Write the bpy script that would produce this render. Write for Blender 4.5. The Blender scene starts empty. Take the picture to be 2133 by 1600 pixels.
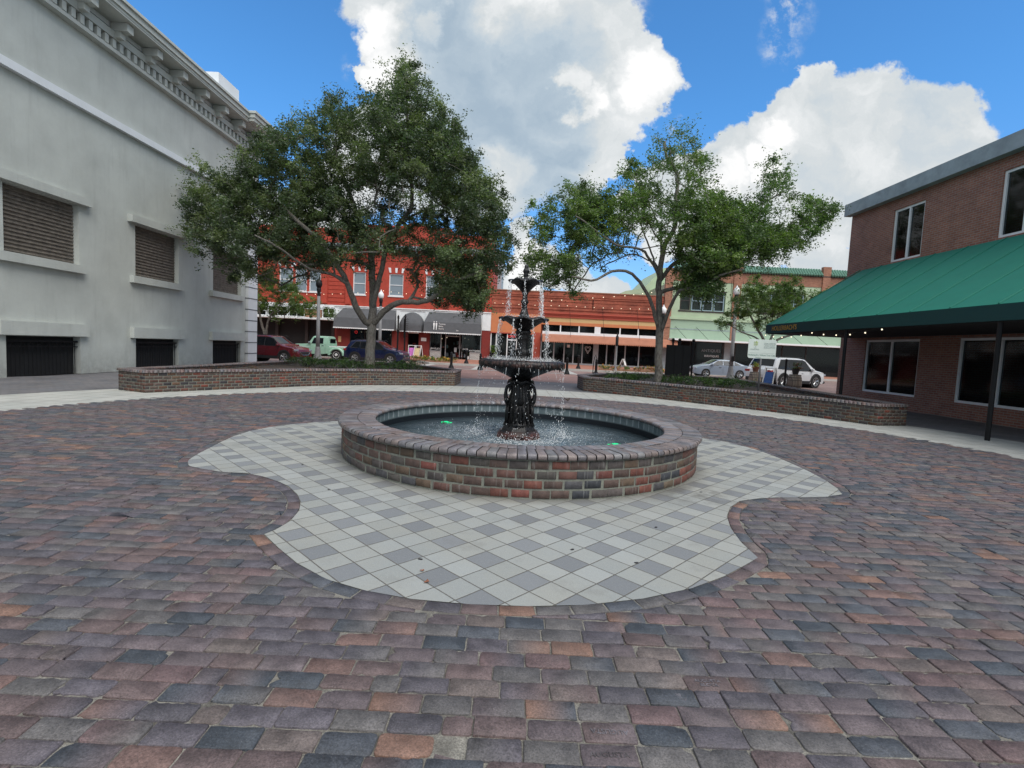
import bpy, bmesh, math, random
import numpy as np
from mathutils import Vector, Matrix, kdtree
R = math.radians
rnd = random.Random(7)
scene = bpy.context.scene
C = scene.collection

# ------------------------------------------------------------------ camera
cam_d = bpy.data.cameras.new('camera'); cam = bpy.data.objects.new('camera', cam_d); C.objects.link(cam)
cam_d.sensor_width = 36.0; cam_d.lens = 1053.54/2133*36; cam_d.clip_end = 3000; cam_d.clip_start = 0.05
PIT, ROL = 0.0715597, 0.0474522
fw = Vector((0, math.cos(PIT), -math.sin(PIT))); r0 = Vector((1, 0, 0)); u0 = r0.cross(fw)
rr = r0*math.cos(ROL)+u0*math.sin(ROL); uu = -r0*math.sin(ROL)+u0*math.cos(ROL)
M = Matrix(((rr.x, uu.x, -fw.x, 0), (rr.y, uu.y, -fw.y, 0), (rr.z, uu.z, -fw.z, 1.6), (0, 0, 0, 1)))
cam.matrix_world = M
scene.camera = cam
scene.render.resolution_x = 1024; scene.render.resolution_y = 768
scene.view_settings.view_transform = 'Standard'; scene.view_settings.look = 'None'
scene.view_settings.exposure = 0.1; scene.view_settings.gamma = 1.0

# ------------------------------------------------------------------ light: sun veiled by cloud, sky with cumulus
SUN_EL, SUN_AZ = R(54), R(148)        # azimuth from +Y towards +X
sd = bpy.data.lights.new('sun', 'SUN'); sd.energy = 3.0; sd.angle = R(50); sd.color = (1, 0.95, 0.88)
sun = bpy.data.objects.new('sun', sd); C.objects.link(sun)
sdir = Vector((math.cos(SUN_EL)*math.sin(SUN_AZ), math.cos(SUN_EL)*math.cos(SUN_AZ), math.sin(SUN_EL)))
sun.rotation_euler = sdir.to_track_quat('Z', 'Y').to_euler(); sun.location = (0, 0, 60)

world = bpy.data.worlds.new('World'); scene.world = world; world.use_nodes = True
W = world.node_tree; W.nodes.clear()
def wn(t, **k):
    n = W.nodes.new(t)
    for a, b in k.items(): setattr(n, a, b)
    return n
def wl(a, b): W.links.new(a, b)
def wmath(op, a, b=None, c=None, clamp=False):
    n = wn('ShaderNodeMath', operation=op, use_clamp=clamp)
    for i, v in enumerate((a, b, c)):
        if v is None: continue
        if isinstance(v, (int, float)): n.inputs[i].default_value = v
        else: wl(v, n.inputs[i])
    return n.outputs[0]
def wvec(op, a, b=None):
    n = wn('ShaderNodeVectorMath', operation=op)
    for i, v in enumerate((a, b)):
        if v is None: continue
        if isinstance(v, tuple): n.inputs[i].default_value = v
        else: wl(v, n.inputs[i])
    return n.outputs['Value'] if op in ('DISTANCE', 'LENGTH', 'DOT_PRODUCT') else n.outputs[0]
def wmap(v, a, b, c=0, d=1, smooth=True):
    n = wn('ShaderNodeMapRange', interpolation_type='SMOOTHSTEP' if smooth else 'LINEAR')
    wl(v, n.inputs[0])
    for i, x in enumerate((a, b, c, d)): n.inputs[i+1].default_value = x
    return n.outputs[0]
def wnoise(vec, scale, detail=6, rough=0.55, lac=2.0):
    n = wn('ShaderNodeTexNoise'); wl(vec, n.inputs['Vector'])
    n.inputs['Scale'].default_value = scale; n.inputs['Detail'].default_value = detail
    n.inputs['Roughness'].default_value = rough; n.inputs['Lacunarity'].default_value = lac
    return n
sky = wn('ShaderNodeTexSky', sky_type='NISHITA', sun_disc=False, sun_elevation=SUN_EL, sun_rotation=SUN_AZ)
sky.altitude = 0; sky.air_density = 1.0; sky.dust_density = 0.3; sky.ozone_density = 3.0
geo = wn('ShaderNodeTexCoord'); D = geo.outputs['Generated']
sep = wn('ShaderNodeSeparateXYZ'); wl(D, sep.inputs[0])
dx, dy, dz = sep.outputs
ay = wmath('MAXIMUM', wmath('ABSOLUTE', dy), 0.12)
u = wmath('DIVIDE', dx, ay); v = wmath('DIVIDE', dz, ay)
cmb = wn('ShaderNodeCombineXYZ'); wl(u, cmb.inputs[0]); wl(v, cmb.inputs[1]); uv = cmb.outputs[0]
# broad and fine billowing of the cloud outline
n1 = wnoise(uv, 3.2, 7, 0.62)
off1 = wvec('SUBTRACT', n1.outputs['Color'], (0.5, 0.5, 0.5))
def wscale(vv, s):
    n = wn('ShaderNodeVectorMath', operation='SCALE'); wl(vv, n.inputs[0]); n.inputs['Scale'].default_value = s
    return n.outputs[0]
q0 = wvec('ADD', uv, wscale(off1, 0.26))
n2 = wnoise(uv, 16, 6, 0.65)
q = wvec('ADD', q0, wscale(wvec('SUBTRACT', n2.outputs['Color'], (0.5, 0.5, 0.5)), 0.06))
def uvp(x, y):
    d = fw + rr*((x-1066.5)/1053.54) + uu*((800-y)/1053.54)
    return d.x/d.y, d.z/d.y
def blobs(lst, src, k=1.0):
    out = None
    for x, y, r in lst:
        a, b = uvp(x, y)
        d = wvec('DISTANCE', src, (a, b, 0.0))
        f = wmath('SUBTRACT', 1.0, wmath('DIVIDE', d, r/1053.54*1.15*k))
        out = f if out is None else wmath('MAXIMUM', out, f)
    return out
q = wvec('MULTIPLY', q, (1, 1, 0))
uvf = wvec('MULTIPLY', uv, (1, 1, 0))
q0f = wvec('MULTIPLY', q0, (1, 1, 0))
main = [(900,-40,160),(1080,-60,190),(1180,20,130),(1000,90,190),(850,90,105),(1190,130,110),(1300,150,88),(1240,80,70),
        (1090,200,170),(950,240,150),(1170,300,125),(1080,335,100),(1240,260,75),(1000,350,85),(820,160,75),(755,168,36),
        (900,340,120),(780,340,100),(720,400,70),(1200,375,68),(1275,345,45),(1130,370,52),(640,470,60)]
right = [(1662, 248, 75), (1722, 178, 70), (1597, 278, 55), (1742, 318, 120), (1622, 358, 95), (1522, 358, 72), (1462, 348, 42), (1412, 368, 46), (1367, 403, 44), (1502, 438, 95), (1402, 458, 70), (1632, 458, 70), (1312, 458, 40), (1582, 528, 60), (1722, 438, 80), (1802, 238, 110), (1922, 318, 120), (1872, 478, 90)]
low = [(1085,480,32),(1090,545,48),(1170,560,50),(1250,600,45),(1060,610,60),(1320,600,25),(1590,540,50),(1690,545,60),(1480,560,60),(1000,600,60),
       (900,600,60),(800,640,60),(1400,640,50),(1800,600,90),(2000,560,110),(560,420,38),(520,620,50),(380,640,80),(300,380,70),(180,430,90),(60,300,90)]
wisps = [(1290,10,40),(1625,60,36),(1650,20,36),(722,160,24),(1310,265,14),(1382,255,8)]
fld = blobs(main+right+low, q)
mask_f = wmap(fld, 0.0, 0.16)
wf = blobs(wisps, q0f, 1.3)
wis = wmath('MULTIPLY', wmap(wf, -0.2, 0.8), wmap(wnoise(uv, 22, 6, 0.7).outputs['Fac'], 0.40, 0.72))
mask_f = wmath('MAXIMUM', mask_f, wmath('MULTIPLY', wis, 0.85))
# sky behind and beside the view: unseen cumulus from noise, thickened for whiter light
nb = wnoise(D, 2.6, 8, 0.6)
mask_b = wmap(nb.outputs['Fac'], 0.40, 0.50)
fsel = wmap(dy, 0.35, 0.6)
usel = wmath('MULTIPLY', fsel, wmap(v, 1.0, 1.35, 1, 0))
mx = wn('ShaderNodeMix', data_type='FLOAT'); wl(usel, mx.inputs[0]); wl(mask_b, mx.inputs[2]); wl(mask_f, mx.inputs[3])
mask = wmath('MULTIPLY', mx.outputs[0], wmap(dz, -0.02, 0.03))
# cloud tones: bright rims and tops, blue-grey thick parts
dark = blobs([(960,140,150),(1090,110,120),(900,60,90),(1020,260,150),(1100,330,120),(1180,330,60),(1180,430,60),(950,330,110),(1140,230,90)], q0f, 1.25)
lite = blobs([(1205,160,34),(1235,200,38),(1220,225,26),(1190,170,22),(1330,150,60),(1100,25,80),(1040,20,60),(880,45,34),(790,60,60),(800,130,60),(760,168,40),
              (1060,370,60),(1010,360,40),(1580,355,50),(1610,285,50),(1080,560,60),(1560,375,30),(1500,385,50)], q, 1.1)
lob = wnoise(q, 7, 8, 0.6)
tone = wmath('ADD', wmath('MULTIPLY', wmap(dark, 0.0, 0.9), -0.55), wmath('MULTIPLY', wmap(lite, 0.0, 0.7), 0.42))
tone = wmath('ADD', tone, wmath('MULTIPLY', wmath('SUBTRACT', lob.outputs['Fac'], 0.5), 1.1))
tone = wmath('ADD', tone, 0.62, clamp=True)
ramp = wn('ShaderNodeValToRGB'); wl(tone, ramp.inputs[0])
cr = ramp.color_ramp; cr.elements[0].position = 0.0; cr.elements[0].color = (0.36, 0.46, 0.56, 1)
cr.elements[1].position = 1.0; cr.elements[1].color = (0.95, 0.95, 0.95, 1)
e = cr.elements.new(0.3); e.color = (0.47, 0.56, 0.64, 1)
e = cr.elements.new(0.6); e.color = (0.64, 0.68, 0.70, 1)
e = cr.elements.new(0.82); e.color = (0.80, 0.82, 0.83, 1)
skc = wn('ShaderNodeMix', data_type='RGBA', blend_type='MULTIPLY'); skc.inputs[0].default_value = 1.0
wl(sky.outputs[0], skc.inputs[6])
tint = wn('ShaderNodeMix', data_type='RGBA'); wl(wmap(dz, 0.05, 0.42), tint.inputs[0]); tint.inputs[6].default_value = (0.094, 0.128, 0.168, 1); tint.inputs[7].default_value = (0.080, 0.157, 0.205, 1)
wl(tint.outputs[2], skc.inputs[7])
cl = wn('ShaderNodeMix', data_type='RGBA'); wl(mask, cl.inputs[0]); wl(skc.outputs[2], cl.inputs[6]); wl(ramp.outputs[0], cl.inputs[7])
bg = wn('ShaderNodeBackground'); wl(cl.outputs[2], bg.inputs[0]); bg.inputs[1].default_value = 1.0
wo = wn('ShaderNodeOutputWorld'); wl(bg.outputs[0], wo.inputs[0])

# ------------------------------------------------------------------ helpers
def tag(o, label=None, cat=None, group=None, kind=None):
    if label: o['label'] = label
    if cat: o['category'] = cat
    if group: o['group'] = group
    if kind: o['kind'] = kind
    return o
def empty(name, loc=(0, 0, 0), rz=0, label=None, cat=None, group=None):
    o = bpy.data.objects.new(name, None); C.objects.link(o); o.location = loc; o.rotation_euler = (0, 0, rz)
    o.empty_display_size = 0.3
    return tag(o, label, cat, group)
class MB:
    def __init__(s): s.v = []; s.f = []; s.m = []; s.g = []
    def add(s, vs, fs, m=0):
        b = len(s.v); s.g.append((b, len(s.f))); s.v.extend([tuple(x) for x in vs])
        s.f.extend([tuple(i+b for i in f) for f in fs]); s.m.extend([m]*len(fs)); return s
    def box(s, x0, x1, y0, y1, z0, z1, m=0):
        return s.add([(x0,y0,z0),(x1,y0,z0),(x1,y1,z0),(x0,y1,z0),(x0,y0,z1),(x1,y0,z1),(x1,y1,z1),(x0,y1,z1)],
                     [(0,3,2,1),(4,5,6,7),(0,1,5,4),(1,2,6,5),(2,3,7,6),(3,0,4,7)], m)
    def bbox(s, x0, x1, y0, y1, z0, z1, b=0.02, m=0):   # bevelled box
        v = []
        for z, i in ((z0, b), (z0+b, 0), (z1-b, 0), (z1, b)):
            c = b*0.0
            v += [(x0+i, y0+b, z), (x0+b, y0+i, z), (x1-b, y0+i, z), (x1-i, y0+b, z), (x1-i, y1-b, z), (x1-b, y1-i, z), (x0+b, y1-i, z), (x0+i, y1-b, z)]
        f = [tuple(range(7, -1, -1)), tuple(range(24, 32))]
        for r in range(3):
            for i in range(8):
                j = (i+1) % 8; f.append((r*8+i, r*8+j, r*8+8+j, r*8+8+i))
        return s.add(v, f, m)
    def quad(s, a, b, c, d, m=0): return s.add([a, b, c, d], [(0, 1, 2, 3)], m)
    def prism(s, pts, z0, z1, m=0):     # pts (x,y) ccw
        n = len(pts)
        v = [(x, y, z0) for x, y in pts]+[(x, y, z1) for x, y in pts]
        return s.add(v, [tuple(range(n-1, -1, -1)), tuple(range(n, 2*n))]+[(i, (i+1) % n, n+(i+1) % n, n+i) for i in range(n)], m)
    def slab(s, pts, y0, y1, m=0):      # pts (x,z) outline extruded along y
        n = len(pts)
        v = [(x, y0, z) for x, z in pts]+[(x, y1, z) for x, z in pts]
        return s.add(v, [tuple(range(n)), tuple(range(2*n-1, n-1, -1))]+[(i, n+i, n+(i+1) % n, (i+1) % n) for i in range(n)], m)
    def tube(s, pts, rad, n=8, m=0, cap=True):
        pts = [Vector(p) for p in pts]
        if not hasattr(rad, '__len__'): rad = [rad]*len(pts)
        t0 = (pts[1]-pts[0]).normalized(); ref = Vector((0, 0, 1)) if abs(t0.z) < 0.9 else Vector((1, 0, 0))
        a = t0.cross(ref).normalized(); v = []; f = []
        for k, p in enumerate(pts):
            t = (pts[min(k+1, len(pts)-1)]-pts[max(k-1, 0)]).normalized()
            a = (a-t*a.dot(t)).normalized(); b = t.cross(a)
            for i in range(n):
                an = 2*math.pi*i/n; v.append(p+(a*math.cos(an)+b*math.sin(an))*rad[k])
            if k:
                for i in range(n):
                    j = (i+1) % n; f.append(((k-1)*n+i, (k-1)*n+j, k*n+j, k*n+i))
        if cap: f.append(tuple(range(n-1, -1, -1))); f.append(tuple(range((len(pts)-1)*n, len(pts)*n)))
        return s.add(v, f, m)
    def lathe(s, prof, n=24, c=(0, 0, 0), mod=None, m=0, cap=True, phase=0):
        v = []; f = []
        for k, (r, z) in enumerate(prof):
            for i in range(n):
                an = 2*math.pi*i/n+phase; r2, z2 = (r, z) if mod is None else mod(r, z, an, k)
                v.append((c[0]+r2*math.cos(an), c[1]+r2*math.sin(an), c[2]+z2))
            if k:
                for i in range(n):
                    j = (i+1) % n; f.append(((k-1)*n+i, (k-1)*n+j, k*n+j, k*n+i))
        if cap:
            f.append(tuple(range(n-1, -1, -1))); f.append(tuple(range((len(prof)-1)*n, len(prof)*n)))
        return s.add(v, f, m)
    def sphere(s, c, r, n=8, m=0, sc=(1, 1, 1)):
        return s.lathe([(max(1e-4, r*math.sin(math.pi*k/n)*sc[0]), -r*math.cos(math.pi*k/n)*sc[2]) for k in range(n+1)], n*2 if n > 4 else 6, c, m=m)
    def xf(s, M, start=0):
        for i in range(start, len(s.v)): s.v[i] = tuple(M @ Vector(s.v[i]))
        return s
    def build(s, name, mats, parent=None, smooth=False, auto=None, loc=None):
        me = bpy.data.meshes.new(name); me.from_pydata(s.v, [], s.f); 
        if not isinstance(mats, (list, tuple)): mats = [mats]
        for m in mats: me.materials.append(m)
        if len(mats) > 1: me.polygons.foreach_set('material_index', s.m)
        if smooth: me.polygons.foreach_set('use_smooth', [True]*len(me.polygons))
        me.update()
        if auto: me.set_sharp_from_angle(angle=R(auto))
        o = bpy.data.objects.new(name, me); C.objects.link(o)
        if parent: o.parent = parent
        if loc: o.location = loc
        return o
def split(b, name, mat, parent):      # every solid added to b becomes a part of its own
    g = b.g+[(len(b.v), len(b.f))]
    for (v0, f0), (v1, f1) in zip(g[:-1], g[1:]):
        c = MB(); c.v = b.v[v0:v1]; c.f = [tuple(i-v0 for i in f) for f in b.f[f0:f1]]; c.m = [0]*len(c.f); c.build(name, mat, parent)
def npmesh(name, verts, faces, mat, parent=None, cols=None, smooth=False, flen=None):
    """verts (n,3); faces flat loop index array with per-face lengths flen (or (m,k) array)"""
    me = bpy.data.meshes.new(name)
    faces = np.asarray(faces)
    if flen is None: flen = np.full(len(faces), faces.shape[1]); faces = faces.ravel()
    flen = np.asarray(flen); start = np.concatenate([[0], np.cumsum(flen)[:-1]])
    me.vertices.add(len(verts)); me.vertices.foreach_set('co', np.asarray(verts, dtype=np.float32).ravel())
    me.loops.add(len(faces)); me.loops.foreach_set('vertex_index', faces.astype(np.int32))
    me.polygons.add(len(flen)); me.polygons.foreach_set('loop_start', start.astype(np.int32)); me.polygons.foreach_set('loop_total', flen.astype(np.int32))
    if smooth: me.polygons.foreach_set('use_smooth', np.ones(len(flen), dtype=bool))
    me.update(calc_edges=True)
    if cols is not None:
        ca = me.color_attributes.new('Col', 'FLOAT_COLOR', 'POINT')
        c4 = np.ones((len(verts), 4), dtype=np.float32); c4[:, :3] = cols; ca.data.foreach_set('color', c4.ravel())
    me.materials.append(mat); me.validate()
    o = bpy.data.objects.new(name, me); C.objects.link(o)
    if parent: o.parent = parent
    return o
def copy_tree(o, parent=None):
    c = o.copy(); C.objects.link(c); c.parent = parent
    for ch in list(o.children): copy_tree(ch, c)
    return c
def text(name, body, size, mat, M, parent=None, ext=0.004, align='CENTER', space=1.0, shear=0.0, width=1.0):
    """flat lettering as a mesh; M places the text plane (x right, y up, z out)"""
    cu = bpy.data.curves.new(name, 'FONT'); cu.body = body; cu.size = size; cu.extrude = ext; cu.align_x = align; cu.align_y = 'CENTER'
    cu.space_character = space; cu.shear = shear; cu.resolution_u = 3
    t = bpy.data.objects.new(name+'_c', cu); C.objects.link(t)
    dg = bpy.context.evaluated_depsgraph_get(); me = bpy.data.meshes.new_from_object(t.evaluated_get(dg))
    bpy.data.objects.remove(t); bpy.data.curves.remove(cu)
    me.transform(M @ Matrix.Diagonal((width, 1, 1, 1))); me.materials.clear(); me.materials.append(mat); me.name = name
    o = bpy.data.objects.new(name, me); C.objects.link(o)
    if parent: o.parent = parent
    return o
def face_mat(loc, right, up):
    r = Vector(right).normalized(); uq = Vector(up).normalized(); n = r.cross(uq)
    return Matrix(((r.x, uq.x, n.x, loc[0]), (r.y, uq.y, n.y, loc[1]), (r.z, uq.z, n.z, loc[2]), (0, 0, 0, 1)))

# ------------------------------------------------------------------ materials
class NT:
    def __init__(s, name):
        s.mat = bpy.data.materials.new(name); s.mat.use_nodes = True; s.t = s.mat.node_tree; s.t.nodes.clear()
        s.out = s.n('ShaderNodeOutputMaterial'); s.b = s.n('ShaderNodeBsdfPrincipled'); s.l(s.b.outputs[0], s.out.inputs[0])
    def n(s, t, **k):
        x = s.t.nodes.new(t)
        for a, b in k.items(): setattr(x, a, b)
        return x
    def l(s, a, b): s.t.links.new(a, b)
    def set(s, k, v):
        i = s.b.inputs[k]
        if hasattr(v, 'is_output'): s.l(v, i)
        else: i.default_value = (*v, 1) if isinstance(v, tuple) and len(v) == 3 else v
    def coord(s, kind='Object'): return s.n('ShaderNodeTexCoord').outputs[kind]
    def noise(s, vec, scale, detail=4, rough=0.55):
        x = s.n('ShaderNodeTexNoise'); s.l(vec, x.inputs['Vector']); x.inputs['Scale'].default_value = scale
        x.inputs['Detail'].default_value = detail; x.inputs['Roughness'].default_value = rough; return x.outputs['Fac']
    def map(s, v, a, b, c=0, d=1):
        x = s.n('ShaderNodeMapRange'); s.l(v, x.inputs[0])
        for i, y in enumerate((a, b, c, d)): x.inputs[i+1].default_value = y
        return x.outputs[0]
    def m(s, op, a, b=None, c=None, clamp=False):
        x = s.n('ShaderNodeMath', operation=op, use_clamp=clamp)
        for i, y in enumerate((a, b, c)):
            if y is None: continue
            if isinstance(y, (int, float)): x.inputs[i].default_value = y
            else: s.l(y, x.inputs[i])
        return x.outputs[0]
    def mix(s, f, a, b, mode='MIX'):
        x = s.n('ShaderNodeMix', data_type='RGBA', blend_type=mode)
        for i, y in ((0, f), (6, a), (7, b)):
            if isinstance(y, (int, float)): x.inputs[i].default_value = y
            elif isinstance(y, tuple): x.inputs[i].default_value = (*y[:3], 1)
            else: s.l(y, x.inputs[i])
        return x.outputs[2]
    def bump(s, h, strength=0.3, dist=0.01, normal=None):
        x = s.n('ShaderNodeBump'); s.l(h, x.inputs['Height']); x.inputs['Strength'].default_value = strength; x.inputs['Distance'].default_value = dist
        if normal: s.l(normal, x.inputs['Normal'])
        s.l(x.outputs[0], s.b.inputs['Normal']); return x.outputs[0]
    def attr(s, name='Col'):
        return s.n('ShaderNodeAttribute', attribute_name=name).outputs['Color']
def pm(name, col, rough=0.6, metal=0.0, var=0.12, scale=4.0, bump=0.0, bscale=30, spec=0.5, dirt=0.0, emit=None, coat=0.0, bdist=0.01):
    t = NT(name); co = t.coord()
    n = t.noise(co, scale, 5, 0.6)
    f = t.map(n, 0.3, 0.7, 1-var, 1+var)
    x = t.n('ShaderNodeVectorMath', operation='SCALE'); x.inputs[0].default_value = col; t.l(f, x.inputs['Scale'])
    c = x.outputs[0]
    if dirt: c = t.mix(t.m('MULTIPLY', t.map(t.noise(co, scale*0.6, 6, 0.7), 0.5, 0.75), dirt), c, (0.06, 0.055, 0.05))
    t.set('Base Color', c); t.set('Roughness', rough); t.set('Metallic', metal); t.b.inputs['Specular IOR Level'].default_value = spec
    if coat: t.set('Coat Weight', coat); t.set('Coat Roughness', 0.05)
    if bump: t.bump(t.noise(co, bscale, 4, 0.6), bump, bdist)
    if emit: t.set('Emission Color', tuple(emit[:3])); t.set('Emission Strength', emit[3])
    return t.mat
# ------------------------------------------------------------------ paving materials
def attr_brick_mat(name, speck=0.35, rough=0.62, bump=0.5, wet=0.0, spec=0.4):
    t = NT(name); co = t.coord(); c = t.attr()
    a = t.noise(co, 9, 4, 0.6); b = t.noise(co, 115, 4, 0.75); g = t.noise(co, 210, 2, 0.5)
    x = t.n('ShaderNodeVectorMath', operation='SCALE'); t.l(c, x.inputs[0])
    t.l(t.m('MULTIPLY', t.map(a, 0.3, 0.7, 0.68, 1.3), t.map(b, 0.3, 0.7, 0.5, 1.5)), x.inputs['Scale'])
    cc = x.outputs[0]
    cc = t.mix(t.m('MULTIPLY', t.map(g, 0.66, 0.73), speck), cc, (0.42, 0.41, 0.40))
    cc = t.mix(t.m('MULTIPLY', t.map(t.noise(co, 1.1, 5, 0.65), 0.55, 0.75), 0.3), cc, (0.17, 0.16, 0.15))
    t.set('Base Color', cc); t.set('Roughness', t.map(a, 0.3, 0.7, rough-0.12, rough+0.12)); t.b.inputs['Specular IOR Level'].default_value = spec
    pit = t.map(t.noise(co, 75, 5, .75), .30, .42)
    h = t.m('ADD', t.m('ADD', t.m('MULTIPLY', b, 0.7), t.m('MULTIPLY', a, 0.8)), t.m('MULTIPLY', pit, .6))
    cc = t.mix(t.m('MULTIPLY', t.m('SUBTRACT', 1, pit), .55), cc, (.03, .027, .027)); t.set('Base Color', cc)
    t.bump(h, bump, 0.006)
    return t.mat
M_PAVE = attr_brick_mat('street_brick')
M_WALLB = attr_brick_mat('wall_brick', speck=0.15, rough=0.7, bump=0.6)
M_CAP = attr_brick_mat('cap_brick', speck=0.1, rough=0.42, bump=0.25, spec=0.5)
def grit_mat(name, c1, c2, dark=0.0):
    t = NT(name); co = t.coord(); n = t.noise(co, 140, 4, 0.7); k = t.noise(co, 6, 4, 0.6)
    c = t.mix(t.map(n, 0.35, 0.65), c1, c2); c = t.mix(t.map(k, 0.35, 0.7, 0, 0.6), c, (c1[0]*0.6, c1[1]*0.6, c1[2]*0.6))
    if dark: c = t.mix(t.m('MULTIPLY', t.map(t.noise(co, 4.5, 5, .7), .42, .6), dark), c, (.028, .025, .022))
    t.set('Base Color', c); t.set('Roughness', 0.95); t.bump(n, 0.8, 0.006); return t.mat
M_SAND = grit_mat('joint_sand', (0.15, 0.14, 0.12), (0.38, 0.36, 0.31), .55)
M_MORTAR = grit_mat('wall_mortar', (0.15, 0.155, 0.13), (0.27, 0.275, 0.23))
def paver_mat():
    t = NT('concrete_pavers'); co = t.coord(); s = t.n('ShaderNodeSeparateXYZ'); t.l(co, s.inputs[0])
    p = 0.2225; k = 1/(math.sqrt(2)*p)
    x = t.m('SUBTRACT', s.outputs[0], 0.178); y = t.m('SUBTRACT', s.outputs[1], 3.397)
    wob = t.m('MULTIPLY', t.m('SUBTRACT', t.noise(co, 3, 2), 0.5), 0.05)
    a = t.m('ADD', t.m('ADD', t.m('MULTIPLY', t.m('ADD', x, y), k), 0.5), wob)
    b = t.m('ADD', t.m('ADD', t.m('MULTIPLY', t.m('SUBTRACT', y, x), k), 0.5), wob)
    ia, ib = t.m('FLOOR', a), t.m('FLOOR', b)
    fa, fb = t.m('FRACT', a), t.m('FRACT', b)
    ea = t.m('MINIMUM', fa, t.m('SUBTRACT', 1, fa)); eb = t.m('MINIMUM', fb, t.m('SUBTRACT', 1, fb)); e = t.m('MINIMUM', ea, eb)
    eva = t.m('LESS_THAN', t.m('ABSOLUTE', t.m('MODULO', ia, 2)), 0.5); evb = t.m('LESS_THAN', t.m('ABSOLUTE', t.m('MODULO', ib, 2)), 0.5)
    dk = t.m('MULTIPLY', eva, evb)
    cv = t.n('ShaderNodeCombineXYZ'); t.l(ia, cv.inputs[0]); t.l(ib, cv.inputs[1])
    w = t.n('ShaderNodeTexWhiteNoise', noise_dimensions='2D'); t.l(cv.outputs[0], w.inputs['Vector'])
    lt = t.mix(w.outputs['Value'], (0.285, 0.302, 0.290), (0.365, 0.382, 0.368)); 
    lt = t.mix(t.map(t.noise(co, 0.9, 4), 0.42, 0.65, 0, 0.45), lt, (0.36, 0.345, 0.285))
    dkc = t.mix(w.outputs['Value'], (0.168, 0.180, 0.192), (0.215, 0.228, 0.24))
    c = t.mix(dk, lt, dkc)
    f = t.noise(co, 230, 3, 0.7); c = t.mix(t.map(f, 0.3, 0.7, 0.0, 0.5), c, (0.16, 0.16, 0.155)); c = t.mix(t.map(t.noise(co, 300, 2), 0.62, 0.7, 0, 0.4), c, (0.6, 0.6, 0.57))
    c = t.mix(t.map(t.noise(co, 1.7, 6, 0.7), 0.56, 0.74, 0, 0.38), c, (0.14, 0.13, 0.115))
    # damp, dirty stain on the right of the basin and a darker ring along its foot
    sx = t.n('ShaderNodeVectorMath', operation='DISTANCE'); t.l(co, sx.inputs[0]); sx.inputs[1].default_value = (2.15, 5.85, 0)
    st = t.m('MULTIPLY', t.map(sx.outputs['Value'], 0.75, 0.1), t.map(t.noise(co, 5, 5, 0.7), 0.38, 0.62))
    c = t.mix(t.m('MULTIPLY', st, 0.7), c, (0.10, 0.095, 0.085))
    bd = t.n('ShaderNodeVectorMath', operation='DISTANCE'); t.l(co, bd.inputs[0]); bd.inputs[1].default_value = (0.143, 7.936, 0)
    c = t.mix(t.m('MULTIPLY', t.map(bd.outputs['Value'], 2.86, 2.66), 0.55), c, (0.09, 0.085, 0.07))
    jn = t.noise(co, 60, 3)
    jw = t.m('ADD', 0.007, t.m('MULTIPLY', jn, 0.026))
    g = t.m('LESS_THAN', e, jw)
    c = t.mix(g, c, t.mix(t.noise(co, 30, 3), (0.055, 0.052, 0.045), (0.16, 0.15, 0.13)))
    t.set('Base Color', c); t.set('Roughness', 0.85)
    tilt = t.m('MULTIPLY', w.outputs['Value'], 0.25)
    h = t.m('ADD', t.map(e, 0.0, 0.035, 0, 1), t.m('ADD', t.m('MULTIPLY', f, 0.18), tilt)); t.bump(h, 0.6, 0.006)
    return t.mat
M_PAVER = paver_mat()
def tex_brick_mat(name, c1, c2, mortar, bw, bh, joint, axes='xy', off=0.5, bump=0.4, var=0.6, rough=0.75, msmooth=0.1, extra=None, vscale=2.0):
    t = NT(name); co = t.coord(); s = t.n('ShaderNodeSeparateXYZ'); t.l(co, s.inputs[0]); cv = t.n('ShaderNodeCombineXYZ')
    ix = {'x': 0, 'y': 1, 'z': 2}
    if axes[0] == 'd': t.l(t.m('ADD', s.outputs[0], s.outputs[1]), cv.inputs[0])
    else: t.l(s.outputs[ix[axes[0]]], cv.inputs[0])
    t.l(s.outputs[ix[axes[1]]], cv.inputs[1])
    b = t.n('ShaderNodeTexBrick'); t.l(cv.outputs[0], b.inputs['Vector'])
    b.inputs['Color1'].default_value = (*c1, 1); b.inputs['Color2'].default_value = (*c2, 1); b.inputs['Mortar'].default_value = (*mortar, 1)
    b.inputs['Scale'].default_value = 1; b.inputs['Mortar Size'].default_value = joint; b.inputs['Brick Width'].default_value = bw; b.inputs['Row Height'].default_value = bh
    b.inputs['Mortar Smooth'].default_value = msmooth; b.offset = off
    c = b.outputs['Color']
    n = t.noise(co, vscale, 6, 0.65); x = t.n('ShaderNodeVectorMath', operation='SCALE'); t.l(c, x.inputs[0]); t.l(t.map(n, 0.3, 0.7, 1-var*0.4, 1+var*0.4), x.inputs['Scale']); c = x.outputs[0]
    if extra:
        c = t.mix(t.m('MULTIPLY', t.map(t.noise(co, 1.3, 6, 0.7), 0.5, 0.7), extra[3]), c, extra[:3])
    t.set('Base Color', c); t.set('Roughness', rough); 
    h = t.m('SUBTRACT', t.m('MULTIPLY', t.noise(co, 40, 3), 0.4), b.outputs['Fac']); t.bump(h, bump, 0.01)
    return t.mat
M_GREYBR = tex_brick_mat('grey_brick_paving', (0.115, 0.12, 0.135), (0.16, 0.15, 0.155), (0.09, 0.085, 0.08), 0.23, 0.118, 0.006, extra=(0.2, 0.19, 0.18, 0.4), vscale=0.7)
M_REDPV = tex_brick_mat('red_brick_paving', (0.24, 0.13, 0.11), (0.30, 0.17, 0.145), (0.17, 0.13, 0.11), 0.23, 0.118, 0.006, extra=(0.30, 0.24, 0.21, 0.4), vscale=0.7)
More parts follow.
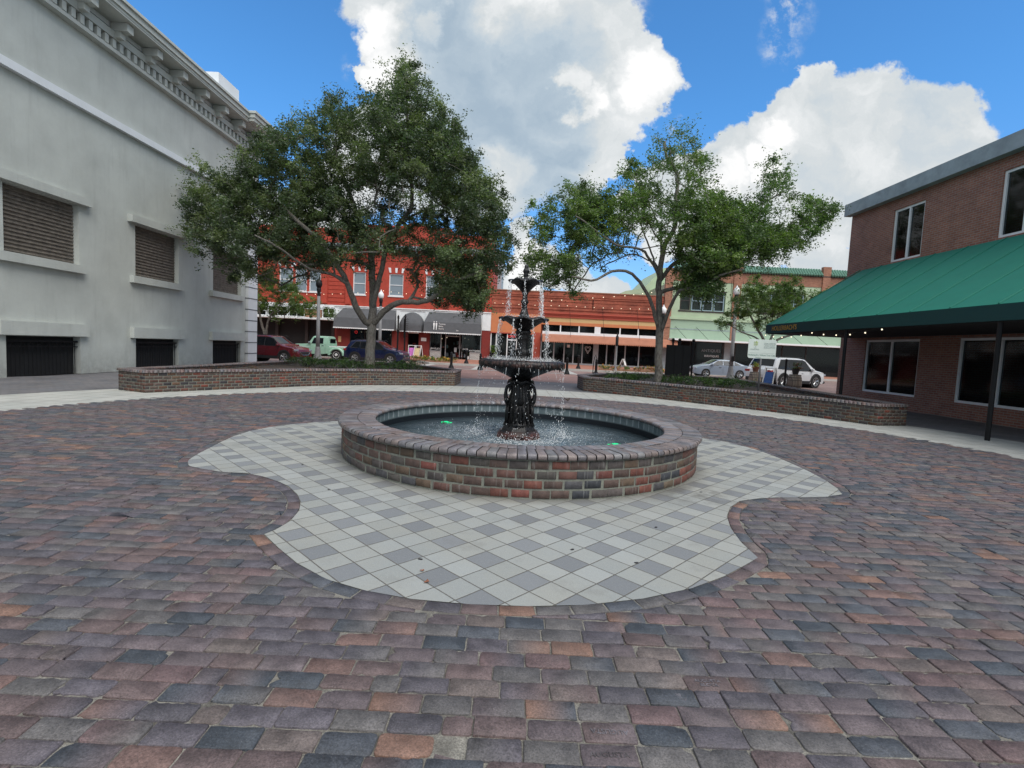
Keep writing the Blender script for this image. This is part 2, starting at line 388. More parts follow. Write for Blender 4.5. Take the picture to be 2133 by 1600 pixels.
M_REDWK = tex_brick_mat('red_sidewalk_brick', (0.33, 0.13, 0.085), (0.40, 0.17, 0.11), (0.22, 0.13, 0.10), 0.2, 0.1, 0.006, extra=(0.30, 0.2, 0.16, 0.4), vscale=0.7)
M_CONC = pm('pale_concrete', (0.42, 0.41, 0.385), 0.85, var=0.12, scale=1.5, bump=0.3, bscale=60, dirt=0.3)
M_RING = tex_brick_mat('pale_ring_pavers', (0.36, 0.37, 0.345), (0.43, 0.43, 0.40), (0.17, 0.16, 0.14), 0.45, 0.45, 0.008, off=0.0, extra=(0.26, 0.255, 0.24, 0.45), var=0.25, rough=0.85)
M_ROAD = tex_brick_mat('street_paving', (0.20, 0.13, 0.115), (0.27, 0.17, 0.15), (0.13, 0.11, 0.10), 0.22, 0.11, 0.006, extra=(0.26, 0.23, 0.21, 0.5), vscale=0.5)
M_SOIL = grit_mat('planter_soil', (0.035, 0.025, 0.02), (0.09, 0.065, 0.045))
M_MULCH = grit_mat('pine_mulch', (0.16, 0.075, 0.035), (0.32, 0.17, 0.09))

# ------------------------------------------------------------------ geometry of the plaza
FX, FY = 0.143, 7.936; RB = 2.714; HR = 0.50
front = [(-1.95,4.0),(-1.72,3.75),(-1.47,3.5),(-1.18,3.28),(-0.88,3.15),(-0.56,3.07),(-0.19,3.04),(0.17,3.05),(0.53,3.1),(0.93,3.22),(1.31,3.4),(1.63,3.62),(1.93,3.88),(2.06,4.0)]
lobeR = [(2.06,4.0),(2.07,4.32),(2.13,4.68),(2.24,5.03),(2.41,5.35),(2.63,5.61),(2.91,5.75),(3.16,5.83),(3.45,5.88),(3.85,5.97),(4.12,6.12)]
sideR = [(4.24,6.4),(4.35,6.85),(4.41,7.3),(4.44,7.8),(4.45,8.3),(4.42,8.75),(4.34,9.15),(4.2,9.5),(3.98,9.78),(3.75,9.93)]
sideL = [(-3.4,9.86),(-3.72,9.62),(-4.02,9.28),(-4.25,8.85),(-4.36,8.4),(-4.36,7.9),(-4.28,7.4),(-4.2,7.0),(-4.12,6.6),(-4.02,6.25)]
lobeRb = [(3.45,9.98),(3.2,10.05),(2.9,10.15),(2.6,10.4),(2.35,10.8),(2.2,11.3),(2.2,11.75)]
back = [(FX+2.55*math.sin(a), 10.3+2.55*math.cos(a)) for a in [R(x) for x in range(50, -51, -10)]]
mir = lambda L: [(2*FX-x, y) for x, y in reversed(L)]
OUT = front[:-1]+lobeR+sideR+lobeRb+back+mir(lobeRb)+sideL+[(-3.85,6.0),(-3.6,5.88),(-3.29,5.79),(-3.05,5.80),(-2.8,5.69),(-2.52,5.5),(-2.35,5.35),(-2.14,5.08),(-2.01,4.85),(-1.92,4.6),(-1.88,4.32),(-1.91,4.1)]
def resample(P, step, closed=True):
    P = np.array(P, float); 
    if closed: P = np.vstack([P, P[:1]])
    d = np.r_[0, np.cumsum(np.hypot(*np.diff(P, axis=0).T))]; n = max(2, int(round(d[-1]/step)))
    s = np.linspace(0, d[-1], n+1); Q = np.c_[np.interp(s, d, P[:, 0]), np.interp(s, d, P[:, 1])]
    return Q[:-1] if closed else Q
OUTp = np.array(OUT)
def inside(P, poly):
    x, y = P[:, 0], P[:, 1]; r = np.zeros(len(P), bool); n = len(poly)
    for i in range(n):
        x1, y1 = poly[i]; x2, y2 = poly[(i+1) % n]
        if y1 == y2: continue
        c = ((y1 > y) != (y2 > y)) & (x < (x2-x1)*(y-y1)/(y2-y1)+x1); r ^= c
    return r
def sdist(P, poly):      # signed distance (positive outside) and nearest boundary point
    A = poly; B = np.roll(poly, -1, axis=0); best = np.full(len(P), 1e9); near = np.zeros((len(P), 2))
    for a, b in zip(A, B):
        ab = b-a; t = np.clip(((P-a)@ab)/(ab@ab+1e-12), 0, 1); q = a+t[:, None]*ab; d = np.hypot(*(P-q).T)
        k = d < best; best[k] = d[k]; near[k] = q[k]
    return np.where(inside(P, poly), -best, best), near
# border course of bricks round the pale pavers
PAL = np.array([(0.1147, 0.0922, 0.0973), (0.1212, 0.0883, 0.0862), (0.0969, 0.0867, 0.099), (0.0718, 0.0779, 0.0903), (0.0549, 0.0631, 0.0754), (0.1196, 0.1114, 0.1094), (0.1527, 0.0972, 0.0848), (0.1822, 0.1083, 0.0815), (0.1009, 0.0946, 0.0946), (0.1339, 0.1092, 0.101), (0.0818, 0.0757, 0.086), (0.1329, 0.0898, 0.0898)])
PW = np.array([.18,.15,.14,.10,.06,.10,.045,.03,.09,.05,.06,.05]); PW = PW/PW.sum()
rs = np.random.RandomState(11)
V = []; Fc = []; Fl = []; Cc = []
def add_paver(poly, z0=0.0, tilt=(0, 0), col=None, col2=None, chamf=0.007, depth=0.03):
    """one paving brick from its outline (k,2), rounded top edge"""
    k = len(poly); c = poly.mean(0); d = poly-c; L = np.hypot(*d.T)[:, None]+1e-9
    inn = poly-d/L*chamf*1.0
    b = sum(len(x) for x in V)
    top = z0+(inn-c)@np.array(tilt); 
    r1 = np.c_[inn, top]; r2 = np.c_[poly, z0+(poly-c)@np.array(tilt)-chamf]; r3 = np.c_[poly, np.full(k, z0-depth)]
    V.append(np.vstack([r1, r2, r3])); i = np.arange(k); j = (i+1) % k
    Fc.append(b+i); Fl.append(np.array([k]))
    Fc.append((b+np.c_[k+i, k+j, j, i]).ravel()); Fl.append(np.full(k, 4)); Fc.append((b+np.c_[2*k+i, 2*k+j, k+j, k+i]).ravel()); Fl.append(np.full(k, 4))
    if col2 is None: cc = np.repeat(col[None], 3*k, 0)
    else:
        tt = np.clip((d[:, 0]/0.2+0.5), 0, 1)[:, None]; tt = np.vstack([tt]*3); cc = col*(1-tt)+col2*tt
    Cc.append(cc)
def rect_outline(cx, cy, w, h, rough, nx, ny, rad):
    pts = []; r = min(rad, h*.3)
    for (sx, sy), (ux, uy), L in (((-1, -1), (1, 0), w), ((1, -1), (0, 1), h), ((1, 1), (-1, 0), w), ((-1, 1), (0, -1), h)):
        x0, y0 = sx*w/2, sy*h/2; n = nx if ux else ny
        vx, vy = -uy, ux
        pts.append((x0+ux*r*.3+vx*r*.3, y0+uy*r*.3+vy*r*.3))
        for t in np.linspace(r, L-r, n+1): pts.append((x0+ux*t, y0+uy*t))
    P = np.array(pts)+rs.uniform(-rough, rough, (len(pts), 2))
    return P
NB = []
def paving():
    bl, bp = 0.2315, 0.1186; Rd = 9.4
    ring = OUTp; outer, _n = None, None
    # border bricks
    Q = resample(OUT, 0.226); n = len(Q); Qn = np.roll(Q, -1, 0); Qp = np.roll(Q, 1, 0)
    T = Qn-Qp; T /= np.hypot(*T.T)[:, None]; N = np.c_[T[:, 1], -T[:, 0]]
    if inside((Q[:1]+N[:1]*0.05), ring)[0]: N = -N
    W_ = 0.112
    for i in range(n):
        j = (i+1) % n
        a, b = Q[i]+N[i]*0.004, Q[j]+N[j]*0.004; c, d = Q[j]+N[j]*W_, Q[i]+N[i]*W_
        g = 0.022; pts = [a+(b-a)*s for s in (g, .33, .66, 1-g)]+[b+(c-b)*.5+(a-b)*g]+[d+(c-d)*s for s in (1-g, .66, .33, g)]+[a+(d-a)*.5+(b-a)*g]
        P = np.array(pts)+rs.uniform(-.002, .002, (10, 2)); col = PAL[rs.choice(12, p=PW)]*rs.uniform(.85, 1.15)
        add_paver(P, rs.uniform(-.003, .002), rs.uniform(-.012, .012, 2), col)
    rows = int(2*Rd/bp)+2
    y0 = 1.97+bp*0.5
    k0 = int((FY-Rd-y0)/bp)
    for k in range(k0, k0+rows):
        y = y0+k*bp+rs.uniform(-.004, .004); off = (k % 2)*0.5+rs.uniform(-.10, .10)
        half2 = Rd*Rd-(y-FY)**2
        if half2 <= 0: continue
        h2 = math.sqrt(half2); x = FX-h2+off*bl-bl
        while x < FX+h2:
            w = bl*rs.choice([1, 1, 1, 1, 1, 1, 1, 1.03, 0.98, 1, 1, 1, 0.97, 1.02, 1, 1, 0.55]); cx = x+w/2; x += w
            if math.hypot(cx-FX, y-FY) < RB-0.12: continue
            near = y < 5.6 or (abs(cx-FX) < 3.8 and y < 6.4)
            ww, hh = w-rs.uniform(.004, .011), bp-rs.uniform(.003, .009)
            if near:
                P = rect_outline(0, 0, ww, hh, .0016, 9, 4, rs.choice([.003, .006, .010, .018]))
                if rs.rand() < 0.3:        # a chipped corner
                    q = P[rs.randint(len(P))]; dd = np.hypot(*(P-q).T); m_ = dd < .035; P[m_] *= (1-(0.035-dd[m_])*rs.uniform(3, 9))[:, None]
                if rs.rand() < 0.2:        # a spalled long edge
                    sgn = rs.choice([-1, 1]); m_ = (P[:, 1]*sgn > hh*0.4); P[m_, 1] -= sgn*rs.uniform(0, .014, m_.sum())
            else: P = rect_outline(0, 0, ww, hh, .0015, 2, 1, rs.uniform(.006, .02))
            an = rs.normal(0, .006); ca, sa = math.cos(an), math.sin(an); P = P@np.array([[ca, sa], [-sa, ca]])+np.array([cx, y+rs.uniform(-.002, .002)])
            NB.append((P, cx, y, near, hh))
    # trim against the border and the basin
    polyo = Q+N*(W_+0.008); polyo = np.array(polyo)
    cen = np.array([[b[1], b[2]] for b in NB]); close = (np.hypot(cen[:, 0]-FX, cen[:, 1]-FY) < 5.6)
    sd_c = np.full(len(NB), 9.0); idx = np.where(close)[0]; s_, _ = sdist(cen[idx], polyo); sd_c[idx] = s_
    for bi, (P, cx, y, near, hh) in enumerate(NB):
        if sd_c[bi] < -0.12: continue
        if sd_c[bi] < 0.2:
            s_, nr = sdist(P, polyo); m_ = s_ < 0
            if m_.any():
                if m_.mean() > .8: continue
                P = P.copy(); P[m_] = nr[m_]
                x_, y_ = P[:, 0], P[:, 1]; ar = 0.5*abs((x_*np.roll(y_, -1)-np.roll(x_, -1)*y_).sum())
                keep = [0]
                for q in range(1, len(P)):
                    if np.hypot(*(P[q]-P[keep[-1]])) > .004 and np.hypot(*(P[q]-P[0])) > .004: keep.append(q)
                P = P[keep]; pe = np.hypot(*(P-np.roll(P, 1, 0)).T).sum()
                if ar < 0.0022 or len(P) < 4 or ar/pe < .009: continue
        col = PAL[rs.choice(12, p=PW)]*rs.uniform(.88, 1.12); col2 = None
        if near and rs.rand() < .3: col2 = PAL[rs.choice(12, p=PW)]*rs.uniform(.9, 1.1)
        dz = rs.normal(0, .0028); 
        add_paver(P, dz, rs.normal(0, .011, 2), col, col2, chamf=0.003 if near else 0.004)
paving()
o = npmesh('brick_paving', np.vstack(V), np.concatenate(Fc), M_PAVE, cols=np.vstack(Cc), flen=np.concatenate(Fl)); tag(o, kind='structure'); PAVING = o
# worn maker's lettering pressed into some of the near bricks
M_LET = pm('worn_lettering', (0.075, 0.068, 0.072), 0.9, var=0.7, scale=30)
M_LET2 = pm('pale_lettering', (0.145, 0.135, 0.15), 0.9, var=0.7, scale=30)
cand = [b for b in NB if b[3] and np.ptp(b[0][:, 0]) > .2 and b[2] < 2.5 and abs(b[1]-0.07) < b[2]*0.55 and math.hypot(b[1]-FX, b[2]-FY) > 4.95]
pick = rnd.sample(cand, min(15, len(cand)))
import_letters = []
for i, (P, cx, y, near, hh) in enumerate(pick):
    fl = -1 if rnd.random() < .55 else 1
    body = 'AUGUSTA' if i % 6 else 'AUGUSTA\nBLOCK'
    t = text('lettering', body, 0.037 if '\n' not in body else 0.03, M_LET if i % 3 else M_LET2, face_mat((cx, y, 0.0012), (fl, 0.02, 0), (0, fl, 0)), PAVING, ext=0.0009, width=0.95)
print('bricks', len(NB))
# ground sheets
def sheet(name, pts, z, mat, kind='structure', parent=None):
    b = MB(); b.add([(x, y, z) for x, y in pts], [tuple(range(len(pts)))]); o = b.build(name, mat, parent)
    if kind: tag(o, kind=kind)
    return o
def annulus(name, r0, r1, z, mat, n=120, c=(FX, FY)):
    b = MB(); v = []; f = []
    for i in range(n):
        a = 2*math.pi*i/n; v += [(c[0]+r0*math.cos(a), c[1]+r0*math.sin(a), z), (c[0]+r1*math.cos(a), c[1]+r1*math.sin(a), z)]
    for i in range(n):
        j = (i+1) % n; f.append((2*i, 2*i+1, 2*j+1, 2*j))
    b.add(v, f); o = b.build(name, mat); tag(o, kind='structure'); return o
g = sheet('ground', [(-900,-300),(900,-300),(900,1500),(-900,1500)], -0.05, M_GREYBR)
annulus('joint_sand_bed', 0.5, 9.42, -0.009, M_SAND)
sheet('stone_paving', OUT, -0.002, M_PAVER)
annulus('paver_ring', 9.4, 12.1, -0.004, M_RING)
sheet('grey_brick_plaza', [(-15,-12),(16,-12),(16,26),(-15,26)], -0.03, M_GREYBR)
sheet('red_brick_plaza', [(-15,24.8),(16,24.8),(16,34.6),(-15,34.6)], -0.025, M_REDPV)
annulus('grey_brick_apron', 12.1, 17.2, -0.012, M_GREYBR)
sheet('road', [(-120,34.6),(120,34.6),(120,47),(-120,47)], -0.02, M_ROAD)
sheet('road', [(-60,29.8),(-15,29.8),(-15,34.6),(-60,34.6)], -0.02, M_ROAD)
sheet('road', [(16,24),(80,24),(80,34.6),(16,34.6)], -0.018, M_ROAD)
# far pavement with kerb and the bulge at the crossing
b = MB(); b.prism([(-120,45.2),(-9.2,45.2),(-6.6,40.6),(13.4,40.6),(15.2,45.2),(120,45.2),(120,75),(-120,75)], -0.02, 0.14); o = b.build('sidewalk', M_REDWK); tag(o, kind='structure')
b = MB(); b.prism([(-120,44.98),(-9.3,44.98),(-6.7,40.38),(13.5,40.38),(15.35,44.98),(120,44.98),(120,45.2),(15.2,45.2),(13.4,40.6),(-6.6,40.6),(-9.2,45.2),(-120,45.2)], -0.02, 0.145); o = b.build('kerb', M_CONC); tag(o, kind='structure')
for x in (-2.6, 4.2):
    sheet('crosswalk_band', [(x-.28,34.7),(x+.28,34.7),(x+.28,40.3),(x-.28,40.3)], -0.014, M_CONC)
for x0, x1 in ((-7.2,-6.4),(8.2,9.0)):
    sheet('crosswalk_band', [(x0,34.7),(x1,34.7),(x1+.3,40.3),(x0+.3,40.3)], -0.014, M_CONC)
sheet('kerb_band', [(-15,34.3),(16,34.3),(16,34.75),(-15,34.75)], -0.010, M_CONC)
sheet('street_edge_band', [(-60,30.0),(-14.8,30.0),(-14.8,31.0),(-60,31.0)], -0.011, M_CONC)
sheet('parking_edge_band', [(-15,36.6),(-7.2,36.6),(-7.2,36.9),(-15,36.9)], -0.013, M_CONC)

# ------------------------------------------------------------------ wall bricks
WP = np.array([(.088,.056,.046),(.075,.062,.058),(.058,.056,.060),(.13,.045,.032),(.14,.045,.035),(.095,.064,.043),(.078,.068,.060),(.035,.038,.045),(.105,.050,.040),(.10,.075,.052)])
WW = np.array([.24,.17,.12,.08,.03,.1,.09,.04,.11,.02])
def wall_bricks(items, name, mat, parent, pal=WP, pw=WW, bev=0.008, rough=0.002, nd=0.05):
    """items: (centre(3), tangent(2), normal(2), length, height)"""
    vs = []; fs = []; cs = []; off = 0
    pw = np.array(pw)/np.sum(pw)
    for c, t, nrm, l, h in items:
        t3 = np.array([t[0], t[1], 0.]); n3 = np.array([nrm[0], nrm[1], 0.]); u3 = np.array([0, 0, 1.])
        k = []
        for (du, dv, dn) in ((1, 1, 0), (0, 0, -bev), (0, 0, -nd)):
            for sx, sy in ((-1, -1), (-.4, -1), (.3, -1), (1, -1), (1, 1), (.4, 1), (-.3, 1), (-1, 1)):
                a = l/2-(bev*du); bq = h/2-(bev*dv)
                k.append(np.array(c)+t3*sx*a+u3*sy*bq+n3*dn+rs.uniform(-rough, rough, 3)*(1 if du else .5))
        vs += k; i = np.arange(8); j = (i+1) % 8
        fs.append(list(off+i)); fs += [list(x) for x in (off+np.c_[8+i, 8+j, j, i])]; fs += [list(x) for x in (off+np.c_[16+i, 16+j, 8+j, 8+i])]
        col = pal[rs.choice(len(pal), p=pw)]*rs.uniform(.8, 1.2); cs += [col]*24; off += 24
    fl = [len(f) for f in fs]
    return npmesh(name, np.array(vs), np.concatenate(fs), mat, parent, np.array(cs), flen=fl)

# ------------------------------------------------------------------ the fountain
FT = empty('fountain', (FX, FY, 0), 0, 'three-tier dark cast iron fountain splashing into a round brick basin', 'fountain')
def loc(o): o.matrix_parent_inverse = Matrix.Translation((-FX, -FY, 0)); return o
items = []; nb = 76
for k in range(4):
    for i in range(nb):
        a = 2*math.pi*(i+0.5*(k % 2)+rs.uniform(-.06, .06)+k*.13)/nb; Rw = RB-0.055
        items.append(((FX+Rw*math.cos(a), FY+Rw*math.sin(a), 0.055+k*0.1045+rs.uniform(-.003, .003)), (-math.sin(a), math.cos(a)), (math.cos(a), math.sin(a)), 2*math.pi*Rw/nb-rs.uniform(.016, .032), 0.085+rs.uniform(-.006, .004)))
def drip_mat():
    t = NT('basin_wall_brick'); co = t.coord(); c = t.attr()
    a = t.noise(co, 14, 4, 0.6); b = t.noise(co, 120, 3, 0.7)
    x = t.n('ShaderNodeVectorMath', operation='SCALE'); t.l(c, x.inputs[0]); t.l(t.m('MULTIPLY', t.map(a, .3, .7, .7, 1.3), t.map(b, .3, .7, .8, 1.2)), x.inputs['Scale'])
    mp = t.n('ShaderNodeMapping'); t.l(co, mp.inputs[0]); mp.inputs['Scale'].default_value = (34, 34, 2.2)
    st = t.m('MULTIPLY', t.map(t.noise(mp.outputs[0], 1.0, 4, 0.6), .58, .74), t.map(t.noise(co, 2.3, 3), .42, .6))
    cc = t.mix(t.m('MULTIPLY', st, .55), x.outputs[0], (.36, .36, .34))
    t.set('Base Color', cc); t.set('Roughness', .7); t.bump(t.m('ADD', a, b), .6, .006); return t.mat
M_BASINB = drip_mat()
wb = wall_bricks(items, 'basin_wall', M_BASINB, FT, bev=0.007, rough=.0028); loc(wb)
b = MB(); b.lathe([(RB-.062, -.03), (RB-.064, .43)], 160, (FX, FY, 0), cap=False); o = b.build('mortar', M_MORTAR, wb)
# cap: two rings of bullnose bricks
CP = np.array([(.165,.145,.148),(.15,.14,.15),(.175,.145,.14),(.17,.135,.125),(.145,.14,.152),(.17,.165,.168)])
def cap_ring(name, ra, rb, n, outer, zt=HR):
    vs = []; fs = []; cs = []; off = 0
    for i in range(n):
        a0 = 2*math.pi*i/n; a1 = 2*math.pi*(i+1)/n; g = .0035/((ra+rb)/2)*1.1*(1+rs.uniform(-.3, 1.2)); a0 += g; a1 -= g; dz = rs.normal(0, .0016)
        nose = []
        if outer: nose = [(ra, 0), (rb-.03, 0), (rb-.012, -.006), (rb-.002, -.02), (rb, -.038), (rb-.006, -.055), (rb-.02, -.066), (rb-.05, -.068)]
        else: nose = [(rb, 0), (ra+.03, 0), (ra+.012, -.006), (ra+.002, -.02), (ra, -.038), (ra+.006, -.055), (ra+.02, -.066), (ra+.05, -.068)]
        K = len(nose)
        for a in (a0, a0+(a1-a0)*.06, a1-(a1-a0)*.06, a1):
            e = a in (a0, a1)
            for r, z in nose: vs.append((FX+r*math.cos(a), FY+r*math.sin(a), zt+z+dz-(.004 if e else 0)))
        for s in range(3):
            for k in range(K-1):
                q = [off+s*K+k, off+s*K+k+1, off+(s+1)*K+k+1, off+(s+1)*K+k]; fs.append(q if outer else q[::-1])
        fs.append([off+k for k in range(K)]); fs.append([off+3*K+k for k in range(K)][::-1])
        cs += [CP[rs.randint(6)]*rs.uniform(.85, 1.15)*(1.0 if outer else 1.12)]*(4*K); off += 4*K
    o = npmesh(name, np.array(vs), np.concatenate(fs), M_CAP, FT, np.array(cs), flen=[len(f) for f in fs]); loc(o); return o
cap_ring('outer_coping', RB-.262, RB, 158, True)
cap_ring('inner_coping', RB-.52, RB-.27, 138, False)
b = MB(); b.lathe([(RB-.05, HR-.07), (RB-.05, HR-.012), (RB-.48, HR-.012), (RB-.48, HR-.07)], 160, (FX, FY, 0), cap=False)
M_JOINT = pm('dark_joint', (0.045, 0.04, 0.038), .9); loc(b.build('coping_joint', M_JOINT, FT))
# tiled inner face
RI = RB-.475
def liner_mat():
    t = NT('basin_lining'); co = t.coord(); s = t.n('ShaderNodeSeparateXYZ'); t.l(co, s.inputs[0])
    x = t.m('SUBTRACT', s.outputs[0], FX); y = t.m('SUBTRACT', s.outputs[1], FY)
    an = t.m('MULTIPLY', t.m('ARCTAN2', y, x), 86/(2*math.pi)); f = t.m('FRACT', an)
    gr = t.m('LESS_THAN', t.m('MINIMUM', f, t.m('SUBTRACT', 1, f)), t.m('ADD', .03, t.m('MULTIPLY', t.noise(co, 25, 3), .09)))
    w = t.n('ShaderNodeTexWhiteNoise', noise_dimensions='1D'); t.l(t.m('FLOOR', an), w.inputs['W'])
    c = t.mix(w.outputs['Value'], (.10, .135, .15), (.16, .20, .21)); c = t.mix(t.map(t.noise(co, 9, 5), .35, .7, 0, .6), c, (.22, .27, .27))
    band = t.map(s.outputs[2], .30, .325); gr = t.m('MULTIPLY', gr, band)
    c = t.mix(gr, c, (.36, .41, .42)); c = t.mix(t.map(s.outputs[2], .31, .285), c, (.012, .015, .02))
    t.set('Base Color', c); t.set('Roughness', .35); return t.mat
b = MB(); b.lathe([(RI, HR-.06), (RI, .02)], 160, (FX, FY, 0), cap=False); b.f = [f[::-1] for f in b.f]; loc(b.build('basin_lining', liner_mat(), FT))
# the pool: rippled surface, pale flecks paint foam and sparkle, dark floor below
ZW = 0.20
def water_mat():
    t = NT('pool_water'); co = t.coord(); bd = t.n('ShaderNodeVectorMath', operation='DISTANCE'); t.l(co, bd.inputs[0]); bd.inputs[1].default_value = (FX, FY, ZW)
    dist = bd.outputs['Value']
    mp = t.n('ShaderNodeMapping'); t.l(co, mp.inputs[0]); mp.inputs['Scale'].default_value = (1, 1, 1)
    a = t.noise(co, 8, 3, .6); b_ = t.noise(co, 22, 4, .8); c_ = t.noise(co, 95, 3, .7)
    act = t.map(dist, 2.25, 1.2, .25, 1.0)
    h = t.m('MULTIPLY', t.m('ADD', t.m('MULTIPLY', a, .5), t.m('ADD', t.m('MULTIPLY', b_, .6), t.m('MULTIPLY', c_, .22))), act)
    fo = t.m('MULTIPLY', t.map(t.noise(co, 30, 5, .85), .48, .60), t.m('MULTIPLY', t.map(dist, 2.1, .9), t.map(t.noise(co, 2.2, 3), .34, .6)))
    col = t.mix(t.map(dist, 2.1, .8), (.025, .038, .046), (.11, .17, .205))
    col = t.mix(t.m('MULTIPLY', fo, .95), col, (.75, .83, .87))
    t.set('Base Color', col); t.set('Roughness', t.m('ADD', .05, t.m('MULTIPLY', fo, .5))); t.b.inputs['IOR'].default_value = 1.33
    t.b.inputs['Specular IOR Level'].default_value = .6
    t.bump(h, 1.0, .11); return t.mat
N_ = 90; vs = []; fs = []
for k in range(45):
    r = .06+(RI-.06)*k/44
    for i in range(N_):
        a = 2*math.pi*i/N_; x, y = FX+r*math.cos(a), FY+r*math.sin(a)
        z = ZW+.007*math.sin(r*21-1)*math.exp(-((r-.9)/.9)**2)+.004*rs.normal()*(1 if r < 1.5 else .35)
        vs.append((x, y, z))
        if k: j = (i+1) % N_; fs.append(((k-1)*N_+i, k*N_+i, k*N_+j, (k-1)*N_+j))
o = npmesh('water', np.array(vs), np.array(fs), water_mat(), FT, smooth=True); loc(o)
# underwater lamps, lit green
M_GREEN = pm('green_lamp_glow', (.0, .5, .2), .4, emit=(0.0, 1.0, .32, .5)); M_BRASS = pm('lamp_housing', (.10, .09, .05), .4, .6)
def uwlamp(x, y):
    b = MB(); b.lathe([(.0001, .222), (.03, .221), (.05, .213), (.055, .198)], 16, (x, y, 0), cap=False)
    for i in range(10):
        a = i*.63; r = .06+.04*rnd.random(); b.sphere((x+r*math.cos(a)*1.2, y+r*math.sin(a)*.8, .205), .014+.012*rnd.random(), 4, sc=(1.4, 1, .3))  # emissive beads stand in for green glints on the water
    o = b.build('underwater_lamp', M_GREEN, FT, True); loc(o); bb = MB(); bb.lathe([(.085, .1), (.09, .205), (.082, .21)], 16, (x, y, 0)); h = bb.build('lamp_housing', M_BRASS, o)
uwlamp(-1.15, 9.05); uwlamp(1.62, 7.62)
# cast iron
def iron_mat():
    t = NT('wet_cast_iron'); co = t.coord(); a = t.noise(co, 8, 6, .7); b_ = t.noise(co, 45, 4, .7)
    c = t.mix(t.map(a, .42, .62), (.003, .003, .0035), (.011, .009, .009)); c = t.mix(t.map(b_, .55, .72, 0, .6), c, (.04, .043, .038))
    s = t.n('ShaderNodeSeparateXYZ'); t.l(co, s.inputs[0])
    ru = t.m('MULTIPLY', t.map(s.outputs[2], .33, .26), t.map(a, .4, .6)); c = t.mix(t.m('MULTIPLY', ru, .8), c, (.13, .045, .035))
    r2 = t.m('MULTIPLY', t.m('MULTIPLY', t.map(s.outputs[2], 1.28, 1.34), t.map(s.outputs[2], 1.44, 1.40)), t.map(t.noise(co, 14, 4), .45, .6)); c = t.mix(t.m('MULTIPLY', r2, .7), c, (.07, .035, .028))
    t.set('Base Color', c); t.set('Roughness', t.map(b_, .35, .65, .15, .5)); t.set('Metallic', .0); t.b.inputs['Specular IOR Level'].default_value = .4
    t.bump(t.m('ADD', t.m('MULTIPLY', a, .7), b_), .55, .012); return t.mat
M_IRON = iron_mat()
cc0 = (FX-.005, FY, 0)
def flute(n, amp, pw=1): return lambda r, z, a, k: (r*(1+amp*math.cos(n*a)), z)
b = MB()   # stepped octagonal plinth
b.lathe([(.36, .10), (.36, .25), (.345, .262)], 8, cc0, phase=R(22.5)); b.lathe([(.345, .262), (.33, .285), (.315, .30), (.30, .315)], 8, cc0, phase=R(22.5)); b.lathe([(.285, .315), (.27, .345), (.25, .37), (.235, .40)], 8, cc0, phase=R(22.5))
loc(b.build('plinth', M_IRON, FT, auto=30))
b = MB()   # body with reed and leaf reliefs
def bodymod(r, z, a, k): return (r*(1+.05*math.cos(4*a+.4)+.03*math.sin(17*a+z*9)+.02*math.sin(31*a-z*40)), z)
b.lathe([(.235, .38), (.225, .42), (.20, .46), (.185, .55), (.18, .66), (.178, .74), (.17, .80), (.16, .85), (.145, .90), (.14, .96), (.138, 1.0), (.13, 1.04), (.14, 1.06)], 72, cc0, bodymod)
loc(b.build('pedestal', M_IRON, FT, True))
b = MB()   # collar of leaves under the big bowl
def crown(r, z, a, k): return (r*(1+.09*math.cos(8*a)*(k in (2, 3))), z-.02*(k == 3)*(1+math.cos(8*a)))
b.lathe([(.13, 1.04), (.15, 1.055), (.185, 1.075), (.205, 1.06), (.20, 1.10), (.16, 1.12), (.135, 1.14), (.15, 1.165)], 64, cc0, crown)
loc(b.build('leaf_collar', M_IRON, FT, True))
def bowl(name, prof, lobes, wob, parent=FT, n=128, amp=.03, gad=0, pin=0):
    b = MB()
    rmax = max(r for r, z in prof)
    def md(r, z, a, k):
        w = (r/rmax)**2; sc = math.cos(lobes*a+.3)
        rr_ = r*(1+amp*w*sc); zz = z-wob*w*w*(.5-.5*sc) if lobes else z
        if gad: rr_ += .006*math.cos(gad*a)*w
        return rr_, zz
    b.lathe(prof, n, cc0, md); o = b.build(name, M_IRON, parent, True); loc(o); return o
bowl('lower_bowl', [(.13, 1.12), (.16, 1.13), (.22, 1.16), (.30, 1.195), (.38, 1.23), (.46, 1.265), (.54, 1.295), (.60, 1.305), (.635, 1.295), (.66, 1.315), (.672, 1.35), (.666, 1.385), (.64, 1.41), (.60, 1.42), (.56, 1.405), (.50, 1.395), (.2, 1.385), (.05, 1.385)], 0, 0, amp=0, gad=64, n=256)
b = MB()   # hanging fringe of the rim
for i in range(96):
    a = 2*math.pi*i/96+rnd.uniform(-.02, .02); r = .645+rnd.uniform(-.012, .012); l = rnd.uniform(.03, .075)
    b.tube([(cc0[0]+r*math.cos(a), cc0[1]+r*math.sin(a), 1.36), (cc0[0]+(r+.004)*math.cos(a), cc0[1]+(r+.004)*math.sin(a), 1.345-l*.5), (cc0[0]+r*math.cos(a), cc0[1]+r*math.sin(a), 1.34-l)], [.024, .018, .004], 6)
loc(b.build('rim_fringe', M_IRON, FT, True))
b = MB(); b.lathe([(.13, 1.38), (.125, 1.42), (.10, 1.46), (.10, 1.50), (.112, 1.53), (.098, 1.56), (.09, 1.60), (.088, 1.70), (.092, 1.74), (.108, 1.77), (.095, 1.80), (.11, 1.825), (.125, 1.85), (.10, 1.88)], 48, cc0, flute(12, .05)); loc(b.build('middle_column', M_IRON, FT, True))
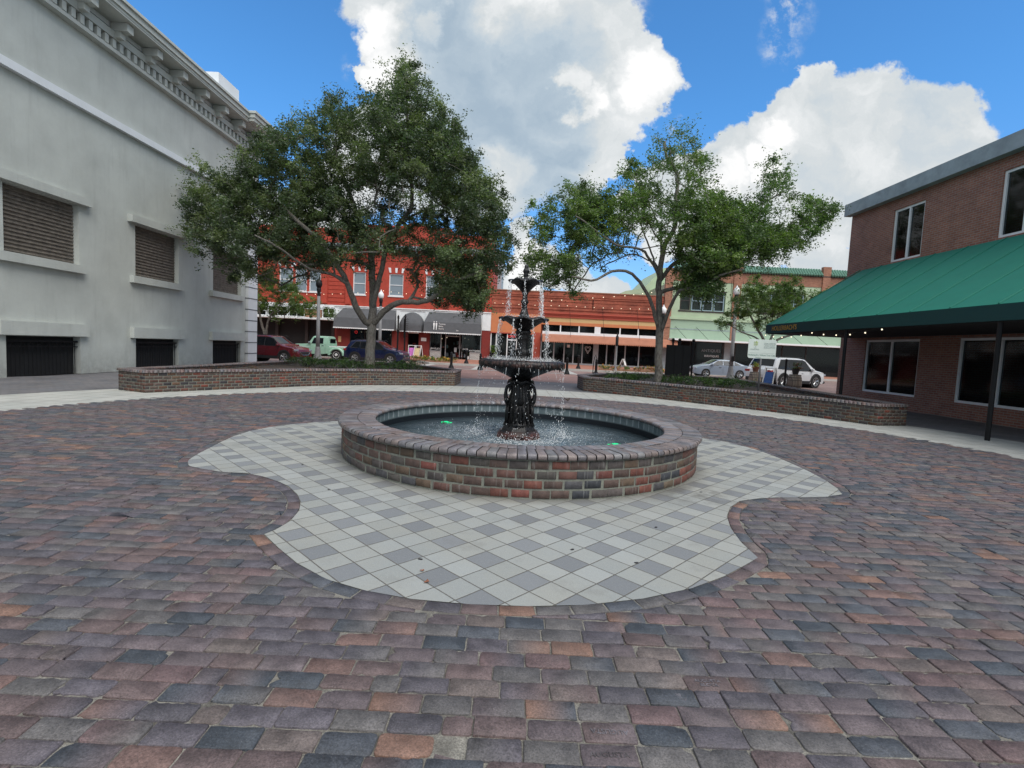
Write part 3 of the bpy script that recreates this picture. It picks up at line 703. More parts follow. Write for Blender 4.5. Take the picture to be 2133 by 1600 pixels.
bowl('middle_bowl', [(.085, 1.87), (.12, 1.89), (.16, 1.925), (.21, 1.965), (.26, 2.00), (.31, 2.03), (.345, 2.045), (.365, 2.04), (.375, 2.055), (.365, 2.075), (.33, 2.085), (.28, 2.075), (.1, 2.06), (.03, 2.06)], 8, .035, amp=.05, gad=48)
b = MB(); b.lathe([(.075, 2.06), (.078, 2.09), (.07, 2.12), (.055, 2.16), (.043, 2.20), (.038, 2.25), (.040, 2.28), (.052, 2.30), (.06, 2.32), (.046, 2.34), (.038, 2.37), (.035, 2.42), (.045, 2.45), (.055, 2.47), (.06, 2.50)], 40, cc0, flute(10, .07)); loc(b.build('upper_column', M_IRON, FT, True))
bowl('upper_bowl', [(.05, 2.46), (.075, 2.49), (.11, 2.53), (.155, 2.575), (.20, 2.61), (.235, 2.63), (.25, 2.628), (.256, 2.642), (.245, 2.658), (.21, 2.665), (.1, 2.655), (.02, 2.655)], 6, .03, amp=.06, gad=36)
b = MB(); b.lathe([(.035, 2.65), (.042, 2.67), (.03, 2.69), (.026, 2.71), (.04, 2.73), (.032, 2.745), (.042, 2.77), (.048, 2.79), (.036, 2.82), (.028, 2.84), (.032, 2.855), (.02, 2.885), (.002, 2.90)], 24, cc0, flute(6, .08)); loc(b.build('finial', M_IRON, FT, True))
# four water birds with hooped necks against the body
def bird(ang):
    b = MB(); ca, sa = math.cos(ang), math.sin(ang)
    def P(r, z, t=0): return (cc0[0]+r*ca-t*sa, cc0[1]+r*sa+t*ca, z)
    b.tube([P(.125, .985), P(.15, 1.01), P(.18, 1.015), P(.208, .99), P(.224, .945), P(.23, .89), P(.226, .83), P(.212, .78), P(.19, .74)], [.02, .024, .026, .027, .027, .029, .034, .042, .05], 10)
    b.tube([P(.185, .76), P(.165, .68), P(.155, .60), P(.17, .5), P(.20, .42)], [.04, .055, .055, .045, .03], 12)
    b.tube([P(.155, 1.0), P(.165, .95), P(.18, .90)], [.03, .02, .005], 8)
    for s in (-1, 1): b.tube([P(.20, .72, s*.04), P(.19, .6, s*.065), P(.18, .48, s*.06), P(.21, .41, s*.03)], [.02, .035, .028, .008], 8)
    o = b.build('water_bird', M_IRON, FT, True); loc(o)
for k in range(4): bird(R(2+90*k))
b = MB()   # bulrush relief between the birds
for k in range(20):
    a = 2*math.pi*k/20+rnd.uniform(-.08, .08); r = .205
    b.tube([(cc0[0]+(r+.01)*math.cos(a), cc0[1]+(r+.01)*math.sin(a), .42), (cc0[0]+(r+.012)*math.cos(a+.04), cc0[1]+(r+.012)*math.sin(a+.04), .6), (cc0[0]+(r)*math.cos(a+.02), cc0[1]+r*math.sin(a+.02), .72+rnd.uniform(0, .1))], [.016, .011, .004], 6)
loc(b.build('bulrush_relief', M_IRON, FT, True))
# falling water: beads, strings and splashes
def wat(name, wcol, tr):
    t = NT(name); t.set('Base Color', wcol); t.set('Roughness', .08); t.set('Transmission Weight', tr); t.b.inputs['IOR'].default_value = 1.33; return t.mat
M_DROP = wat('water_drops', (.95, .97, .98), .15); M_SHEET = wat('water_thread', (.9, .94, .96), .35)
drops = []   # x,y,z,r,stretch
def streams(rad, z0, z1, angs, dens, spread, rr_=(.0016, .004), throw=.03):
    for a, wgt in angs:
        h = z0-z1
        for i in range(int(dens*wgt*h)):
            s = rnd.random(); z = z0-h*s; r = rad+throw*math.sqrt(s)+rnd.gauss(0, spread*(.3+s)); aa = a+rnd.gauss(0, spread*(.4+s)/rad*1.2)
            drops.append((cc0[0]+r*math.cos(aa), cc0[1]+r*math.sin(aa), z, rnd.uniform(*rr_), rnd.uniform(1, 4.5)))
A8 = [2*math.pi*(i+.5)/8-.3/8 for i in range(8)]; A6 = [2*math.pi*(i+.5)/6-.05 for i in range(6)]
streams(.255, 2.62, 2.06, [(a, .6+rnd.random()*.8) for a in A6]+[(R(-12), 4.2), (R(12), 1.6), (R(180), .8), (R(200), .8)], 150, .014)
streams(.375, 2.03, 1.40, [(a, .6+rnd.random()*.9) for a in A8]+[(R(185), 2.0), (R(-8), 1.3), (R(262), .6)], 170, .018)
streams(.655, 1.33, .24, [(2*math.pi*i/44+rnd.uniform(-.05, .05), .06+rnd.random()*.2) for i in range(44)]+[(R(-5), 1.2), (R(178), 1.0)], 60, .02, throw=.02)
for i in range(1500):      # splashes over the lower bowl and at the pool
    a = rnd.uniform(0, 2*math.pi); r = rnd.triangular(.12, .64, .42); drops.append((cc0[0]+r*math.cos(a), cc0[1]+r*math.sin(a), 1.41+abs(rnd.gauss(0, .028)), rnd.uniform(.0015, .005), 1))
for i in range(260):
    a = rnd.uniform(0, 2*math.pi); r = rnd.triangular(.05, .36, .24); drops.append((cc0[0]+r*math.cos(a), cc0[1]+r*math.sin(a), 2.08+abs(rnd.gauss(0, .02)), rnd.uniform(.002, .005), 1))
for i in range(1500):
    a = rnd.choice([R(-5), R(175), R(20), R(160), R(250), R(280), R(310), R(100)])+rnd.gauss(0, .28); r = .72+rnd.gauss(0, .09); drops.append((cc0[0]+r*math.cos(a), cc0[1]+r*math.sin(a), ZW+abs(rnd.gauss(0, .075)), rnd.uniform(.0022, .0065), 1))
for i in range(1500):     # white beads skimming on the pool
    a = rnd.uniform(0, 2*math.pi); r = abs(rnd.gauss(.8, .45)); 
    if .4 < r < 2.0: drops.append((cc0[0]+r*math.cos(a), cc0[1]+r*math.sin(a), ZW+.004, rnd.uniform(.002, .006), .6))
bm0 = bmesh.new(); bmesh.ops.create_icosphere(bm0, subdivisions=1, radius=1); bm0.verts.ensure_lookup_table()
iv = np.array([v.co[:] for v in bm0.verts]); jf = np.array([[v.index for v in f.verts] for f in bm0.faces]); bm0.free()
dr = np.array(drops); vv = iv[None]*dr[:, 3][:, None, None]; vv[:, :, 2] *= dr[:, 4][:, None]; vv = vv+dr[:, None, :3]
ff = (jf[None]+(np.arange(len(dr))*len(iv))[:, None, None]).reshape(-1, 3)
o = npmesh('falling_water', vv.reshape(-1, 3), ff, M_DROP, FT, smooth=True); loc(o); tag(o, kind='stuff')
b = MB()
def thread(r, a, z0, z1, w, wig=.006):
    n = 9; pts = []; rad = []
    for i in range(n):
        s = i/(n-1); rr2 = r+.03*math.sqrt(s); pts.append((cc0[0]+rr2*math.cos(a)+rnd.gauss(0, wig*s), cc0[1]+rr2*math.sin(a)+rnd.gauss(0, wig*s), z0+(z1-z0)*s)); rad.append(w*(1-.5*s)*rnd.uniform(.5, 1.3))
    b.tube(pts, rad, 5)
for a in A6: thread(.25, a, 2.63, 2.63-rnd.uniform(.1, .3), .0022)
for a in (R(-14), R(-8), R(-2), R(6)): thread(.25, a, 2.63, 2.3+rnd.uniform(-.05, .2), .003, .01)
for a in A8: thread(.37, a, 2.03, 2.03-rnd.uniform(.1, .3), .0024)
for a in (R(182), R(188), R(-9), R(-4)): thread(.37, a, 2.03, 1.8, .003, .01)
for i in range(26): thread(.648, 2*math.pi*i/26+rnd.uniform(-.06, .06), 1.33, 1.33-rnd.uniform(.05, .22), .0028)
loc(tag(b.build('water_threads', M_SHEET, FT, True), kind='stuff'))

# ------------------------------------------------------------------ raised brick planters
PL = [(-2.25,19.85),(-3.42,19.3),(-5.24,18.3),(-6.72,16.95),(-7.54,15.7),(-8.4,14.5),(-9.4,12.9),(-10.4,13.3),(-10.2,16.8),(-10.05,22),(-10.05,25.1),(-9.4,27),(-7.4,26.2),(-5.6,24.9),(-3.76,23.5),(-2.2,21.6)]
PR = [(2.88,20.45),(4.25,19.35),(5.3,18.4),(6.55,17.1),(7.75,15.95),(8.75,14.85),(9.7,13.3),(10.7,13.6),(11.0,19.5),(11.5,24.7),(11.1,27),(7.6,27.3),(5.9,26.6),(3.95,24.1),(2.85,22.1)]
PH = 0.575
def planter(pts, label):
    pts = np.array(pts); ar = 0.5*((pts[:, 0]*np.roll(pts[:, 1], -1)-np.roll(pts[:, 0], -1)*pts[:, 1]).sum())
    if ar < 0: pts = pts[::-1]
    c = pts.mean(0); rt = empty('brick_planter', (c[0], c[1], 0), 0, label, 'planter')
    inv = Matrix.Translation((-c[0], -c[1], 0)); n = len(pts); items = []; inner = []; mort_o = []
    nx = []
    for i in range(n):
        t1 = pts[i]-pts[i-1]; t2 = pts[(i+1) % n]-pts[i]; t1 = t1/np.hypot(*t1); t2 = t2/np.hypot(*t2)
        n1 = np.array([t1[1], -t1[0]]); n2 = np.array([t2[1], -t2[0]]); m = n1+n2; m = m/(m@m)*2; nx.append(m if np.hypot(*m) < 1.8 else m/np.hypot(*m)*1.8)
    nx = np.array(nx); inn = pts-nx*0.32
    for k in range(6):
        for side in (0, 1):
            Pp = pts if side == 0 else inn
            if side == 1 and k < 4: continue
            for i in range(n):
                a, b_ = Pp[i], Pp[(i+1) % n]; L = np.hypot(*(b_-a)); t = (b_-a)/L; nr = np.array([t[1], -t[0]])*(1 if side == 0 else -1)
                q = max(1, int(round(L/.215))); l = L/q; sh = .5*l if k % 2 else 0
                xs = [x for x in np.arange(q+1)*l-sh]
                for x in xs:
                    x0, x1 = max(0, x), min(L, x+l)
                    if x1-x0 < .03: continue
                    cx = (x0+x1)/2; p_ = a+t*cx
                    items.append(((p_[0], p_[1], .04+k*.0855+rs.uniform(-.002, .002)), t if side == 0 else -t, nr, x1-x0-rs.uniform(.012, .022), .069+rs.uniform(-.004, .004)))
    wb = wall_bricks(items, 'wall', M_WALLB, rt, pal=WP*np.array([1.1,.92,.85]), pw=np.array([.26,.2,.15,.03,.01,.12,.14,.05,.05,.04])); wb.matrix_parent_inverse = inv
    b = MB(); v = []; po = pts-nx*.008; pi = inn+nx*.008
    for i in range(n): v += [(*po[i], -.03), (*po[i], PH-.06), (*pi[i], PH-.06), (*pi[i], -.03)]
    f = []
    for i in range(n):
        j = (i+1) % n
        for k in range(3): f.append((4*i+k, 4*j+k, 4*j+k+1, 4*i+k+1))
    b.add(v, f); o = b.build('mortar', M_MORTAR, wb)
    # coping of rowlock bricks with rounded noses
    vs = []; fs = []; cs = []; off = 0; oo = pts+nx*.025; ii = inn-nx*.015
    prof = [(0, .0), (.0, -.03), (.012, -.008), (.035, 0), (.94, 0), (.985, -.01), (1, -.03), (1, -.06), (0, -.06)]
    for i in range(n):
        j = (i+1) % n; L = np.hypot(*(oo[j]-oo[i])); q = max(1, int(round(L/.105)))
        for s in range(q):
            s0 = (s+.035)/q; s1 = (s+1-.035)/q; col = (CP[rs.randint(6)]*.62+WP[rs.randint(6)]*.35)*rs.uniform(.75, 1.25); dz = rs.normal(0, .002)
            for sx in (s0, s1):
                A = oo[i]+(oo[j]-oo[i])*sx; B_ = ii[i]+(ii[j]-ii[i])*sx
                for u_, z_ in prof[1:]+[(0, -.06)]:
                    p_ = A+(B_-A)*u_; vs.append((p_[0], p_[1], PH+z_+dz))
            K = len(prof)
            for k in range(K): fs.append([off+k, off+(k+1) % K, off+K+(k+1) % K, off+K+k][::-1])
            fs.append([off+k for k in range(K)]); fs.append([off+K+k for k in range(K)][::-1]); cs += [col]*(2*K); off += 2*K
    o = npmesh('coping', np.array(vs), np.concatenate(fs), M_CAP, rt, np.array(cs), flen=[len(x) for x in fs]); o.matrix_parent_inverse = inv
    b = MB(); b.add([(x, y, .40) for x, y in inn], [tuple(range(n))]); o = b.build('soil', M_SOIL, rt); o.matrix_parent_inverse = inv
    return rt
planter(PL, 'low curved brick planter around the bigger oak, left of the gap in the plaza wall')
planter(PR, 'low curved brick planter around the thinner oak, right of the gap in the plaza wall')
# ------------------------------------------------------------------ trees
def bark_mat():
    t = NT('oak_bark'); co = t.coord(); mp = t.n('ShaderNodeMapping'); t.l(co, mp.inputs[0]); mp.inputs['Scale'].default_value = (26, 26, 7)
    a = t.noise(mp.outputs[0], 1, 5, .65); k = t.noise(co, 3.5, 5, .7); f = t.noise(co, 70, 3, .6)
    c = t.mix(t.map(a, .35, .6), (.075, .066, .057), (.23, .21, .185)); c = t.mix(t.map(k, .5, .68, 0, .65), c, (.19, .195, .175))
    c = t.mix(t.map(t.noise(co, 11, 4), .62, .7, 0, .5), c, (.09, .05, .035))
    t.set('Base Color', c); t.set('Roughness', .92); t.b.inputs['Specular IOR Level'].default_value = .2
    t.bump(t.m('ADD', a, t.m('MULTIPLY', f, .4)), .9, .03); return t.mat
def leaf_mat(name, c, trans=.35):
    t = NT(name); col = t.attr(); t.set('Base Color', col); t.set('Roughness', .42); t.b.inputs['Specular IOR Level'].default_value = .55
    tr = t.n('ShaderNodeBsdfTranslucent'); x = t.mix(1.0, col, (1.3, 1.6, .7), 'MULTIPLY'); t.l(x, tr.inputs[0])
    ms = t.n('ShaderNodeMixShader'); ms.inputs[0].default_value = trans; t.l(t.b.outputs[0], ms.inputs[1]); t.l(tr.outputs[0], ms.inputs[2]); t.l(ms.outputs[0], t.out.inputs[0]); return t.mat
M_BARK = bark_mat(); M_LEAF = leaf_mat('oak_leaves', None); M_LEAF2 = leaf_mat('shrub_leaves', None, .3)
def leaves(name, cen, rad, cnt, size, cols, mat, parent, rsd, flat=.75, droop=0.0, narrow=.46):
    """many leaf-sized faces round the clump centres, gathered on short twigs"""
    cen = np.asarray(cen, float); cnt = np.asarray(cnt, int); N = int(cnt.sum()); ci = np.repeat(np.arange(len(cen)), cnt)
    # twigs in every clump
    nt = 9; tw = rsd.normal(0, 1, (len(cen), nt, 3)); tw /= np.linalg.norm(tw, axis=2, keepdims=True); tw *= np.where(rsd.uniform(0, 1, (len(cen), nt, 1)) < .16, rsd.uniform(1.3, 2.1, (len(cen), nt, 1)), rsd.uniform(.2, 1.15, (len(cen), nt, 1)))*np.asarray(rad)[:, None, None]
    tw[:, :, 2] *= flat; tw[:, :, 2] -= droop*rsd.uniform(0, 1, (len(cen), nt))
    k = rsd.randint(0, nt, N); s = rsd.uniform(.35, 1.05, N)[:, None]
    p = cen[ci]+tw[ci, k]*s+rsd.normal(0, .055, (N, 3))*(np.asarray(rad)[ci][:, None]/.35)
    d = rsd.normal(0, 1, (N, 3)); d[:, 2] *= .6; d /= np.linalg.norm(d, axis=1, keepdims=True)
    n = rsd.normal(0, 1, (N, 3)); n[:, 2] += .9; w = np.cross(d, n); w /= np.linalg.norm(w, axis=1, keepdims=True)
    L = size*rsd.uniform(.65, 1.3, N)[:, None]; Wd = L*narrow
    up = np.cross(w, d)*L*.12
    a = p-d*L*.5; c = p+d*L*.5; b_ = p+w*Wd*.5+up; e_ = p-w*Wd*.5+up
    vs = np.stack([a, b_, c, e_], 1).reshape(-1, 3); fs = np.arange(4*N).reshape(-1, 4)
    cl = np.asarray(cols); base = cl[rsd.randint(0, len(cl), len(cen))][ci]*rsd.uniform(.72, 1.3, len(cen))[ci][:, None]
    cc = base*rsd.uniform(.7, 1.35, N)[:, None]; cc = np.repeat(cc, 4, 0)
    return npmesh(name, vs, fs, mat, parent, cc)
def tree(name, label, cat, limbs, blobs, T, nclump, nleaf, lsize, cols, group=None, depth=1.0, seed=1, base_r=.2, crad=.34, tipr=.006, extra=None, thin=1.0):
    rsd = np.random.RandomState(seed); b0 = limbs[0][0][0]
    root = empty(name, (b0[0], b0[1], b0[2]), 0, label, cat, group); inv = Matrix.Translation((-b0[0], -b0[1], -b0[2]))
    # skeleton nodes
    P = []; par = []; fixed = []
    for limb, r in limbs:
        first_limb = not P
        pts = [Vector(x) for x in limb]; dens = []
        for i in range(len(pts)-1):
            a, b_ = pts[max(i-1, 0)], pts[i]; c, d = pts[i+1], pts[min(i+2, len(pts)-1)]; n = max(1, int((c-b_).length/.22))
            for j in range(n):
                t = j/n; dens.append(.5*((2*b_)+(c-a)*t+(2*a-5*b_+4*c-d)*t*t+(3*b_-3*c+d-a)*t**3))
        dens.append(pts[-1])
        if P:
            dd = [(Vector(q)-dens[0]).length for q in P]; pa = int(np.argmin(dd)); dens = dens[1:]
        else: pa = -1
        for i, q in enumerate(dens):
            q = q+Vector(rsd.normal(0, .012, 3)); P.append(tuple(q)); par.append(pa); pa = len(P)-1
            fixed.append(r*(1-(.10 if first_limb else .62)*i/len(dens)))
    nl = len(P)
    w = np.array([bl[2]**2*bl[3]*thin for bl in blobs]); w = w/w.sum(); cl = []
    for i in range(nclump):
        x, z, r, wt = blobs[rsd.choice(len(blobs), p=w)]
        while True:
            q = rsd.uniform(-1, 1, 3)
            if (q**2).sum() < 1: break
        yy = T+q[1]*(r*1.25+1.5*depth)+rsd.normal(0, .5)*depth
        sc = yy/T
        cl.append((x*sc+q[0]*r, yy, 1.6+(z-1.6)*sc+q[2]*r, min(1.15, wt)))
    if extra: cl += extra
    cl = np.array(cl)
    root_pt = np.array(limbs[0][0][-1]); order = np.argsort(np.linalg.norm(cl[:, :3]-root_pt, axis=1))
    kd_pts = list(P); K = kdtree.KDTree(20000); 
    arr = np.zeros((20000, 3)); arr[:nl] = P; cnt = nl; npar = list(par)
    leafnode = []
    hgt = np.array(limbs[0][0][-1])[2]
    ok = np.ones(20000, bool)
    for i in range(nl): ok[i] = arr[i, 2] > hgt*.9
    for ci in order:
        c = cl[ci, :3]; d = np.linalg.norm(arr[:cnt]-c, axis=1)+np.where(arr[:cnt, 2] > c[2]+.3, .5, 0)+np.where(ok[:cnt], 0, 4); j = int(np.argmin(d)); a = arr[j]; L = np.linalg.norm(c-a)
        n = max(1, int(L/.28)); pa = j; mid = (a+c)/2+rsd.normal(0, .09*L, 3)+np.array([0, 0, .06*L])
        for k in range(1, n+1):
            t = k/n; q = (1-t)**2*a+2*t*(1-t)*mid+t*t*c+rsd.normal(0, .018, 3)*(t < 1); arr[cnt] = q; npar.append(pa); pa = cnt; cnt += 1
        leafnode.append(pa)
    par = npar; acc = np.zeros(cnt); acc[leafnode] = 1
    for i in range(cnt-1, nl-1, -1): acc[par[i]] += acc[i]
    rad = np.maximum(tipr, .0052*np.sqrt(np.maximum(acc, .3))); rad[:nl] = np.maximum(fixed, .02)
    for i in range(nl, cnt):
        if par[i] < nl: rad[i] = min(rad[i], rad[par[i]]*.7)
        else: rad[i] = min(rad[i], rad[par[i]])
    ch = [[] for _ in range(cnt)]
    for i in range(cnt):
        if par[i] >= 0: ch[par[i]].append(i)
    tb = MB(); bbm = MB()
    def run(i0, first):
        stack = [(i0, first)]
        while stack:
            i, prev = stack.pop(); path = [prev, i] if prev is not None else [i]
            isl = i < nl
            while ch[path[-1]]:
                cs = sorted(ch[path[-1]], key=lambda q: (q < nl, acc[q]), reverse=True)
                same = [q for q in cs if (q < nl) == isl]
                if not same:
                    for q in cs: stack.append((q, path[-1]))
                    break
                nx = same[0]
                for q in cs:
                    if q != nx: stack.append((q, path[-1]))
                path.append(nx)
            if len(path) > 1:
                rd = [rad[q] for q in path]; 
                if prev is not None: rd[0] = min(rad[prev]*.9, rd[1]*1.1)
                tgt = tb if isl else bbm; mr = max(rd)
                tgt.tube([arr[q] for q in path], rd, 16 if mr > .1 else (7 if mr > .03 else 4), cap=mr > .03)
    roots = [i for i in range(cnt) if par[i] < 0]
    # flare at the foot of the trunk
    for i in range(nl):
        h = arr[i, 2]-b0[2]
        if h < .5 and i < 8: rad[i] *= 1+.35*(1-h/.5)
    for r_ in roots: run(r_, None)
    t1 = tb.build('trunk', M_BARK, root, smooth=True); t1.matrix_parent_inverse = inv
    t2 = bbm.build('branches', M_BARK, root, smooth=True); t2.matrix_parent_inverse = inv
    n_ = np.maximum(8, (nleaf*cl[:, 3]*rsd.uniform(.35, 1.55, len(cl))).astype(int))
    cr_ = leaves('crown', cl[:, :3], crad*rsd.uniform(.7, 1.35, len(cl)), n_, lsize, cols, M_LEAF, root, rsd, droop=.05); cr_.matrix_parent_inverse = inv
    return root
OAKC = [(0.09, 0.123, 0.059), (0.063, 0.092, 0.048), (0.117, 0.15, 0.072), (0.076, 0.105, 0.062), (0.054, 0.081, 0.043), (0.144, 0.178, 0.087)]
OAKR = [(0.092, 0.149, 0.046), (0.074, 0.124, 0.044), (0.115, 0.178, 0.052), (0.083, 0.129, 0.052), (0.138, 0.196, 0.057)]
LT = [(-6.07,21.5,.35),(-6.08,21.5,1.0),(-6.06,21.5,1.81),(-6.04,21.5,2.3)]
LA = [(-6.04,21.5,2.2),(-6.24,21.3,2.36),(-6.48,20.95,2.84),(-6.66,20.6,3.46),(-6.83,20.25,4.1),(-7.1,19.94,4.56),(-7.61,19.62,5.35),(-8.13,19.31,5.79),(-8.72,19.0,6.38)]
LA2 = [(-6.9,20.4,4.0),(-7.17,20.16,4.12),(-7.95,19.62,4.26),(-8.33,19.08,4.5),(-8.69,18.54,4.83),(-9.25,18.0,5.1)]
LB = [(-6.04,21.5,2.3),(-6.08,21.73,3.2),(-6.16,21.95,3.91),(-6.32,22.18,4.96),(-6.46,22.4,5.57),(-6.95,22.62,6.63),(-7.34,22.85,7.5),(-7.93,23.07,8.78),(-8.4,23.3,10.0)]
LC = [(-6.06,21.6,3.0),(-5.75,21.43,4.31),(-5.59,21.37,4.98),(-5.42,21.3,5.8),(-4.89,21.23,6.55),(-4.46,21.17,7.17),(-4.5,21.1,8.11),(-4.65,21.03,9.59),(-4.72,20.97,11.06),(-4.8,20.9,12.1)]
LD = [(-6.02,21.5,2.25),(-5.7,21.35,2.62),(-5.29,21.21,3.0),(-4.66,20.93,3.26),(-3.78,20.64,3.28),(-3.2,20.36,3.54),(-2.73,20.07,3.85),(-2.08,19.79,4.18),(-1.33,19.5,4.45)]
LE = [(-6.3,22.1,4.91),(-6.07,22.5,6.0),(-5.39,22.96,6.78),(-4.45,23.54,7.61),(-3.23,24.12,8.25),(-2.17,24.7,8.69)]
BLL = [(-4.87,12.3,.85,.9),(-3.2,10.2,.7,.8),(-5.39,11.08,1.12,.9),(-4.1,11.04,.92,.85),(-6.6,10.9,.7,.9),(-7.9,10.5,1.05,.9),(-9.31,9.8,1.0,.9),(-10.6,9.0,1.0,.95),(-11.67,7.61,.92,1),(-12.06,5.93,1.02,1.1),(-11.74,4.6,.71,1),(-10.46,6.59,1.33,1.2),(-8.88,7.84,1.43,1.15),(-7.31,8.7,1.2,.8),(-5.74,9.4,1.3,1),(-4.14,9.32,1.53,1.3),(-2.72,8.51,1.15,1.2),(-2.06,9.4,.55,.5),(-1.68,7.39,1.05,1.2),(-1.1,6.25,.78,1),(-2.86,6.95,1.1,.8),(-4.46,7.07,1.2,.55),(-6.47,7.17,1.2,.5),(-7.84,6.12,1.25,1.2),(-9.23,5.07,.8,.95),(-10.03,4.93,.75,.8),(-8.62,4.6,.6,.5),(-7.31,4.95,.6,.5),(-2.39,5.19,1.05,1.2),(-1.47,4.84,.9,1.3),(-2.74,3.85,.72,1.2),(-1.6,3.74,.62,1.2),(-1.8,3.15,.4,.8),(-3.99,5.0,.8,.8),(-6.02,5.6,.9,.6),(-5.24,6.25,.9,.8),(-6.83,5.9,.8,.8),(-10.22,3.83,.45,.6),(-.7,5.28,.5,.8),(-13.0,7.4,1.0,1),(-13.2,5.8,.9,1)]
tree('oak_tree', 'larger, denser live oak with dark green crown, in the left brick planter', 'tree', [(LT, .205), (LB, .165), (LA, .135), (LC, .115), (LD, .135), (LA2, .06), (LE, .07)], [(x, z, r*1.12, w) for x, z, r, w in BLL], 21.5, 1500, 215, .104, OAKC, seed=3, crad=.47)
RT = [(6.07,21,.35),(6.01,21,1.58),(6.0,21,2.37),(5.93,21,3.0)]
RA_ = [(5.95,21,2.6),(5.62,20.78,3.4),(5.27,20.56,4.02),(4.88,20.33,4.45),(4.51,20.11,4.7),(4.19,19.89,4.78),(3.61,19.67,4.69),(3.18,19.44,4.43),(2.76,19.22,4.25),(2.01,19,4.35)]
RB_ = [(5.93,21,3.0),(5.87,21.09,4.32),(5.9,21.18,4.86),(5.95,21.27,5.64),(6.1,21.36,6.23),(6.45,21.44,6.89),(6.46,21.53,8.03),(6.45,21.62,9.11),(6.01,21.71,9.8),(5.89,21.8,10.47)]
RB2 = [(5.95,21.3,5.45),(5.99,21.85,6.59),(5.93,22.4,7.38),(5.64,22.95,8.34),(5.4,23.5,9.22)]
RB3 = [(6.45,21.6,9.1),(6.93,21.9,9.68),(7.35,22.2,10.3)]
RC_ = [(5.87,21.1,4.6),(5.55,20.67,5.04),(5.09,20.23,5.45),(4.67,19.8,5.6),(3.67,19.37,5.66),(2.79,18.93,6.04),(2.01,18.5,6.41)]
RD_ = [(5.88,21.1,4.54),(6.16,21.3,5.05),(6.61,21.5,5.48),(7.32,21.7,5.82),(8.16,21.9,6.44),(9.54,22.1,7.74),(10.41,22.3,8.27),(11.32,22.5,8.88)]
RE_ = [(5.98,21,2.45),(6.1,20.77,2.95),(6.2,20.55,3.45),(6.27,20.32,3.85),(6.38,20.1,4.13),(6.59,19.88,4.21),(7.1,19.65,4.23),(7.68,19.43,4.68),(8.46,19.2,4.95)]
RF_ = [(5.88,21.1,4.83),(5.72,21.83,5.71),(5.52,22.55,6.72),(5.21,23.28,7.99),(5.16,24,9.04)]
BLR = [(5.95,10.35,.5,.4),(6.74,10.2,.5,.4),(5.43,9.57,.65,.5),(6.61,9.25,.85,.5),(7.62,8.73,.6,.45),(4.71,8.69,.7,.6),(3.3,8.1,.4,.5),(2.61,8.4,.28,.35),(2.33,7.8,.7,.9),(1.29,7.2,.7,.8),(.9,6.42,.5,.6),(.81,5.16,.55,.8),(1.71,4.91,.7,.8),(2.87,6.89,.95,1.1),(4.2,7.43,.95,.75),(5.55,7.6,.9,.5),(7.12,7.5,.95,.8),(8.12,7.1,.95,1.2),(9.32,6.91,.85,1.1),(10.34,6.47,.75,.9),(9.96,8.5,.55,.6),(10.69,9.0,.5,.5),(10.17,9.4,.4,.4),(10.81,7.84,.5,.5),(9.3,7.7,.5,.4),(8.61,6.01,.85,1.2),(7.44,5.95,.95,1.3),(6.21,6.5,.75,.5),(7.71,4.9,.78,1.2),(6.83,4.75,.55,.9),(3.35,5.47,.5,.4),(2.24,4.3,.35,.5),(4.29,6.1,.6,.5),(2.35,5.72,.65,.6),(1.26,4.31,.35,.5),(9.9,5.59,.5,.5),(11.28,6.9,.7,.7),(11.99,7.7,.7,.7)]
tree('oak_tree', 'thinner, lighter live oak with open airy crown, in the right brick planter', 'tree', [(RT, .16), (RB_, .13), (RA_, .085), (RD_, .085), (RC_, .06), (RE_, .08), (RB2, .05), (RF_, .045), (RB3, .03)], [(x, z, r*1.12, w) for x, z, r, w in BLR], 21, 1050, 190, .102, OAKR, seed=8, crad=.42)
MYC = [(.075,.13,.03),(.10,.16,.035),(.06,.11,.03),(.12,.17,.05)]
tree('small_tree', 'small street tree with pale forked trunk between the white building and the red facade', 'tree',
     [([(-21.4,44,.1),(-21.43,44,.78),(-21.5,44,1.4)], .2), ([(-21.5,44,1.4),(-21.56,44,1.6),(-21.91,44,2.62),(-22.13,44,3.64),(-22.35,44,4.87)], .12), ([(-21.5,44,1.35),(-21.33,43.75,2.43),(-20.85,43.5,3.46),(-19.92,43.25,4.3),(-18.81,43,4.94)], .1)],
     [(-21.33,5.74,1.1,1),(-19.66,4.99,1.2,1),(-17.57,4.4,1.0,.9),(-18.8,3.85,.8,.9),(-20.68,3.8,.9,.8),(-21.67,6.74,.8,.8),(-16.1,3.9,.6,.7),(-22.35,4.46,1,1),(-19.26,6.24,.8,.8),(-24,5.5,1.3,1)], 44, 290, 100, .13, MYC, seed=5, depth=.5, crad=.42)
tree('small_tree', 'small light green street tree beside the white globe lamp and the green awning', 'tree',
     [([(16.8,33,.0),(16.61,33,1.91),(16.4,33,2.4)], .13), ([(16.4,33,2.4),(16.15,33,2.97),(15.62,33,3.72),(15.08,33,4.63),(14.7,33,5.53)], .09), ([(16.5,33,2.2),(17,32.83,2.92),(17.81,32.67,3.26),(18.92,32.5,3.55)], .09), ([(16.45,33,2.5),(16.88,33.17,3.48),(17.17,33.33,4.75),(17.4,33.5,6.02)], .08), ([(16.3,33,2.6),(15.5,32.83,3.03),(14.57,32.67,3.29),(13.54,32.5,3.76)], .06)],
     [(15.04,5.09,1.15,1),(16.7,5.62,1.15,1),(13.6,4.0,.6,.8),(14.56,3.5,.4,.6),(15.26,6.17,.8,.9),(17.51,5.2,.95,1),(17.88,6.29,.8,.9),(16.06,4.2,.8,.9),(19.38,5.14,1.15,1),(16.75,6.7,.45,.7)], 33, 300, 130, .11, MYC, seed=6, depth=.35, crad=.36)

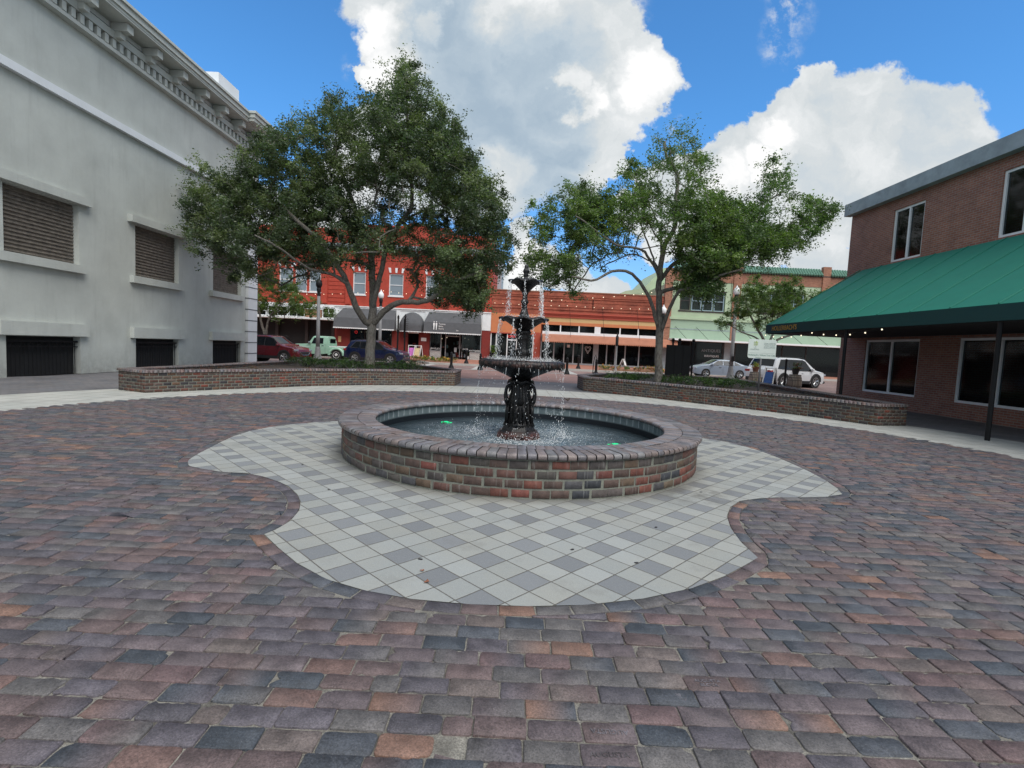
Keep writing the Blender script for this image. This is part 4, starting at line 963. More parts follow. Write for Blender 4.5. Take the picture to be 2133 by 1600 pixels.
# ------------------------------------------------------------------ low planting
def bush(name, label, cat, loc, sx, sy, h, n, cols, seed, lsize=.06, flowers=None, group=None):
    rsd = np.random.RandomState(seed); rt = empty(name, loc, 0, label, cat, group); N = max(6, int(n/45))
    c = np.c_[rsd.uniform(-sx, sx, N), rsd.uniform(-sy, sy, N), rsd.uniform(.25*h, .85*h, N)]
    leaves('foliage', c, np.full(N, min(.22, h*.45)), np.full(N, 45), lsize, cols, M_LEAF2, rt, rsd, flat=.8)
    b = MB()
    for i in range(N): b.tube([(c[i][0]*.5, c[i][1]*.5, -.03), (c[i][0]*.8, c[i][1]*.8, c[i][2]*.5), tuple(c[i])], [.008, .006, .003], 4, cap=False)
    b.build('stems', M_BARK, rt)
    if flowers:
        f = np.c_[rsd.uniform(-sx, sx, flowers[1]), rsd.uniform(-sy, sy, flowers[1]), rsd.uniform(.6*h, 1.05*h, flowers[1])]
        leaves('blossoms', f, np.full(len(f), .04), np.full(len(f), 7), .06, [flowers[0]], M_LEAF2, rt, rsd, narrow=.9)
    return rt
HEDC = [(.03,.065,.018),(.045,.09,.02),(.06,.11,.025)]
hl = [(-9.0,21.6,'at the far left end'),(-8.1,21.2,'just left of the trunk'),(-7.2,20.9,'touching the left side of the oak trunk'),(-6.3,20.6,'right in front of the oak trunk'),(-5.3,21.4,'just right of the oak trunk'),(-4.4,21.5,'at the right end')]
for i, (x, y, w_) in enumerate(hl):
    bush('low_shrub', 'low dark green shrub in the left planter, '+w_, 'shrub', (x, y, .40), .62, .55, .42, 1500, HEDC, 20+i, group='shrubs in the left planter')
hr_ = [(4.6,21.6,'at the left end'),(5.5,21.9,'touching the left side of the oak trunk'),(6.6,20.9,'just right of the oak trunk'),(7.5,20.9,'in front of the black board'),(8.4,20.8,'right of the black board'),(9.2,20.9,'at the right end')]
for i, (x, y, w_) in enumerate(hr_):
    bush('low_shrub', 'low green shrub in the right planter, '+w_, 'shrub', (x, y, .40), .62, .5, .36, 1500, [(.05,.10,.02),(.07,.13,.03),(.04,.08,.02)], 40+i, group='shrubs in the right planter')
for i, (x, y, w_) in enumerate([(-8.6,16.9,'left planter, left part'),(-7.3,17.9,'left planter, towards the trunk'),(7.5,17.6,'right planter, by the sign post'),(8.7,17.2,'right planter, right of the sign post')]):
    bush('flower_plant', 'tiny red-leaved bedding plant in the '+w_, 'plant', (x, y, .40), .13, .1, .16, 130, [(.16,.03,.03),(.08,.06,.03)], 60+i, .05)
def far_bed(pts, label, seed, cols, fl):
    c = np.mean(pts, 0); rt = empty('flower_bed', (c[0], c[1], .14), 0, label, 'flower bed')
    b = MB(); b.prism([(x-c[0], y-c[1]) for x, y in pts], -.01, .05); b.build('mulch', M_MULCH, rt)
    rsd = np.random.RandomState(seed); P = []
    x0, y0 = np.min(pts, 0); x1, y1 = np.max(pts, 0)
    while len(P) < 46:
        q = np.array([[rsd.uniform(x0, x1), rsd.uniform(y0, y1)]])
        if inside(q, [tuple(p) for p in pts])[0]: P.append((q[0, 0]-c[0], q[0, 1]-c[1], rsd.uniform(.12, .26)))
    leaves('plants', P, np.full(len(P), .2), np.full(len(P), 60), .10, cols, M_LEAF2, rt, rsd)
    leaves('blossoms', [(p[0], p[1], p[2]+.12) for p in P[::2]], np.full(len(P[::2]), .13), np.full(len(P[::2]), 9), .09, fl, M_LEAF2, rt, rsd, narrow=.9)
far_bed([(-9.0,43.6),(-6.3,41.4),(-4.9,42.6),(-5.0,45.2),(-8.9,45.8)], 'mulched flower bed with yellow-green plants in front of the grey awning shops', 71, [(.16,.19,.03),(.09,.14,.03),(.2,.16,.04)], [(.6,.4,.05),(.5,.12,.05)])
far_bed([(7.0,41.2),(13.2,41.2),(14.6,45.2),(7.6,44.6)], 'mulched flower bed with orange and green plants in front of the scalloped awning', 72, [(.10,.15,.03),(.22,.09,.03),(.08,.12,.03)], [(.55,.14,.04),(.6,.4,.08)])
# two fallen leaves, some dark spots and a bird on the paving
M_DEAD = pm('dead_leaf', (.22, .085, .045), .8)
def fallen(x, y, s, a, label):
    b = MB(); n = 9; v = [(0, 0, .012)]
    for i in range(n):
        t = 2*math.pi*i/n; r = s*(1+.25*math.sin(3*t)); v.append((r*math.cos(t)*1.3, r*math.sin(t)*.7, .004+.008*abs(math.sin(2*t))))
    v += [(p[0], p[1], p[2]-.0015) for p in v]
    b.add(v, [(0, i+1, (i+1) % n+1) for i in range(n)]+[(n+1, n+1+(i+1) % n+1, n+1+i+1) for i in range(n)]+[(i+1, n+2+i, n+2+(i+1) % n, (i+1) % n+1) for i in range(n)])
    b.xf(Matrix.Rotation(a, 4, 'Z')); o = b.build('fallen_leaf', M_DEAD, loc=(x, y, .0)); tag(o, label, 'leaf')
fallen(-.57, 3.46, .012, .4, 'small brown fallen leaf on the grey paver, the one farther from the camera'); fallen(-.51, 3.30, .018, 1.2, 'brown fallen leaf on the grey paver, the one nearer the camera')
M_SPOT = pm('dark_gum', (.02, .02, .022), .9)
SPL = ['front middle', 'front, right of the middle', 'front left, by the fallen leaves', 'left, close to the basin foot', 'far left lobe', 'left, halfway to the basin', 'right, halfway to the basin', 'right, close to the basin foot', 'left lobe near the basin']
sp = [(.55,3.98),(1.02,3.78),(-.62,3.66),(-1.5,5.9),(-2.6,6.3),(-1.9,5.3),(1.4,4.6),(2.3,5.9),(-2.2,6.9)]
for i, (x, y) in enumerate(sp):
    b = MB(); b.lathe([(.016, 0), (.014, .002), (.002, .003)], 9, (0, 0, 0), lambda r, z, a, k: (r*(1+.3*math.sin(2*a+i)), z)); o = b.build('gum_spot', M_SPOT, loc=(x, y, .0)); tag(o, 'small dark gum spot on the pale pavers, '+SPL[i], 'gum spot', 'dark gum spots on the pavers')
BD = empty('small_bird', (1.75, 15.6, 0), R(25), 'small brown bird standing on the brick paving behind the basin', 'bird')
M_BIRD = pm('brown_feathers', (.07, .05, .04), .8, var=.3, scale=60)
b = MB(); b.tube([(-.085, 0, .10), (-.05, 0, .085), (0, 0, .075), (.035, 0, .095), (.055, 0, .125), (.075, 0, .135)], [.006, .022, .034, .03, .021, .008], 10); b.tube([(-.05, 0, .09), (-.12, 0, .115), (-.15, 0, .125)], [.016, .012, .008], 6); b.build('body', M_BIRD, BD, True)
b = MB(); b.tube([(.073, 0, .137), (.09, 0, .133)], [.005, .001], 5); b.build('beak', M_SPOT, BD)
for s in (-1, 1): b = MB(); b.tube([(.0, s*.014, .055), (.006, s*.016, .02), (.0, s*.016, .002), (.02, s*.018, .002)], [.003, .002, .002, .0015], 5); b.build('leg', M_SPOT, BD)

# ------------------------------------------------------------------ street furniture
M_BLK = pm('black_metal', (.007, .007, .008), .55, .0, var=.2, spec=.3)
M_GREYP = pm('grey_pole', (.19, .19, .195), .6, .0, var=.15, scale=8, bump=.1)
M_GLOBE = pm('white_globe', (.78, .79, .8), .35, var=.03)
M_CONCP = pm('stone_pole', (.25, .245, .24), .8, var=.12, scale=10, bump=.2)
def lamp(x, y, label, H=6.35, globe=True, pole=M_GREYP, group='street lamps round the plaza', dark=False):
    rt = empty('street_lamp', (x, y, 0), 0, label, 'street lamp', group)
    b = MB(); b.lathe([(.36, -.03), (.36, .05), (.33, .07), (.30, .12), (.26, .3), (.21, .5), (.18, .75), (.165, .95), (.15, 1.0)], 20); b.build('base', pole, rt, auto=40)
    b = MB(); b.lathe([(.145, .98), (.13, 2), (.105, H-1.25)], 16); b.build('pole', pole, rt, True)
    b = MB(); b.lathe([(.115, H-1.27), (.13, H-1.2), (.10, H-1.12), (.13, H-.98), (.16, H-.78), (.13, H-.7), (.16, H-.66)], 18); b.build('lamp_holder', M_BLK, rt, auto=40)
    b = MB(); b.lathe([(.13, H-.67), (.20, H-.58), (.235, H-.42), (.215, H-.28), (.14, H-.16), (.09, H-.12), (.10, H-.09), (.06, H-.04), (.03, H-.0), (.035, H+.03), (.005, H+.07)], 24); b.build('lamp_globe' if not dark else 'lamp_head', M_BLK if dark else M_GLOBE, rt, True)
    return rt
lamp(-14.3, 37.0, 'grey street lamp with a dark head and flared foot beside the mint green pickup', H=5.95, dark=True)
l = lamp(16.35, 38.0, 'grey street lamp with white acorn globe and banner rods, in front of the silver sedan', H=6.95)
b = MB()
for s in (-1, 1): b.tube([(0, 0, 5.45), (s*.42, 0, 6.0), (s*.44, 0, 7.3)], .014, 6)
b.build('banner_rod', M_BLK, l); b = MB(); b.box(-.09, .09, -.26, -.16, 1.35, 1.75); b.build('junction_box', M_BLK, l)
lamp(-11.0, 41.6, 'grey street lamp with white acorn globe, seen behind the larger oak trunk', H=5.75)
lamp(11.85, 40.9, 'white globe street lamp half hidden behind the thinner oak trunk', H=5.55)
# thin post lamp in the far flower bed
rt = empty('post', (8.35, 41.2, .14), 0, 'slim grey post with a black cylindrical head in the right-hand far flower bed', 'post')
b = MB(); b.lathe([(.16, 0), (.13, .1), (.075, .2), (.065, 2.0)], 12); b.build('pole', M_GREYP, rt, auto=40); b = MB(); b.lathe([(.07, 2.0), (.12, 2.05), (.12, 2.75), (.06, 2.85), (.05, 3.1)], 14); b.build('head', M_BLK, rt, auto=40)
# black posts by the blue car
rt = empty('sign_post', (-8.1, 37.6, 0), 0, 'black ornamental way-finding post with scrollwork and lettering, right of the blue car', 'sign post')
b = MB(); b.lathe([(.15, 0), (.15, .1), (.09, .25), (.06, .4), (.055, 3.45), (.09, 3.5), (.03, 3.7)], 14); b.build('pole', M_BLK, rt, auto=40)
b = MB()
for k in range(9):
    z = 3.3-k*.16; b.tube([(.06, 0, z), (.17, 0, z+.07), (.24, 0, z+.01), (.17, 0, z-.03)], [.012, .016, .014, .008], 6)
b.build('scrollwork', M_BLK, rt); b = MB(); b.box(-.10, -.03, -.02, .02, 1.95, 3.35); b.build('blade', M_BLK, rt)
rt = empty('post', (-8.55, 37.3, 0), 0, 'plain black metal post just left of the ornamental way-finding post', 'post')
b = MB(); b.lathe([(.17, 0), (.17, .12), (.10, .3), (.065, .45), (.06, 3.3), (.08, 3.35), (.075, 3.5), (.01, 3.62)], 14); b.build('pole', M_BLK, rt, auto=40); b = MB(); b.lathe([(.085, 2.3), (.10, 2.35), (.10, 2.5), (.085, 2.55)], 12); b.build('collar', M_BLK, rt, auto=40)
rt = empty('post', (-9.9, 35.8, 0), 0, 'thin black pole standing in front of the blue car, right of the oak trunk', 'post')
b = MB(); b.lathe([(.1, 0), (.05, .2), (.045, 3.6)], 10); b.build('pole', M_BLK, rt); b = MB(); b.box(-.1, .1, -.08, .08, 1.45, 1.72); b.build('box', M_BLK, rt)
# bollards
def bollard(label, x, y, z=0, proto=None):
    if proto: o = copy_tree(proto); o.location = (x, y, z); o['label'] = label; return o
    rt = empty('bollard', (x, y, z), 0, label, 'bollard', 'black cast iron bollards at the crossing')
    b = MB(); b.lathe([(.20, -.02), (.20, .05), (.185, .08), (.17, .10), (.16, .17), (.12, .2), (.11, .24)], 16); b.build('base', M_BLK, rt, auto=35)
    b = MB(); b.lathe([(.098, .24), (.085, .3), (.08, .86), (.095, .88), (.095, .92), (.075, .94)], 16, mod=lambda r, z, a, k: (r*(1+.04*math.cos(8*a)), z)); b.build('shaft', M_BLK, rt, auto=40)
    b = MB(); b.lathe([(.06, .94), (.07, .97), (.085, 1.02), (.07, 1.07), (.045, 1.1), (.02, 1.13), (.005, 1.15)], 14); b.build('knob', M_BLK, rt, True); return rt
pr = bollard('black bollard on the near side, leftmost, at the end of the left planter', -4.14, 34.0)
bollard('black bollard on the near side, just left of the fountain bowl', -2.23, 34.6, 0, pr)
bollard('black bollard on the near side, just right of the fountain bowl', 3.67, 34.3, 0, pr)
bollard('black bollard on the near side, rightmost, by the right planter', 5.68, 34.5, 0, pr)
bollard('black bollard across the street, leftmost, in front of the grey awning shop', -3.8, 41.2, .14, pr)
bollard('black bollard across the street, half behind the left edge of the fountain bowl', -1.85, 41.6, .14, pr)
bollard('black bollard across the street, right of the fountain bowl', 5.35, 41.4, .14, pr)
rt = empty('bike_rack', (5.72, 35.2, 0), 0, 'tall narrow black hoop rack standing right behind the rightmost near bollard', 'rack')
b = MB(); b.tube([(-.14, 0, 0), (-.13, 0, .8), (-.09, 0, 1.15), (0, 0, 1.38), (.09, 0, 1.15), (.13, 0, .8), (.14, 0, 0)], .03, 8); b.build('hoop', M_BLK, rt, True)
b = MB(); b.lathe([(.19, -.02), (.19, .04), (.16, .1), (.14, .16)], 14); b.build('foot', M_BLK, rt, auto=40)
# directory board in the right planter
rt = empty('notice_board', (7.66, 23.5, .40), R(-4), 'back of a black three-panel directory board with round finials, in the right planter', 'notice board')
def zz(h): return h-.40
for xx, top in ((-.52, 2.3), (.02, 2.3), (.56, 2.3)):
    b = MB(); b.lathe([(.045, -.1), (.045, zz(top)-.1), (.075, zz(top)-.08), (.03, zz(top)-.03)], 12, (xx*.55 if xx < .5 else .64, .05, 0)); b.sphere((xx*.55 if xx < .5 else .64, .05, zz(top)+.03), .07, 8); b.build('post', M_BLK, rt, auto=50)
for k in range(3):
    x0 = -.58+k*.375; b = MB(); b.box(x0, x0+.37, 0, .05, zz(.68), zz(2.08))
    for z0, z1 in ((.70, 1.10), (1.13, 1.58), (1.61, 2.05)): b.box(x0+.03, x0+.34, -.012, 0, zz(z0), zz(z1))
    b.build('panel', M_BLK, rt)
# park sign
M_SIGNW = pm('sign_white', (.72, .80, .74), .5, var=.04); M_SGREEN = pm('sign_green_ink', (.03, .17, .11), .6); M_SGREY = pm('sign_grey_ink', (.22, .30, .27), .6); M_SLEAF = pm('sign_leaf_ink', (.38, .50, .08), .6, var=.4, scale=18)
rt = empty('park_sign', (9.28, 19.0, .40), R(-6), 'pale green sign with a tree emblem on a grey post in the right planter', 'sign')
b = MB(); b.tube([(0, .03, -.2), (0, .03, 1.95)], .032, 10); b.build('post', M_GREYP, rt, True)
sh = MB(); w2, h0, h1, c_ = .50, 1.24, 1.95, .05
sh.slab([(-w2+c_, h0), (w2-c_, h0), (w2, h0+c_), (w2, h1-c_), (w2-c_, h1), (-w2+c_, h1), (-w2, h1-c_), (-w2, h0+c_)], -.012, .0); o = sh.build('panel', M_SIGNW, rt)
fm = lambda x, z: face_mat((x, -.0145, z), (1, 0, 0), (0, 0, 1))
text('lettering', "Hollerbach's Willow Tree Cafe", .082, M_SGREEN, fm(0, 1.36), rt, .001, width=.93)
text('lettering', 'Sponsored by', .035, M_SGREEN, fm(-.12, 1.275), rt, .001); text('lettering', 'PARK', .04, M_SGREY, fm(-.25, 1.62), rt, .001); text('lettering', 'SANFORD', .07, M_SGREY, fm(-.26, 1.565), rt, .001)
text('lettering', 'Through a partnership\nof the community and\nthe City of Sanford\nthis park is kept green\nfor everyone to enjoy', .045, M_SGREY, fm(.26, 1.72), rt, .001)
b = MB(); 
for i in range(60):
    a = rnd.uniform(0, 6.28); r = .085*math.sqrt(rnd.random()); x = -.24+r*math.cos(a); z = 1.79+r*math.sin(a)*1.15; s = .011; b.add([(x-s, -.0145, z), (x, -.0145, z-s), (x+s, -.0145, z), (x, -.0145, z+s), (x-s, -.013, z), (x, -.013, z-s), (x+s, -.013, z), (x, -.013, z+s)], [(0, 1, 2, 3), (7, 6, 5, 4), (0, 4, 5, 1), (1, 5, 6, 2), (2, 6, 7, 3), (3, 7, 4, 0)])
b.build('tree_emblem', M_SLEAF, rt)
b = MB(); b.box(-.44, .44, -.0145, -.013, 1.435, 1.44); b.box(-.244, -.232, -.0145, -.013, 1.66, 1.72); b.build('rule_line', M_SGREY, rt)
# barrels with flower pots, folding board
M_WOOD = tex_brick_mat('weathered_staves', (.23, .19, .15), (.30, .26, .21), (.08, .06, .05), .075, 2.5, .006, axes='xz', off=0, var=.5, extra=(.12, .10, .09, .6))
M_HOOP = pm('barrel_hoop', (.12, .11, .105), .6, .5, dirt=.4); M_POT = pm('plant_pot', (.16, .07, .045), .7); M_POTB = pm('dark_pot', (.03, .03, .03), .6)
def barrel(x, y, label, z=0):
    rt = empty('barrel', (x, y, z), .3, label, 'barrel', 'oak barrels by the parking bays')
    b = MB(); b.lathe([(.27, 0), (.285, .06), (.33, .3), (.34, .45), (.33, .6), (.285, .84), (.27, .9)], 28); b.build('staves', M_WOOD, rt, auto=50)
    for z0, r in ((.03, .285), (.16, .312), (.3, .335), (.6, .335), (.74, .312), (.86, .288)):
        b = MB(); b.lathe([(r, z0-.018), (r+.003, z0), (r, z0+.018)], 28, cap=False); b.build('hoop', M_HOOP, rt, True)
barrel(13.9, 29.0, 'weathered wooden barrel carrying a terracotta pot, left of the folding board', -.02); barrel(14.85, 26.6, 'weathered wooden barrel carrying a dark pot, right of the black post')
def pot(x, y, z, label, m, cols, seed):
    rt = empty('potted_plant', (x, y, z), 0, label, 'plant pot'); b = MB(); b.lathe([(.13, 0), (.19, .26), (.2, .3), (.17, .3)], 18); b.build('pot', m, rt, auto=40)
    rsd = np.random.RandomState(seed); c = np.c_[rsd.uniform(-.14, .14, 16), rsd.uniform(-.14, .14, 16), rsd.uniform(.3, .55, 16)]; leaves('foliage', c, np.full(16, .13), np.full(16, 34), .07, cols, M_LEAF2, rt, rsd)
pot(13.9, 29.0, .88, 'terracotta pot of yellow-green plants on top of the left barrel', M_POT, [(.16,.22,.03),(.3,.2,.04)], 81); pot(14.85, 26.6, .9, 'dark pot with dark red plants on top of the right barrel', M_POTB, [(.05,.07,.02),(.14,.05,.03)], 82)
M_WHT = pm('white_plastic', (.72, .72, .70), .5, var=.05); M_BLUEP = pm('blue_poster', (.03, .09, .28), .5, var=.3, scale=9); M_PINK = pm('pink_poster', (.45, .12, .42), .6, var=.35, scale=7); M_YEL = pm('cream_poster', (.62, .50, .28), .6, var=.35, scale=9)
def aframe(x, y, rz, label, face, H=1.15, W_=.6, z=0, mf=None):
    mf = mf or M_WHT; rt = empty('folding_board', (x, y, z), rz, label, 'sign')
    for s in (-1, 1):
        b = MB(); v = [(-W_/2, s*.36, 0), (W_/2, s*.36, 0), (W_/2*.92, s*.03, H), (-W_/2*.92, s*.03, H)]; P = [Vector(q) for q in v]
        for a, c in ((0, 3), (1, 2)): b.tube([P[a], P[c]], .032, 6)
        for t in (.18, .97): b.tube([P[0].lerp(P[3], t), P[1].lerp(P[2], t)], .026, 6)
        b.build('frame', mf, rt)
        b = MB(); q = [P[0].lerp(P[3], .2).lerp(P[1].lerp(P[2], .2), .1), P[1].lerp(P[2], .2).lerp(P[0].lerp(P[3], .2), .1), P[1].lerp(P[2], .8).lerp(P[0].lerp(P[3], .8), .1), P[0].lerp(P[3], .8).lerp(P[1].lerp(P[2], .8), .1)]; n = Vector((0, s*.012, .003)); b.add([x_-n for x_ in q]+[x_+n for x_ in q], [(0, 3, 2, 1), (4, 5, 6, 7), (0, 1, 5, 4), (1, 2, 6, 5), (2, 3, 7, 6), (3, 0, 4, 7)])
        b.build('poster', face if s < 0 else M_BLK, rt)
    return rt
r_ = aframe(13.75, 27.0, R(-52), 'white-framed folding pavement board with a blue poster, between the barrels', M_BLUEP, 1.2, .55)
b = MB(); b.lathe([(.12, 0), (.12, .03), (.05, .08), (.05, 1.62), (.07, 1.68), (.0, 1.72)], 12); o = b.build('post', M_BLK, loc=(14.0, 26.0, -.02)); tag(o, 'short black metal post between the folding board and the right barrel', 'post')
aframe(-9.45, 47.3, R(12), 'folding pavement board with a pink poster by the red doorway', M_PINK, 1.25, .75, .15); aframe(-8.85, 47.0, R(-20), 'folding pavement board with a cream poster, leaning beside the pink one', M_YEL, 1.25, .7, .15)
aframe(10.1, 46.5, R(60), 'small white folding board beside the far right flower bed', M_WHT, .9, .4, .15)
b = MB(); b.lathe([(.13, 0), (.15, .28), (.16, .3), (.14, .31)], 16); o = b.build('bucket', M_WHT, loc=(-4.7, 51.9, .2)); tag(o, 'white bucket standing by the shop door under the grey awning', 'bucket')
# ------------------------------------------------------------------ buildings across the street (facades on y = 53)
FYD = 53.0; G0 = 0.14
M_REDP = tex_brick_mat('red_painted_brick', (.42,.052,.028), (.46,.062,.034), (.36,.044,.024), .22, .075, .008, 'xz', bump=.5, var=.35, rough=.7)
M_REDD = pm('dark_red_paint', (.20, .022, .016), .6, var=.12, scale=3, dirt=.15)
M_REDW = pm('bright_red_trim', (.40, .07, .04), .6, var=.08)
M_WHITE = pm('white_paint', (.78, .81, .82), .6, var=.07, scale=2, dirt=.12)
M_WTRIM = pm('white_trim', (.76, .78, .79), .5, var=.05)
M_CORN = pm('grey_cornice', (.28, .33, .35), .6, var=.2, scale=2, dirt=.4)
M_BRKR = tex_brick_mat('old_red_brick', (.33,.075,.04), (.42,.11,.06), (.24,.10,.07), .22, .072, .009, 'xz', bump=.6, var=.9, rough=.85, extra=(.20,.055,.04,.5), vscale=.8)
M_BRKS = tex_brick_mat('brown_brick', (.27,.10,.055), (.36,.15,.085), (.27,.20,.155), .22, .075, .008, 'xz', bump=.5, var=.5)
M_ORNG = pm('orange_stucco', (.56, .20, .085), .8, var=.06, scale=2)
M_CREAM = pm('cream_stucco', (.60, .42, .20), .8, var=.038)
M_SALM = pm('salmon_canvas', (.40, .17, .105), .85, var=.1, scale=3)
M_GRN = pm('pale_green_stucco', (.40, .50, .34), .8, var=.07, scale=1.2, dirt=.12)
M_GRND = pm('pale_green_panel', (.31, .42, .31), .8, var=.038)
M_TILE = pm('green_roof_tile', (.09, .20, .14), .5, var=.2)
M_AWN = pm('grey_canvas', (.088, .092, .10), .85, var=.12, scale=2.5, bump=.1)
M_DKIN = pm('dark_interior', (.012, .012, .013), .8); M_DKWD = pm('dark_frame', (.03, .022, .02), .6); M_ALU = pm('pale_metal_frame', (.40, .41, .42), .45, .3)
M_CURT = pm('white_curtain', (.72, .76, .78), .7, var=.15, scale=3)
M_LIMEB = tex_brick_mat('white_brick', (.44,.43,.41), (.52,.51,.49), (.28,.27,.26), .30, .11, .012, 'xz', var=.3)
M_ROOFD = pm('roof_felt', (.10, .10, .10), .9)
def glass_mat(name, tint=(.02, .025, .03), rough=.06, alpha=.55, spec=.6):
    t = NT(name); t.set('Base Color', tint); t.set('Roughness', rough); t.b.inputs['Specular IOR Level'].default_value = spec; t.set('Metallic', 0.0)
    tr = t.n('ShaderNodeBsdfTransparent'); tr.inputs[0].default_value = (.75, .8, .82, 1); ms = t.n('ShaderNodeMixShader'); ms.inputs[0].default_value = 1-alpha*.0-.45
    ms.inputs[0].default_value = alpha; t.l(tr.outputs[0], ms.inputs[1]); t.l(t.b.outputs[0], ms.inputs[2]); t.l(ms.outputs[0], t.out.inputs[0]); return t.mat
M_GLASS = glass_mat('shop_glass', tint=(.006,.007,.008), alpha=.42); M_GLASSU = glass_mat('window_glass', (.30, .37, .42), .08, .75)  # pale blue tint of the upper panes paints in the sky's reflection
M_NEON = pm('red_neon', (.6, .03, .03), .4, emit=(1, .05, .05, .55)); M_BULB = pm('warm_bulb', (.9, .8, .6), .4, emit=(1, .85, .6, 1.6)); M_DECAL = pm('white_decal', (.85, .87, .87), .6)
INT = [pm('shop_stock_%s' % n, c, .7, var=.3, scale=8) for n, c in (('tan', (.20,.13,.07)), ('grey', (.16,.17,.18)), ('white', (.40,.41,.42)), ('teal', (.05,.13,.14)), ('red', (.25,.04,.03)), ('green', (.07,.14,.03)))]
def wall_holes(b, x0, x1, z0, z1, y0, y1, holes, m=0):
    """wall slab with rectangular openings"""
    xs = sorted({x0, x1, *[h[0] for h in holes], *[h[1] for h in holes]}); xs = [x for x in xs if x0 <= x <= x1]
    for a, c in zip(xs[:-1], xs[1:]):
        hs = sorted([(max(z0, h[2]), min(z1, h[3])) for h in holes if h[0] <= a+1e-6 and h[1] >= c-1e-6]); z = z0
        for p_, q_ in hs:
            if p_ > z+1e-6: b.box(a, c, y0, y1, z, p_, m)
            z = max(z, q_)
        if z < z1-1e-6: b.box(a, c, y0, y1, z, z1, m)
def sash(rt, x0, x1, z0, z1, y, fm=None, curtain=True, mull=1, deep=.12, cols=1, glass=None):
    fm = fm or M_WTRIM; w = .085; b = MB()
    b.box(x0, x1, y-.05, y+.06, z0, z0+w); b.box(x0, x1, y-.05, y+.06, z1-w, z1); b.box(x0, x0+w, y-.05, y+.06, z0+w, z1-w); b.box(x1-w, x1, y-.05, y+.06, z0+w, z1-w)
    for k in range(mull): z = z0+(z1-z0)*(k+1)/(mull+1); b.box(x0+w, x1-w, y-.02, y+.05, z-.035, z+.035)
    for k in range(cols-1): x = x0+(x1-x0)*(k+1)/cols; b.box(x-.03, x+.03, y-.021, y+.051, z0+w, z1-w)
    f = b.build('window', fm, rt)
    g = MB(); g.box(x0+w, x1-w, y+.02, y+.028, z0+w, z1-w); g.build('pane', glass or M_GLASSU, f)
    if curtain: c = MB(); c.box(x0+w, x1-w, y+.04, y+.05, z0+w, z1-w); c.build('blind', M_CURT, f)
    return f
def shop_stock(rt, x0, x1, z0, z1, y, seed, n=26, lights=3):
    rd = random.Random(seed); b = MB(); b.box(x0, x1, y+2.2, y+2.3, z0, z1); b.box(x0, x1, y+.02, y+2.2, z0-.02, z0); b.box(x0-.05, x0, y+.02, y+2.3, z0, z1); b.box(x1, x1+.05, y+.02, y+2.3, z0, z1); b.box(x0, x1, y+.02, y+2.3, z1, z1+.03); b.build('shop_interior', M_DKIN, rt)
    groups = {}
    for i in range(n):
        x = rd.uniform(x0+.1, x1-.3); zb = rd.choice([z0, z0, z0+.5, z0+.9, z0+1.3]); h = rd.uniform(.12, .5); w = rd.uniform(.1, .35); yy = y+rd.uniform(.25, 1.6)
        if zb+h > z1: continue
        groups.setdefault(rd.randrange(6), []).append((x, x+w, yy, yy+.12, zb, zb+h))
    for k, L in groups.items():
        b = MB()
        for q in L: b.box(*q)
        b.build('shop_display', INT[k], rt)
    b = MB()
    for i in range(lights): b.sphere((rd.uniform(x0+.2, x1-.2), y+rd.uniform(.3, 1.5), z1-rd.uniform(.15, .5)), .035, 4)
    if lights: b.build('added_lights', M_BULB, rt)  # glowing spheres added to brighten the stock
def awning(rt, x0, x1, zt, zb, y, d, mat, xin=0, scal=True, brk=.5, name='awning', edge=M_WTRIM):
    """canvas awning: steep upper slope, near-vertical lower part, scalloped hem"""
    zm = zb+(zt-zb)*brk; b = MB(); a0, a1 = x0+xin, x1-(.0 if not xin else .12)
    P = [(y, zt, a0, a1), (y-d*.82, zm, x0, x1), (y-d, zb, x0, x1)]
    for k in range(2):
        n = 8
        for i in range(n):
            t0, t1 = i/n, (i+1)/n; q = [(P[k][2]+(P[k][3]-P[k][2])*t, P[k][0], P[k][1]) for t in (t0, t1)]+[(P[k+1][2]+(P[k+1][3]-P[k+1][2])*t, P[k+1][0], P[k+1][1]) for t in (t1, t0)]
            b.add([q[0], q[1], q[2], q[3]], [(3, 2, 1, 0)])
    for s, a in ((0, x0), (1, x1)):
        t = [(P[0][2+s], P[0][0], P[0][1]), (a, P[1][0], P[1][1]), (a, P[2][0], P[2][1]), (a, y, zb), ]
        b.add(t, [(0, 1, 2, 3) if s == 0 else (3, 2, 1, 0)])
    b.add([(v[0], v[1]+.02, v[2]-.02) for v in b.v], [tuple(reversed(f)) for f in b.f])
    o = b.build(name, mat, rt)
    n = int((x1-x0)/.22); w = (x1-x0)/n; sb = MB(); 
    for i in range(n):
        c = x0+w*(i+.5); pts = [(c-w/2, zb+.02), (c-w/2, zb-.03)]+[(c+w/2*math.cos(math.pi*(1-k/6)), zb-.03-.075*math.sin(math.pi*k/6)) for k in range(1, 6)]+[(c+w/2, zb-.03), (c+w/2, zb+.02)]
        sb.slab(pts, y-d-.006, y-d+.006)
    sb.build('scalloped_hem', edge, o)
    return o
